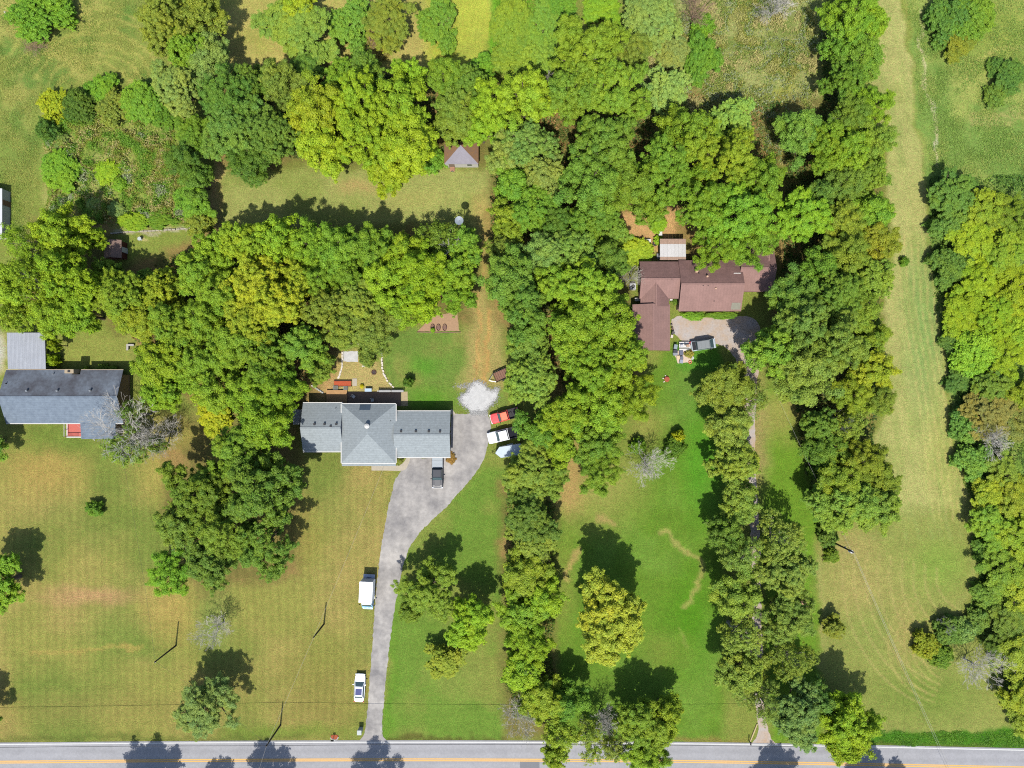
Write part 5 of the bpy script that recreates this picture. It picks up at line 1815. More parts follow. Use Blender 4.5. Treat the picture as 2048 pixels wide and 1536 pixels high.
# bare trees
def bare_mesh(h, seed, m, levels):
    rr = random.Random(seed)
    mb = MB()

    def grow(p, d, L, r, lev):
        n = 3
        pts, rad = [p], [r]
        q, dd = p, d
        for k in range(n):
            dd = (dd + Vector((rr.uniform(-.2, .2), rr.uniform(-.2, .2), rr.uniform(-.05, .12)))).normalized()
            q = q + dd * (L / n)
            pts.append(q)
            rad.append(max(.009, r * (1 - .45 * (k + 1) / n)))
        if lev > 3:
            pts, rad = [pts[0], pts[-1]], [rad[0], rad[-1]]
        mb.tube(pts, rad, 5 if lev < 2 else 3)
        if lev >= levels:
            return
        for c in range((5 if lev == 0 else rr.choice((3, 3, 4)) if lev < 4 else rr.choice((2, 3)))):
            at = pts[-1] if c < 2 else pts[min(len(pts) - 1, rr.choice((1, 2)))]
            perp = dd.orthogonal().normalized()
            perp.rotate(Matrix.Rotation(rr.uniform(0, 6.283), 3, dd))
            nd = (dd + perp * rr.uniform(.3, .9)).normalized()
            nd.z = max(nd.z, -.1)
            grow(at, nd, L * rr.uniform(.62, .84), max(.010, r * rr.uniform(.40, .55)), lev + 1)
    grow(Vector((0, 0, 0)), Vector((rr.uniform(-.1, .1), rr.uniform(-.1, .1), 1)), h * .28, h * .013 + .03, 0)
    me = mb.mesh('branches', m)
    co = np.empty(len(me.vertices) * 3, np.float32)
    me.vertices.foreach_get('co', co)
    co = co.reshape(-1, 3)
    return me, float(np.percentile(np.hypot(co[:, 0], co[:, 1]), 96)), float(co[:, 2].max())


BARE = {}


def bare_tree(px, py, r, label, h=8.0, m=None, seed=0):
    """px, py: where the middle of the bare crown shows"""
    m = m or DEAD
    big = h >= 9 and r > 40
    hc = 11.0 if big else 7.0 if r > 24 else 4.0
    key = (seed if big else seed % 3, m.name, hc)
    if key not in BARE:
        BARE[key] = bare_mesh(hc, 40 + key[0], m, 6 if hc > 5 else 4)
    me, rad, top = BARE[key]
    zc = h * .7
    b = G(px, py, zc)
    t = thing('bare_tree', label, 'tree', (b.x, b.y, 0), random.Random(int(px)).uniform(0, 6.28), 'leafless trees')
    s = r * S * (H - zc) / H / rad
    t.scale = (s, s, h / top)
    o = bpy.data.objects.new('branches', me)
    link(o, t)
    return t
# ------------------------------------------------------------------ trees, by zone (photo x, y, crown radius, kind, colour, label)
TREES = [
    # north-west
    (78, 26, 74, 'bush', 'K', 'huge bright green domed thicket in the top left corner', 4.2, 56),
    (335, 42, 56, 'fine', 'O', 'olive tree at the top edge beside the curved mowing marks'),
    (402, 22, 50, 'fine', 'O', 'olive tree at the top edge, left of the tan clearing'),
    (372, 95, 42, 'fine', 'M', 'small mid green tree between the top olive trees and the grey-green trees'),
    (352, 168, 52, 'fine', 'B', 'silvery grey-green tree at the upper right corner of the scrub plot', 9),
    (420, 112, 50, 'fine', 'B', 'silvery grey-green tree with pale limbs touching the tan clearing', 9),
    (112, 212, 36, 'bush', 'Y', 'yellow-green shrub at the upper left corner of the scrub plot', 3.5),
    (160, 208, 34, 'bush', 'D', 'dark shrub second along the top of the scrub plot', 3.8),
    (205, 182, 36, 'bush', 'K', 'fresh green shrub bulging above the scrub plot', 2.6),
    (230, 214, 40, 'bush', 'O', 'olive shrub in the middle of the scrub plot top edge', 3.2),
    (280, 206, 42, 'bush', 'M', 'mid green shrub at the right of the scrub plot top edge', 3.4),
    (96, 262, 24, 'bush', 'D', 'narrow dark shrub on the left side of the scrub plot', 3),
    (322, 232, 30, 'bush', 'M', 'rounded shrub inside the right top corner of the scrub plot', 2.4),
    (126, 344, 40, 'bush', 'K', 'round vivid green bush in the left of the scrub plot', 2.4),
    (241, 370, 14, 'bush', 'K', 'tiny deep green bush in the middle of the scrub plot', 1.3),
    (215, 345, 26, 'bush', 'L', 'low light green bush above the tiny bush in the scrub', 1.2),
    (120, 285, 18, 'bush', 'B', 'low pale grey-green bush in the upper left scrub', 1.2),
    (192, 412, 20, 'bush', 'B', 'low pale grey bush at the lower scrub, left one', 1.2),
    (232, 420, 18, 'bush', 'B', 'low pale grey bush at the lower scrub, right one', 1.2),
    (265, 442, 34, 'bush', 'L', 'light green bush on the low pale wall', 1.8, 18),
    (320, 440, 34, 'bush', 'M', 'mid green bush on the right part of the low pale wall', 1.6, 18),
    (386, 262, 40, 'fine', 'M', 'mid green tree heading the hedge right of the scrub plot', 7),
    (372, 318, 38, 'oak', 'D', 'dark tree second down the hedge right of the scrub plot', 7.5),
    (392, 362, 38, 'oak', 'D', 'dark tree third down the hedge right of the scrub plot', 7),
    (386, 408, 38, 'fine', 'M', 'mid green tree fourth down the hedge right of the scrub plot', 6.5),
    (398, 446, 30, 'fine', 'O', 'olive tree at the foot of the hedge right of the scrub plot', 5.5),
    (455, 195, 56, 'fine', 'D', 'dark feathery tree left of the two shadowed gaps'),
    (500, 170, 40, 'fine', 'D', 'dark feathery tree below the tan clearing shadow'),
    (478, 262, 66, 'fine', (0.056, 0.098, 0.030), 'deep green tree at the left end of the back lawn', 12),
    (540, 268, 52, 'fine', (0.052, 0.092, 0.028), 'deep green tree beside the gold-green grove', 12),
    (498, 322, 48, 'fine', 'D', 'lowest dark tree overhanging the back lawn left end', 10),
    # top clearing
    (598, 52, 76, 'fine', (0.085, 0.115, 0.030), 'wide olive-green tree at the top edge inside the tan clearing', 6),
    (592, 6, 44, 'fine', 'Y', 'yellow-green tree cut by the top edge above the olive tree', 7),
    (705, 52, 52, 'bush', (0.080, 0.128, 0.024), 'bright green rounded thicket in the top clearing', 4),
    (775, 42, 52, 'fine', 'O', 'olive tree joined to the bright thicket in the top clearing', 6),
    (745, 92, 34, 'bush', 'R', 'brownish bramble mound at the foot of the top thicket', 1.6),
    (878, 48, 46, 'bush', (0.072, 0.122, 0.022), 'isolated oval green bush with a brown patch in the top clearing', 3, 54),
    # tree belt below the clearing
    (562, 162, 46, 'fine', 'O', 'olive tree in the shaded belt below the clearing, leftmost'),
    (612, 138, 34, 'fine', 'D', 'small dark tree in the belt, under the wide olive tree', 6),
    (735, 140, 40, 'oak', 'D', 'dark tree at the middle of the belt below the clearing', 9),
    (680, 150, 32, 'fine', 'M', 'small mid green tree in the belt left of the middle', 7),
    (815, 152, 34, 'oak', 'L', 'light green tree in the belt above the gold-green grove', 9),
    (892, 152, 42, 'fine', 'M', 'mid green tree in the belt near the clearing corner', 9),
    (935, 165, 36, 'fine', 'D', 'dark tree in the belt near the bright thicket strip', 8),
    (962, 135, 30, 'bush', 'K', 'green bush at the lower right corner of the clearing', 3),
    # gold-green grove
    (640, 218, 56, 'oak', (0.138, 0.152, 0.014), 'gold-green tree at the left of the grove behind the back lawn', 13),
    (640, 290, 54, 'oak', (0.129, 0.155, 0.014), 'gold-green tree at the lower left of the grove', 12),
    (720, 205, 62, 'oak', (0.110, 0.158, 0.014), 'yellow-green tree at the top of the grove', 14),
    (798, 215, 58, 'oak', (0.105, 0.150, 0.015), 'green tree at the upper right of the grove', 13),
    (735, 275, 62, 'oak', (0.120, 0.158, 0.013), 'yellow-green tree in the middle of the grove', 14),
    (815, 290, 60, 'oak', (0.129, 0.158, 0.013), 'yellow-green tree at the right of the grove, nearest the shed', 13),
    (780, 345, 46, 'oak', (0.133, 0.165, 0.013), 'yellow-green tree drooping over the back lawn', 10),
    # around the hip-roofed shed
    (910, 228, 50, 'fine', (0.085, 0.110, 0.024), 'olive-green tree directly behind the hip-roofed shed', 9),
    (868, 320, 26, 'bush', 'M', 'dark leafy bush at the left wall of the hip-roofed shed', 2.4),
    (985, 205, 52, 'oak', 'L', 'light green tree right of the belt, above the shed corner', 11),
    (1050, 196, 56, 'oak', (0.106, 0.145, 0.016), 'yellow-tinted tree left of the big round crown', 12),
    (965, 262, 34, 'oak', 'L', 'light green tree touching the right side of the shed', 8),
    (1012, 312, 44, 'fine', 'B', 'pale blue-green tree right of the shed', 9),
    (1062, 290, 52, 'fine', (0.080, 0.130, 0.050), 'blue-green tree between the shed and the big crowns', 11),
    (1090, 350, 46, 'fine', 'B', 'pale blue-green tree lower in the woodland gap', 10),
    (1030, 372, 42, 'oak', 'M', 'mid green tree at the right end of the back lawn', 9),
    (1020, 440, 42, 'oak', (0.095, 0.125, 0.018), 'yellow-tinted tree below the back lawn end', 9),
    (1062, 420, 44, 'oak', 'M', 'mid green tree in the woodland edge facing the dirt lane', 10),
    (1010, 500, 34, 'fine', 'O', 'olive tree where the dirt lane enters the woods', 8),
    # bright thicket strip at the top
    (1020, 50, 44, 'bush', (0.086, 0.126, 0.022), 'bright lime thicket along the clearing edge, upper', 2.4, 60),
    (1020, 118, 44, 'bush', (0.082, 0.120, 0.022), 'bright lime thicket along the clearing edge, lower', 2.4),
    (1085, 60, 42, 'bush', (0.090, 0.135, 0.025), 'yellow-green vine thicket right of the lime thickets', 2.6, 60),
    (1075, 130, 40, 'bush', (0.090, 0.130, 0.026), 'vine covered mound left of the big round crown', 3),
    (1205, 12, 42, 'bush', (0.100, 0.155, 0.018), 'vivid lime bush at the top edge', 2.2),
    (1120, 14, 36, 'bush', 'M', 'green thicket at the top edge left of the vivid lime bush', 2.4),
    # big crowns north of the brown house
    (1180, 110, 78, 'oak', (0.080, 0.125, 0.020), 'broad mid green crown below the vivid lime bush', 15),
    (1230, 170, 72, 'oak', (0.088, 0.130, 0.020), 'broad mid green crown, lower right half of the round canopy', 15),
    (1150, 185, 58, 'oak', (0.078, 0.118, 0.020), 'mid green crown beside the small dead tree', 13),
    (1300, 40, 56, 'fine', (0.101, 0.135, 0.058), 'pale olive tree at the top edge near the scrub', 7),
    (1272, 100, 36, 'fine', 'O', 'olive tree on the right flank of the round canopy', 8),
    (1330, 182, 46, 'fine', (0.101, 0.140, 0.060), 'pale sage tree below the scrub clearing', 7),
    (1345, 110, 34, 'bush', (0.110, 0.125, 0.055), 'pale dry bush between the sage tree and the dark column', 2.5),
    (1402, 115, 38, 'bush', (0.045, 0.110, 0.020), 'dark green columnar shrub in the scrub', 4, 52),
    (1402, 52, 26, 'bush', 'K', 'bright green sapling clump above the dark columnar shrub', 3),
    (1205, 300, 68, 'oak', (0.060, 0.102, 0.022), 'dark round crown in the middle of the north woods', 14),
    (1180, 372, 60, 'oak', (0.058, 0.100, 0.022), 'dark round crown lower left of the middle crown', 14),
    (1250, 372, 56, 'oak', (0.062, 0.104, 0.020), 'dark round crown above the bare earth yard', 13),
    (1330, 330, 62, 'oak', (0.072, 0.118, 0.018), 'mid green crown left of the large crown above the brown roof', 15),
    (1380, 268, 56, 'oak', (0.078, 0.125, 0.018), 'mid green crown casting shade into the sage tree gap', 15),
    (1462, 245, 52, 'fine', (0.100, 0.155, 0.050), 'pale soft green tree at the scrub corner', 10),
    (1455, 320, 66, 'oak', (0.088, 0.122, 0.017), 'broad crown with yellow tips north of the brown house', 15),
    (1400, 415, 74, 'oak', (0.070, 0.122, 0.016), 'broad crown overhanging the patio cover', 14),
    (1470, 430, 74, 'oak', (0.070, 0.128, 0.016), 'largest crown overhanging the brown roof', 15),
    (1520, 370, 50, 'oak', (0.066, 0.116, 0.018), 'mid green crown right of the largest crown', 12),
    (1432, 494, 46, 'oak', (0.072, 0.124, 0.016), 'leafy bough crown lying over the brown ridge', 11),
    (1502, 484, 46, 'oak', (0.070, 0.122, 0.016), 'leafy crown over the back of the east brown wing', 11),
    (1300, 415, 36, 'oak', (0.074, 0.118, 0.018), 'green crown at the top of the bare earth yard', 8),
    (1180, 440, 46, 'oak', (0.074, 0.116, 0.018), 'mid green crown left of the bare earth yard', 11),
    (1232, 462, 30, 'fine', (0.075, 0.112, 0.026), 'small olive tree at the left of the bare earth yard', 6),
    (1268, 502, 38, 'bush', (0.129, 0.170, 0.018), 'yellow-green weed thicket in the bare earth yard', 1.8, 28),
    (1318, 448, 18, 'bush', 'L', 'light green bush at the top of the bare earth yard', 1.6),
    (1318, 481, 10, 'bush', 'L', 'small yellow-green bush beside the old tyre', 1.0),
    (1115, 440, 36, 'fine', 'D', 'dark tree in the woodland left of the black gap', 9),
    (1090, 505, 46, 'fine', (0.085, 0.140, 0.060), 'pale blue-green tree in the middle woods', 11),
    (1150, 500, 48, 'fine', (0.078, 0.122, 0.036), 'soft green tree left of the brown house woods', 11),
    (1215, 520, 44, 'fine', (0.055, 0.085, 0.020), 'dark tree at the north-west corner of the brown house', 9),
    # centre woods between the two houses
    (1020, 560, 56, 'oak', (0.044, 0.092, 0.026), 'deep green crown at the right of the dirt lane', 13),
    (1050, 625, 54, 'oak', (0.046, 0.095, 0.026), 'deep green crown overhanging the dirt lane, lower', 13),
    (1108, 565, 44, 'oak', (0.085, 0.130, 0.018), 'bright crown behind the deep green lane trees', 11),
    (1165, 580, 62, 'oak', (0.098, 0.145, 0.016), 'bright crown west of the white air conditioner', 14),
    (1215, 640, 60, 'oak', (0.092, 0.138, 0.016), 'bright crown beside the brown garage wing', 14),
    (1145, 660, 58, 'oak', (0.088, 0.132, 0.017), 'bright crown in the centre of the middle woods', 14),
    (1240, 720, 56, 'oak', (0.088, 0.132, 0.017), 'bright crown below the brown garage wing', 13),
    (1180, 745, 62, 'oak', (0.094, 0.140, 0.016), 'bright crown in the lower middle woods', 14),
    (1270, 790, 50, 'oak', (0.100, 0.140, 0.016), 'yellow-tipped crown nearest the bright lawn', 12),
    (1195, 810, 54, 'oak', (0.092, 0.136, 0.016), 'bright crown above the shadowed gap', 12),
    (1130, 830, 46, 'oak', (0.096, 0.140, 0.016), 'bright crown behind the parked pickups, upper', 11),
    (1055, 690, 44, 'fine', (0.085, 0.132, 0.040), 'soft green tree at the bottom of the dirt lane', 10),
    (1062, 755, 52, 'fine', (0.088, 0.130, 0.036), 'soft green tree above the red pickup', 11),
    (1072, 862, 40, 'oak', (0.040, 0.095, 0.018), 'dark green tree right behind the white pickup', 7, 52),
    (1125, 895, 34, 'oak', (0.100, 0.140, 0.016), 'light green tree behind the dark pickup tree', 8),
    (1052, 950, 56, 'fine', (0.082, 0.110, 0.028), 'olive tree below the cargo trailer', 8),
    (1105, 960, 36, 'fine', (0.080, 0.112, 0.026), 'small olive tree right of the trailer tree', 7),
    (1190, 890, 46, 'oak', (0.062, 0.110, 0.020), 'mid green tree left of the bare white tree', 9),
    (1200, 945, 44, 'oak', (0.082, 0.120, 0.018), 'lower mid green tree left of the bare white tree', 8),
    (1347, 895, 23, 'bush', (0.035, 0.085, 0.016), 'neat round dark bush on the bright lawn', 2.6),
    (1356, 873, 13, 'bush', 'Y', 'yellowish spiky shrub behind the neat round bush', 2.4),
    (1276, 893, 17, 'bush', 'M', 'small leafy shrub at the foot of the bare white tree', 2.2),
    # big mass behind the grey house
    (120, 470, 50, 'oak', (0.115, 0.160, 0.015), 'yellow-green tree at the top of the left grove', 13),
    (60, 490, 56, 'thin', (0.115, 0.160, 0.016), 'yellow-green tree with pale limbs beside the white building', 14),
    (75, 560, 60, 'thin', (0.106, 0.155, 0.016), 'light tree with pale limbs in the middle of the left grove', 15),
    (20, 570, 50, 'oak', (0.101, 0.150, 0.016), 'light green tree cut by the left edge', 13),
    (140, 560, 58, 'oak', (0.106, 0.158, 0.014), 'bright tree at the right of the left grove', 14),
    (30, 630, 44, 'thin', (0.101, 0.135, 0.018), 'sparse yellow-green tree above the metal carport', 11),
    (110, 625, 54, 'oak', (0.105, 0.150, 0.015), 'bright tree hanging over the metal carport', 12),
    (160, 630, 40, 'oak', (0.090, 0.140, 0.016), 'green tree at the lower right of the left grove', 10),
    (180, 480, 30, 'oak', (0.110, 0.160, 0.015), 'light tree touching the small brown shed', 8),
    (215, 545, 30, 'fine', (0.060, 0.090, 0.020), 'shaded tree below the small brown shed', 7),
    (245, 595, 54, 'fine', (0.110, 0.140, 0.018), 'olive-yellow tree below the shed lawn', 11),
    (280, 640, 44, 'fine', (0.105, 0.130, 0.018), 'olive tree right of the little back lawn', 10),
    (330, 575, 42, 'fine', (0.147, 0.162, 0.018), 'golden tree left of the big yellow tree', 11),
    (285, 560, 26, 'fine', (0.060, 0.100, 0.025), 'small dark tree at the bottom of the shed lawn', 6),
    (345, 650, 46, 'oak', (0.078, 0.122, 0.020), 'mid green tree beneath the golden tree', 11),
    (395, 545, 48, 'oak', (0.078, 0.130, 0.018), 'mid green tree right of the shed lawn', 11),
    (440, 585, 54, 'oak', (0.082, 0.128, 0.018), 'mid green tree left of the big yellow tree', 12),
    (400, 640, 44, 'oak', (0.085, 0.130, 0.018), 'mid green tree below the golden tree, right', 11),
    (430, 500, 40, 'oak', (0.085, 0.140, 0.018), 'light tree at the lower edge of the back lawn, leftmost', 10),
    (495, 485, 46, 'oak', (0.105, 0.150, 0.018), 'light tree at the lower edge of the back lawn, second', 12),
    (555, 480, 46, 'oak', (0.100, 0.150, 0.016), 'bright tree at the lower edge of the back lawn, third', 13),
    (615, 490, 48, 'oak', (0.085, 0.140, 0.018), 'mid green tree at the lower edge of the back lawn, fourth', 12),
    (675, 500, 48, 'oak', (0.080, 0.132, 0.020), 'mid green tree at the lower edge of the back lawn, fifth', 12),
    (735, 495, 46, 'oak', (0.076, 0.128, 0.022), 'mid green tree at the lower edge of the back lawn, sixth', 12),
    (810, 500, 42, 'oak', (0.110, 0.155, 0.016), 'yellow-tipped tree left of the silver dish', 10),
    (880, 475, 46, 'thin', (0.080, 0.115, 0.025), 'sparse tree with pale forked limbs below the silver dish', 9),
    (935, 490, 36, 'oak', (0.074, 0.125, 0.022), 'mid green tree at the dirt lane, below the dish', 9),
    (510, 575, 60, 'fine', (0.170, 0.178, 0.020), 'big golden yellow tree, upper crown', 14),
    (560, 605, 58, 'fine', (0.175, 0.180, 0.020), 'big golden yellow tree, right crown', 14),
    (505, 640, 56, 'fine', (0.147, 0.165, 0.020), 'golden yellow tree fading to green at its foot', 13),
    (595, 555, 40, 'fine', (0.138, 0.160, 0.020), 'yellow-green tree right of the big yellow tree', 11),
    (640, 560, 44, 'oak', (0.080, 0.130, 0.020), 'mid green tree behind the yellow tree', 11),
    (660, 620, 50, 'fine', (0.095, 0.115, 0.028), 'olive tree right of the big yellow tree', 11),
    (720, 600, 52, 'fine', (0.092, 0.115, 0.028), 'olive tree in the middle of the canopy above the dry yard', 11),
    (745, 655, 50, 'fine', (0.090, 0.110, 0.030), 'olive tree overhanging the top of the dry yard', 9),
    (690, 665, 40, 'fine', (0.088, 0.110, 0.028), 'olive tree left of the dry yard top', 9),
    (700, 550, 46, 'oak', (0.076, 0.126, 0.020), 'mid green tree above the olive canopy', 11),
    (770, 565, 48, 'oak', (0.101, 0.150, 0.015), 'bright tree left of the lime green trees', 11),
    (850, 545, 52, 'oak', (0.110, 0.162, 0.013), 'lime green tree, upper one above the garden plot', 12),
    (842, 598, 40, 'oak', (0.110, 0.162, 0.013), 'lime green tree hanging over the garden plot', 11),
    (915, 545, 44, 'oak', (0.082, 0.138, 0.018), 'green tree left of the dirt lane', 10),
    (915, 596, 33, 'oak', (0.085, 0.140, 0.016), 'green tree over the garden plot corner by the lane', 9),
    (800, 620, 34, 'oak', (0.100, 0.145, 0.015), 'light tree left of the garden plot', 8),
    (330, 730, 52, 'oak', (0.098, 0.145, 0.016), 'bright tree at the right end of the blue-grey house, upper', 11),
    (335, 778, 46, 'oak', (0.106, 0.155, 0.015), 'yellow-green tree at the right end of the blue-grey house, lower', 10),
    (300, 715, 36, 'oak', (0.080, 0.128, 0.018), 'green tree beside the concrete bench', 9),
    (400, 720, 50, 'oak', (0.082, 0.130, 0.020), 'mid green tree between the two front houses', 11),
    (440, 780, 48, 'oak', (0.088, 0.138, 0.018), 'mid green tree above the yellow bush', 11),
    (470, 690, 48, 'oak', (0.078, 0.125, 0.020), 'mid green tree below the big yellow tree', 12),
    (530, 720, 52, 'oak', (0.072, 0.122, 0.020), 'mid green tree left of the dry yard', 12),
    (600, 690, 46, 'oak', (0.062, 0.110, 0.022), 'dark green tree above the deck', 11),
    (560, 780, 52, 'oak', (0.090, 0.142, 0.016), 'bright tree at the west end of the grey house, upper', 12),
    (500, 790, 46, 'oak', (0.090, 0.140, 0.016), 'bright tree left of the grey house', 12),
    (530, 845, 52, 'oak', (0.092, 0.142, 0.016), 'bright tree at the west end of the grey house, lower', 12),
    (640, 745, 26, 'fine', (0.090, 0.125, 0.028), 'small thin tree over the grey boulders', 5),
    (648, 720, 22, 'fine', (0.095, 0.125, 0.028), 'small tree at the left of the gravel pad', 5),
    (430, 838, 36, 'bush', (0.166, 0.180, 0.016), 'yellow bush under the trees between the front houses', 3),
    (733, 713, 20, 'bush', (0.085, 0.110, 0.030), 'rounded shrub beside the white gravel pad', 2.6),
    (818, 764, 11, 'bush', (0.040, 0.085, 0.020), 'small dark bush at the end of the patio railing', 2.2),
    # front lawn trees
    (478, 905, 62, 'oak', (0.072, 0.118, 0.020), 'mid green tree below the yellow bush', 12),
    (392, 985, 66, 'oak', (0.062, 0.096, 0.018), 'mid green tree at the left of the front lawn clump', 12),
    (530, 975, 76, 'oak', (0.052, 0.088, 0.020), 'dark green tree shading the lawn of the grey house', 14),
    (450, 1055, 72, 'oak', (0.062, 0.096, 0.020), 'broad tree in the lower front lawn clump', 13),
    (525, 1082, 68, 'oak', (0.060, 0.094, 0.020), 'tree at the lower right of the front lawn clump', 13),
    (420, 1120, 62, 'oak', (0.066, 0.096, 0.022), 'tree at the bottom of the front lawn clump', 11),
    (355, 1055, 44, 'fine', (0.065, 0.095, 0.026), 'shaded tree at the left of the front lawn clump', 9),
    (338, 1150, 48, 'oak', (0.070, 0.150, 0.016), 'fresh bright green tree at the lower left of the front clump', 8),
    (190, 1017, 17, 'bush', (0.055, 0.110, 0.020), 'small round bush alone on the left lawn', 2.2),
    (-32, 885, 44, 'oak', (0.060, 0.105, 0.020), 'tree at the left edge below the blue-grey house', 7),
    (-6, 1170, 54, 'oak', (0.085, 0.145, 0.016), 'bright green tree cut by the left edge on the front lawn', 8),
    (-40, 1420, 36, 'oak', (0.060, 0.100, 0.020), 'tree just outside the left edge near the road', 6),
    (412, 1415, 60, 'fine', (0.100, 0.128, 0.060), 'sage green tree on the front lawn touching the road', 8.5),
    # between driveway and tree line
    (858, 1180, 60, 'oak', (0.066, 0.105, 0.024), 'mid green tree right of the driveway', 9),
    (826, 1215, 30, 'fine', (0.060, 0.095, 0.020), 'shaded low tree at the left foot of the driveway tree', 6),
    (942, 1242, 50, 'oak', (0.095, 0.155, 0.014), 'bright green tree right of the driveway', 9),
    (890, 1322, 40, 'cedar', (0.124, 0.135, 0.020), 'yellowish cedar nearest the driveway', 5),
    # line of trees between lawns
    (1058, 1040, 56, 'fine', (0.052, 0.082, 0.024), 'dark tree heading the line between the two front lawns', 9),
    (1065, 1095, 52, 'cedar', (0.098, 0.115, 0.026), 'olive cedar second down the line between the lawns', 8),
    (1050, 1150, 48, 'oak', (0.101, 0.135, 0.022), 'yellow-green tree third down the line between the lawns', 8),
    (1085, 1190, 42, 'oak', (0.095, 0.150, 0.016), 'bright tree on the right side of the line between the lawns', 8),
    (1045, 1230, 46, 'oak', (0.085, 0.135, 0.018), 'green tree fourth down the line between the lawns', 8),
    (1060, 1290, 48, 'oak', (0.105, 0.150, 0.014), 'yellow-tipped tree fifth down the line between the lawns', 9),
    (1045, 1345, 42, 'oak', (0.095, 0.145, 0.014), 'light green tree low in the line between the lawns', 8),
    (1090, 1400, 46, 'oak', (0.105, 0.140, 0.020), 'yellow-green tree near the road, left of the dark one', 8),
    (1138, 1400, 38, 'oak', (0.050, 0.105, 0.020), 'dark green tree near the road', 8),
    (1120, 1470, 46, 'thin', (0.101, 0.140, 0.024), 'pale leafy tree leaning over the road, left', 8),
    (1175, 1475, 44, 'thin', (0.110, 0.135, 0.024), 'thin yellowish tree at the road edge', 8),
    (1225, 1495, 36, 'thin', (0.105, 0.120, 0.040), 'thin greyish tree beside the bare roadside tree', 7),
    (1110, 1515, 30, 'oak', (0.106, 0.150, 0.020), 'light bough over the road centre line', 7),
    (1285, 1450, 56, 'oak', (0.078, 0.120, 0.018), 'green and yellow tree leaning over the road', 9),
    (1330, 1430, 42, 'oak', (0.115, 0.140, 0.016), 'yellow side crown at the right of the road tree', 8),
    (1290, 1510, 48, 'oak', (0.100, 0.140, 0.016), 'yellow-green crown reaching past the centre line', 9),
    (1225, 1235, 84, 'fine', (0.152, 0.158, 0.026), 'isolated golden yellow tree in the bright lawn', 13.5),
    # row along the gravel drive
    (1455, 775, 54, 'oak', (0.082, 0.108, 0.028), 'olive tree at the head of the drive row, by the gravel court', 8),
    (1502, 805, 44, 'thin', (0.090, 0.110, 0.032), 'thin olive tree beside the head of the drive row', 8),
    (1460, 858, 48, 'fine', (0.105, 0.124, 0.036), 'dry olive tree second down the drive row', 9),
    (1472, 925, 50, 'fine', (0.088, 0.116, 0.028), 'dark olive tree third down the drive row', 9),
    (1480, 1002, 44, 'fine', (0.092, 0.118, 0.030), 'olive tree fourth down the drive row', 9),
    (1455, 1062, 40, 'oak', (0.055, 0.090, 0.022), 'dark tree on the lawn side of the drive row', 9),
    (1476, 1110, 52, 'thin', (0.101, 0.132, 0.040), 'greyish thin tree on the left of the mid drive', 10),
    (1560, 1080, 56, 'thin', (0.104, 0.130, 0.040), 'grey-green tree on the right of the mid drive', 11),
    (1574, 1150, 54, 'fine', (0.098, 0.124, 0.040), 'grey-green tree below it on the right of the drive', 11),
    (1474, 1190, 48, 'oak', (0.082, 0.116, 0.028), 'dull green tree on the left of the lower drive', 10),
    (1578, 1235, 56, 'fine', (0.092, 0.120, 0.036), 'dull green tree on the right of the lower drive', 11),
    (1482, 1272, 52, 'thin', (0.104, 0.128, 0.036), 'thin dull tree on the left of the lower drive', 10),
    (1482, 1345, 50, 'fine', (0.086, 0.116, 0.032), 'dull tree at the lower left of the drive row', 10),
    (1582, 1318, 50, 'thin', (0.094, 0.122, 0.032), 'dull tree at the lower right of the drive row', 10),
    (1530, 1405, 48, 'thin', (0.098, 0.126, 0.040), 'grey-green tree bridging the gravel drive', 10),
    (1590, 1430, 62, 'fine', (0.092, 0.125, 0.055), 'large sage tree by the road at the drive mouth', 11),
    (1640, 1400, 40, 'oak', (0.050, 0.090, 0.030), 'shaded tree behind the big lime roadside tree', 8),
    (1690, 1440, 52, 'oak', (0.110, 0.155, 0.012), 'lime roadside tree at the field corner', 11),
    (1728, 1450, 38, 'oak', (0.100, 0.140, 0.013), 'right half of the lime roadside clump', 9),
    (1690, 1490, 40, 'oak', (0.110, 0.155, 0.012), 'lowest lime crown reaching the road', 9),
    (1668, 1255, 24, 'cedar', (0.100, 0.105, 0.025), 'small brownish cedar at the field edge', 4),
    (1664, 1110, 16, 'bush', (0.075, 0.110, 0.020), 'small bush left of the transformer pole', 2),
    (1655, 1070, 22, 'bush', (0.055, 0.085, 0.022), 'dark bush in which the transformer pole stands', 2.6),
    # east belt
    (1700, 26, 52, 'oak', (0.070, 0.130, 0.018), 'bright tree at the top of the strip hedge'),
    (1740, 45, 36, 'oak', (0.090, 0.150, 0.018), 'light tree at the top of the strip hedge, strip side', 8),
    (1680, 78, 42, 'oak', (0.055, 0.105, 0.020), 'dark tree second in the strip hedge', 9),
    (1720, 115, 50, 'fine', (0.065, 0.112, 0.020), 'green tree third in the strip hedge', 9),
    (1692, 160, 42, 'fine', (0.050, 0.098, 0.020), 'dark tree fourth in the strip hedge', 9),
    (1745, 212, 46, 'oak', (0.088, 0.145, 0.016), 'bright tree bulging toward the strip', 9),
    (1700, 228, 44, 'fine', (0.080, 0.115, 0.024), 'olive tree in the middle of the strip hedge', 9),
    (1600, 262, 50, 'fine', (0.055, 0.105, 0.030), 'bluish dark tree left of the strip hedge', 10),
    (1650, 290, 46, 'oak', (0.085, 0.135, 0.016), 'bright tree right of the bluish dark tree', 10),
    (1700, 300, 48, 'oak', (0.082, 0.135, 0.016), 'bright tree in the lower strip hedge', 10),
    (1748, 285, 42, 'fine', (0.090, 0.118, 0.024), 'olive tree at the strip, lower', 9),
    (1690, 365, 44, 'fine', (0.060, 0.095, 0.024), 'dark olive tree below the bright hedge trees', 9),
    (1740, 350, 40, 'fine', (0.088, 0.120, 0.022), 'olive tree at the strip above the lime crown level', 8),
    (1600, 430, 62, 'oak', (0.105, 0.165, 0.016), 'rounded lime crown east of the brown house', 10),
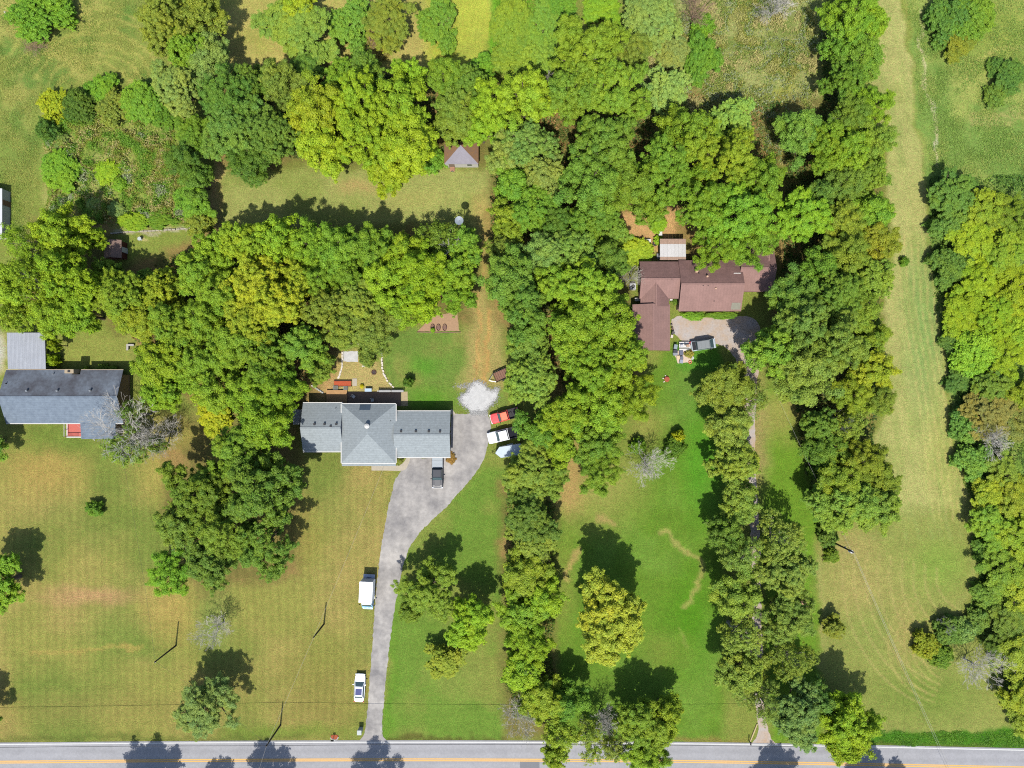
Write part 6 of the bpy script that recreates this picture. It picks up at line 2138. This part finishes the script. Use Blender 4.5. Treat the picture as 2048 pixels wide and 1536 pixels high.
    (1640, 385, 30, 'fine', (0.050, 0.085, 0.025), 'dark tree behind the rounded lime crown', 8),
    (1690, 440, 44, 'fine', (0.090, 0.112, 0.022), 'olive tree right of the rounded lime crown', 9),
    (1745, 425, 40, 'oak', (0.080, 0.130, 0.018), 'green tree at the strip right of the lime crown', 8),
    (1755, 480, 46, 'fine', (0.115, 0.120, 0.020), 'yellow-olive tree bulging into the strip', 8),
    (1690, 510, 48, 'fine', (0.088, 0.112, 0.022), 'olive tree east of the brown house corner', 10),
    (1640, 530, 42, 'oak', (0.060, 0.108, 0.020), 'dark green tree at the east end of the brown roof', 10),
    (1740, 555, 46, 'fine', (0.080, 0.112, 0.022), 'olive green tree at the strip, middle', 9),
    (1586, 588, 46, 'oak', (0.052, 0.088, 0.024), 'dark tree shading the gravel court', 11),
    (1670, 590, 52, 'fine', (0.055, 0.095, 0.022), 'dark feathery tree above the big grey-green crown', 11),
    (1600, 655, 64, 'oak', (0.078, 0.118, 0.036), 'large grey-green crown beside the gravel court', 14),
    (1540, 700, 50, 'oak', (0.072, 0.120, 0.022), 'green crown at the bottom of the gravel court', 13),
    (1665, 690, 62, 'oak', (0.082, 0.115, 0.032), 'large olive grey crown right of the gravel court', 14),
    (1610, 750, 60, 'oak', (0.084, 0.118, 0.038), 'large grey-green crown, lower', 13),
    (1720, 620, 44, 'fine', (0.080, 0.118, 0.022), 'green tree at the strip near the narrow point', 9),
    (1745, 675, 34, 'oak', (0.085, 0.125, 0.020), 'light tree at the strip above the bare twig tree', 7),
    (1742, 740, 44, 'oak', (0.120, 0.140, 0.016), 'yellow tree at the strip beside the big crowns', 8),
    (1705, 790, 44, 'oak', (0.110, 0.138, 0.018), 'yellow-green tree below the big crowns', 8),
    (1760, 800, 34, 'fine', (0.095, 0.115, 0.024), 'olive tree at the strip below the yellow tree', 7),
    (1640, 850, 36, 'fine', (0.050, 0.085, 0.020), 'dark tree at the top of the lower east clump', 8),
    (1700, 850, 40, 'thin', (0.095, 0.110, 0.026), 'sparse tree with bare twigs in the lower east clump', 8),
    (1645, 905, 40, 'oak', (0.055, 0.095, 0.020), 'dark tree at the left of the lower east clump', 8),
    (1720, 920, 50, 'oak', (0.098, 0.118, 0.018), 'olive yellow crown in the lower east clump', 9),
    (1680, 945, 44, 'oak', (0.085, 0.118, 0.020), 'olive green crown in the lower east clump', 9),
    (1765, 960, 38, 'fine', (0.085, 0.108, 0.022), 'olive tree at the right of the lower east clump', 7),
    (1690, 1010, 58, 'oak', (0.078, 0.122, 0.030), 'blue-green crown at the bottom of the lower east clump', 9),
    (1755, 1010, 46, 'oak', (0.076, 0.120, 0.030), 'blue-green crown at the bottom right of the east clump', 8),
    (1640, 1000, 34, 'oak', (0.078, 0.120, 0.028), 'blue-green crown at the lower left of the east clump', 7),
    (1629, 945, 16, 'bush', 'D', 'dark bush hanging on the lawn side of the east clump', 2.5),
    (1808, 524, 9, 'bush', 'M', 'tiny bush alone in the mown strip', 1.2),
    # meadow and thicket right of the strip
    (1895, 40, 48, 'bush', (0.050, 0.090, 0.022), 'dark thicket in the top right meadow, left half', 3.6),
    (1940, 30, 50, 'bush', (0.065, 0.112, 0.020), 'green thicket in the top right meadow, right half', 3.6),
    (1915, 85, 36, 'bush', (0.090, 0.105, 0.022), 'yellowish foot of the top right thicket', 2.4),
    (2012, 152, 40, 'bush', (0.055, 0.092, 0.024), 'dark low thicket at the right edge of the meadow', 2.2),
    (1990, 190, 24, 'bush', (0.055, 0.090, 0.024), 'small dark shrub below the meadow thicket', 1.6),
    (1905, 385, 46, 'fine', (0.045, 0.085, 0.026), 'dark tree heading the right-hand thicket', 8),
    (1965, 420, 46, 'oak', (0.095, 0.128, 0.018), 'olive yellow tree at the top of the right thicket', 8),
    (2030, 440, 50, 'oak', (0.085, 0.118, 0.018), 'olive tree at the right edge, top of the thicket', 8),
    (1900, 450, 44, 'bush', (0.058, 0.105, 0.030), 'dark green bush on the strip side of the thicket, upper', 4),
    (1945, 480, 44, 'oak', (0.101, 0.145, 0.016), 'yellow-green tree in the upper right thicket', 7),
    (2010, 505, 48, 'oak', (0.110, 0.140, 0.016), 'yellow olive tree at the right edge, second', 7),
    (1900, 530, 44, 'bush', (0.062, 0.112, 0.032), 'green bush on the strip side of the thicket, second', 3.6),
    (1960, 560, 46, 'oak', (0.121, 0.155, 0.012), 'brilliant yellow-green tree in the right thicket', 7),
    (2025, 580, 52, 'oak', (0.124, 0.152, 0.012), 'brilliant yellow tree at the right edge', 7),
    (1925, 620, 46, 'oak', (0.110, 0.155, 0.014), 'bright green tree in the right thicket, strip side', 6),
    (1985, 640, 48, 'oak', (0.120, 0.165, 0.012), 'lime tree in the middle of the right thicket', 7),
    (1945, 700, 48, 'bush', (0.100, 0.155, 0.018), 'bright vine mound in the right thicket', 4),
    (2010, 710, 48, 'oak', (0.115, 0.155, 0.012), 'yellow-lime tree at the right edge, middle', 7),
    (2040, 660, 36, 'oak', (0.110, 0.150, 0.014), 'lime tree cut by the right edge', 7),
    (1905, 680, 30, 'bush', (0.050, 0.090, 0.025), 'dark weeds along the strip, upper', 2),
    (1920, 760, 34, 'bush', (0.048, 0.088, 0.024), 'dark weeds along the strip, middle', 2.2),
    (1985, 775, 40, 'fine', (0.055, 0.085, 0.020), 'dark tree above the brown tree', 7),
    (2040, 790, 40, 'oak', (0.100, 0.130, 0.015), 'olive tree cut by the right edge, middle', 7),
    (1985, 825, 52, 'fine', 'R', 'brownish half dead tree in the right thicket', 7),
    (2035, 850, 40, 'fine', (0.100, 0.095, 0.040), 'brown tinged tree at the right edge', 7),
    (1935, 850, 36, 'bush', (0.060, 0.105, 0.028), 'green bush left of the brownish tree', 3),
    (1945, 920, 40, 'bush', (0.065, 0.130, 0.035), 'fresh green bush below the bare grey tree', 3),
    (2010, 950, 44, 'oak', (0.095, 0.115, 0.025), 'olive tree right of the fresh green bush', 6),
    (1975, 990, 36, 'oak', (0.138, 0.150, 0.018), 'yellow tree in the lower right thicket', 6),
    (2030, 1000, 42, 'oak', (0.110, 0.130, 0.018), 'yellow olive tree at the right edge, lower', 7),
    (1980, 1050, 44, 'oak', (0.085, 0.125, 0.018), 'green tree beside the field corner', 7),
    (2030, 1070, 46, 'oak', (0.115, 0.145, 0.016), 'yellow-green tree at the right edge by the field', 8),
    (1970, 1100, 30, 'bush', (0.075, 0.125, 0.030), 'light bush at the field corner', 2.5),
    (2005, 1140, 44, 'oak', (0.085, 0.120, 0.022), 'olive green tree below the field corner', 7),
    (2040, 1180, 40, 'oak', (0.110, 0.135, 0.018), 'yellowish tree at the right edge below the corner', 7),
    (1975, 1190, 36, 'bush', (0.080, 0.125, 0.028), 'light green bush at the inner edge of the thicket', 2.6),
    (2020, 1240, 40, 'fine', (0.055, 0.085, 0.026), 'dark tree in the lower right thicket', 6),
    (1955, 1240, 26, 'bush', (0.075, 0.110, 0.030), 'low bush near the bare fallen tree', 2),
    (2035, 1310, 40, 'oak', (0.101, 0.125, 0.020), 'olive yellow tree at the right edge, low', 7),
    (2005, 1290, 34, 'fine', (0.058, 0.085, 0.024), 'dark shrubby tree behind the bare fallen tree', 5),
    (2040, 1390, 40, 'oak', (0.138, 0.145, 0.016), 'golden tree at the lower right edge', 7),
    (2050, 1445, 34, 'oak', (0.110, 0.120, 0.018), 'olive tree at the lower right corner', 6),
    (1852, 1288, 30, 'bush', (0.120, 0.130, 0.018), 'yellow bush in the field island', 3),
    (1895, 1262, 30, 'bush', (0.055, 0.090, 0.026), 'dark bush at the back of the field island', 2.8),
    (1925, 1262, 26, 'bush', (0.085, 0.125, 0.050), 'pale green bush at the right of the field island', 2.4),
    (1880, 1310, 26, 'bush', (0.070, 0.110, 0.020), 'green bush at the front of the field island', 2.4),
    # foundation planting
    (172, 741, 9, 'bush', (0.075, 0.110, 0.025), 'round shrub behind the blue-grey house, left', 1.1),
    (206, 740, 11, 'bush', (0.075, 0.110, 0.025), 'round shrub behind the blue-grey house, middle', 1.2),
    (228, 740, 10, 'bush', (0.075, 0.112, 0.025), 'round shrub behind the blue-grey house, right', 1.2),
    (110, 690, 14, 'oak', (0.120, 0.160, 0.012), 'slim yellow-green tree beside the carport', 5),
    (108, 720, 12, 'bush', (0.110, 0.155, 0.012), 'yellow-green bush at the carport corner', 2.4),
    (1385, 632, 26, 'bush', (0.080, 0.140, 0.020), 'leafy hedge under the brown front wall, left', 1.0, 9),
    (1440, 630, 34, 'bush', (0.060, 0.120, 0.018), 'leafy hedge under the brown front wall, right', 1.0, 8),
    (1353, 603, 8, 'bush', (0.075, 0.115, 0.030), 'small shrub in the corner of the brown wings', 1.2),
    (797, 921, 9, 'bush', (0.110, 0.110, 0.035), 'flowering shrub at the front door bed of the grey house', .9),
    (1379, 708, 9, 'bush', (0.175, 0.140, 0.050), 'dry golden grass clump beside the tarp', 1.1),
    (724, 773, 4, 'bush', (0.322, 0.280, 0.020), 'yellow flowers in a pot on the patio', .6),
    (865, 660, 5, 'bush', (0.060, 0.160, 0.020), 'green plant growing in the left garden ring', .7),
    (902, 917, 10, 'bush', (0.120, 0.070, 0.036), 'rusty brown dried shrub at the garage corner', .5, 12),
]
for T in TREES:
    px, py, r, st, c, lab = T[:6]
    tree(px, py, r, st, c, lab, T[6] if len(T) > 6 else None, T[7] if len(T) > 7 else None)

# trees across the road, seen by their shadows
for px, py, r, hh, lab in ((294, 1592, 54, 13, 'tree across the road shading the far left lane'), (536, 1580, 44, 11.5, 'tree across the road left of the driveway mouth'),
                           (430, 1590, 30, 10, 'slim tree across the road between two larger ones'), (745, 1592, 56, 13, 'tree across the road opposite the driveway'),
                           (1540, 1590, 44, 11.5, 'tree across the road opposite the gravel drive'), (1725, 1588, 44, 12, 'tree across the road opposite the lime trees'),
                           (1785, 1596, 30, 10, 'slim tree across the road opposite the field')):
    zc = hh * .68
    k = H / (H - zc)
    tree(CX + (px - CX) * k, CY + (py - CY) * k, r * k, 'oak', 'M', lab, hh)

for a in ((1302, 932, 46, 'bare white branched tree on the bright lawn', 7.5, None, 0), (426, 1262, 38, 'bare white tree on the front lawn above the sage tree', 6.5, None, 1),
          (252, 862, 82, 'large half dead tree with pale branches over the blue-grey roof', 12, None, 2), (316, 868, 54, 'bare pale tree right of the half dead tree', 9, None, 3),
          (1036, 1436, 42, 'bare grey tree near the road, left of the pale leafy tree', 8, None, 4), (1206, 1452, 40, 'bare grey roadside tree in front of the green and yellow tree', 8, None, 0),
          (1965, 1340, 48, 'bare grey tree leaning over the field island', 7, None, 1), (1996, 880, 40, 'bare grey tree in front of the brownish tree', 7, None, 3),
          (1096, 172, 26, 'small dead tree between the crowns near the top', 9, None, 4), (1560, 6, 42, 'pale dead tree at the top edge of the scrub', 7, None, 2),
          (1268, 552, 26, 'bare pale shrub against the west end of the brown roof', 6, None, 1), (1690, 838, 24, 'bare twig tree poking out of the lower east clump', 9, None, 3),
          (1745, 690, 16, 'small bare twig tree at the edge of the strip', 7, None, 0), (1395, 20, 40, 'bare brown tree at the top edge of the scrub', 6, DEADB, 2),
          (745, 80, 20, 'dead brown branches on the top thicket', 4, DEADB, 4), (893, 44, 12, 'dead brown branches on the oval bush', 3.4, DEADB, 1),
          (1088, 1120, 14, 'dead rusty bough in the olive cedar', 8.5, DEADB, 3), (355, 1085, 22, 'bare grey branches beside the bright front tree', 8, None, 4),
          (65, 92, 26, 'brush pile at the foot of the corner thicket', 1.5, DEADB, 2), (1050, 1340, 14, 'dead pale forked bough low in the lawn line', 9, None, 0),
          (1900, 1250, 18, 'bare sapling at the back of the field island', 5, None, 3), (900, 488, 22, 'dead pale limbs below the silver dish', 10.5, None, 1),
          (1690, 60, 12, 'dead twigs in the top of the strip hedge', 9, None, 1), (1660, 250, 12, 'dead twigs in the middle strip hedge', 10, None, 4)):
    bare_tree(*a[:4], a[4], a[5], a[6])
for a in ((245, 900, 44, 'thin', (.060, .098, .026), 'sparse dark green tree below the half dead tree', 8), (265, 830, 34, 'thin', (.060, .098, .026), 'sparse dark green tree at the blue-grey roof corner', 9),
          (310, 890, 24, 'thin', (.062, .10, .026), 'sparse dark green tree below the bare pale tree', 7)):
    tree(*a)

# ------------------------------------------------------------------ weeds and tall grass (uncountable)
def weeds(name, label, pts, n, size, hgt, cols, seed, lump=0.0, lscale=30):
    rng = np.random.RandomState(seed)
    xs = [p[0] for p in pts]
    ys = [p[1] for p in pts]
    x = rng.uniform(min(xs), max(xs), n * 3)
    y = rng.uniform(min(ys), max(ys), n * 3)
    d = poly_sd(x + (vnoise(x, y, 30, seed) - .5) * 24, y + (vnoise(x, y, 30, seed + 1) - .5) * 24, pts)
    k = d > 0
    lumpn = vnoise(x, y, lscale, seed + 2, 3)
    k &= rng.rand(len(x)) < np.clip((lumpn - .5) * lump * 4 + .55, .05, 1)
    x, y, lumpn, d = x[k][:n], y[k][:n], lumpn[k][:n], d[k][:n]
    m = len(x)
    hh = hgt * (.35 + .65 * np.clip((lumpn - .35) / .3, 0, 1)) * np.clip(d / 12, .25, 1)
    c = np.stack([(x - CX) * S, (CY - y) * S, rng.uniform(.05, 1, m) ** .7 * hh + .03], 1)
    nr = unit(np.array([0, -.15, .95]) + rng.normal(size=(m, 3)) * .38)
    L = size * rng.uniform(.5, 1.5, m)
    v, lv, _ = make_leaves(c, nr, L, L * rng.uniform(.3, .6, m), rng, rng.rand(m), rng.rand(m))
    mixn = vnoise(x, y, 38, seed + 5, 4)
    order = np.clip((mixn - .3) / .4, 0, .999) * len(cols)
    idx = np.clip((order + rng.normal(size=m) * .55).astype(int), 0, len(cols) - 1)
    col = np.array(cols)[idx] * rng.uniform(.8, 1.2, (m, 1)) * np.array([1.45, 1.45, 1.2])
    col4 = np.concatenate([col, np.ones((m, 1))], 1)
    me = np_mesh(name, v, 3, LEAFC, {'lv': ('POINT', 'FLOAT', lv), 'Col': ('POINT', 'FLOAT_COLOR', np.repeat(col4, 3, 0))})
    o = link(bpy.data.objects.new(name, me))
    return tag(o, label, kind='stuff')


STRAW, OLV, GR_, GRY, LIM = sr(178, 170, 116), sr(140, 142, 66), sr(92, 128, 44), sr(150, 160, 130), sr(120, 160, 50)
weeds('scrub_weeds', 'rough weeds and straw filling the scrub plot', [(88, 225), (335, 215), (365, 330), (375, 450), (95, 455)], 60000, .24, 1.3, [sr(104, 146, 46), sr(128, 156, 58), OLV, STRAW, sr(120, 152, 54), sr(96, 138, 42), GRY], 51, .8)
weeds('meadow_grass', 'long meadow grass in the top left', [(-40, -40), (320, -40), (330, 170), (190, 150), (80, 190), (70, 440), (-40, 470)], 36000, .17, .09, [sr(160, 164, 86), sr(140, 152, 74), sr(120, 144, 64)], 61, .6)
weeds('scrub_weeds', 'dry straw and weeds in the scrub north of the brown house', [(1275, 60), (1380, -40), (1645, -40), (1640, 210), (1575, 330), (1540, 330), (1480, 230), (1290, 250)], 60000, .24, .8, [sr(170, 168, 106), OLV, sr(112, 138, 58), GRY, sr(150, 158, 84), sr(120, 142, 66), STRAW], 71, .9)
weeds('meadow_grass', 'long meadow grass right of the mown strip', [(1812, -40), (1830, 120), (1840, 250), (1856, 350), (2090, 350), (2090, -40)], 40000, .18, .16, [sr(124, 156, 74), sr(150, 166, 86), sr(112, 146, 62), sr(130, 158, 76)], 81, .7)
weeds('edge_weeds', 'dark weeds along the right edge of the mown strip', [(1854, 350), (1866, 560), (1890, 700), (1908, 850), (1930, 970), (1955, 1070), (1955, 1160), (1935, 1220), (2000, 1400), (2090, 1450), (2090, 350)], 60000, .30, .9,
      [sr(84, 122, 52), sr(110, 146, 62), sr(66, 100, 40), sr(120, 150, 60)], 91, .6)
weeds('thicket_weeds', 'low green growth in the bright thicket strip', [(990, -40), (1110, -40), (1140, 60), (1100, 170), (985, 160)], 16000, .24, .5, [sr(104, 148, 40), sr(112, 142, 50), sr(140, 152, 66)], 101, .5)
weeds('verge_grass', 'lush green verge beside the road on the right', [(1740, 1464), (2090, 1460), (2090, 1494), (1740, 1488)], 9000, .17, .10, [sr(84, 138, 34), sr(106, 152, 42), sr(74, 122, 32)], 111, .5)
weeds('woodland_floor', 'undergrowth below the trees around the brown house', [(985, 170), (1290, 180), (1560, 200), (1560, 400), (1230, 425), (1220, 520), (1265, 740), (1200, 830), (1110, 760), (1000, 620), (980, 420)], 26000, .42, .7,
      [sr(86, 104, 46), sr(150, 120, 78), sr(70, 96, 38)], 121, .5)
weeds('woodland_floor', 'undergrowth below the trees behind the grey house', [(440, 470), (920, 470), (900, 600), (760, 650), (640, 690), (590, 820), (420, 820), (270, 680), (200, 590)], 22000, .42, .6, [sr(86, 104, 46), sr(150, 124, 78), sr(70, 96, 38)], 131, .5)
weeds('woodland_floor', 'undergrowth in the belt below the top clearing', [(440, 150), (970, 150), (970, 280), (840, 330), (450, 310)], 14000, .42, .6, [sr(80, 100, 44), sr(120, 112, 66), sr(66, 92, 36)], 141, .5)
weeds('woodland_floor', 'undergrowth in the hedge left of the mown strip', [(1650, 0), (1745, 0), (1750, 300), (1760, 560), (1750, 860), (1760, 1000), (1620, 1000), (1600, 860), (1560, 640), (1570, 300), (1640, 220)], 26000, .42, .7, [sr(80, 104, 42), sr(112, 118, 60), sr(66, 96, 36)], 151, .5)
weeds('flank_weeds', 'weeds along the line of trees between the lawns', [(1010, 980), (1110, 1010), (1108, 1440), (1020, 1440)], 9000, .36, .6, [sr(96, 130, 44), sr(130, 140, 60), sr(76, 108, 36)], 161, .5)
print('leaf tris', TRIS[0]); print('trees', TCOUNT[0], 'archetypes', len(ARCH))


# loose white stones spilled round the fresh gravel
def spilled_gravel():
    rng = np.random.RandomState(3)
    ring = smooth_pts([(944, 829), (932, 815), (921, 803), (922, 792), (934, 785), (937, 775), (945, 766), (957, 763), (968, 768), (976, 779), (987, 780), (996, 777), (994, 797), (984, 808), (974, 818), (969, 828)], 6)
    n = 1500
    i = rng.randint(0, len(ring), n)
    p = np.array(ring)[i] + rng.normal(size=(n, 2)) * 2.6
    e = np.stack([rng.uniform(940, 975, 500), rng.normal(826, 3, 500)], 1)
    w = np.stack([rng.normal(926, 8, 220), rng.normal(772, 3, 220)], 1)
    p = np.concatenate([p, e, w])
    n = len(p)
    c = np.stack([(p[:, 0] - CX) * S, (CY - p[:, 1]) * S, np.full(n, .05)], 1)
    r = rng.uniform(.04, .11, n)
    V = []
    a0 = rng.uniform(0, 6.28, n)
    ring3 = [c + np.stack([r * np.cos(a0 + k * 2.094), r * np.sin(a0 + k * 2.094), np.full(n, -.03)], 1) for k in range(3)]
    top = c + np.array([0, 0, .05])
    for k in range(3):
        V += [np.stack([ring3[k], ring3[(k + 1) % 3], top], 1)]
    V = np.stack(V, 1).reshape(-1, 3)
    me = np_mesh('loose_gravel', V, 3, GRAVW)
    return tag(link(bpy.data.objects.new('loose_gravel', me)), 'loose white stones spilled round the gravel patch', kind='stuff')


spilled_gravel()
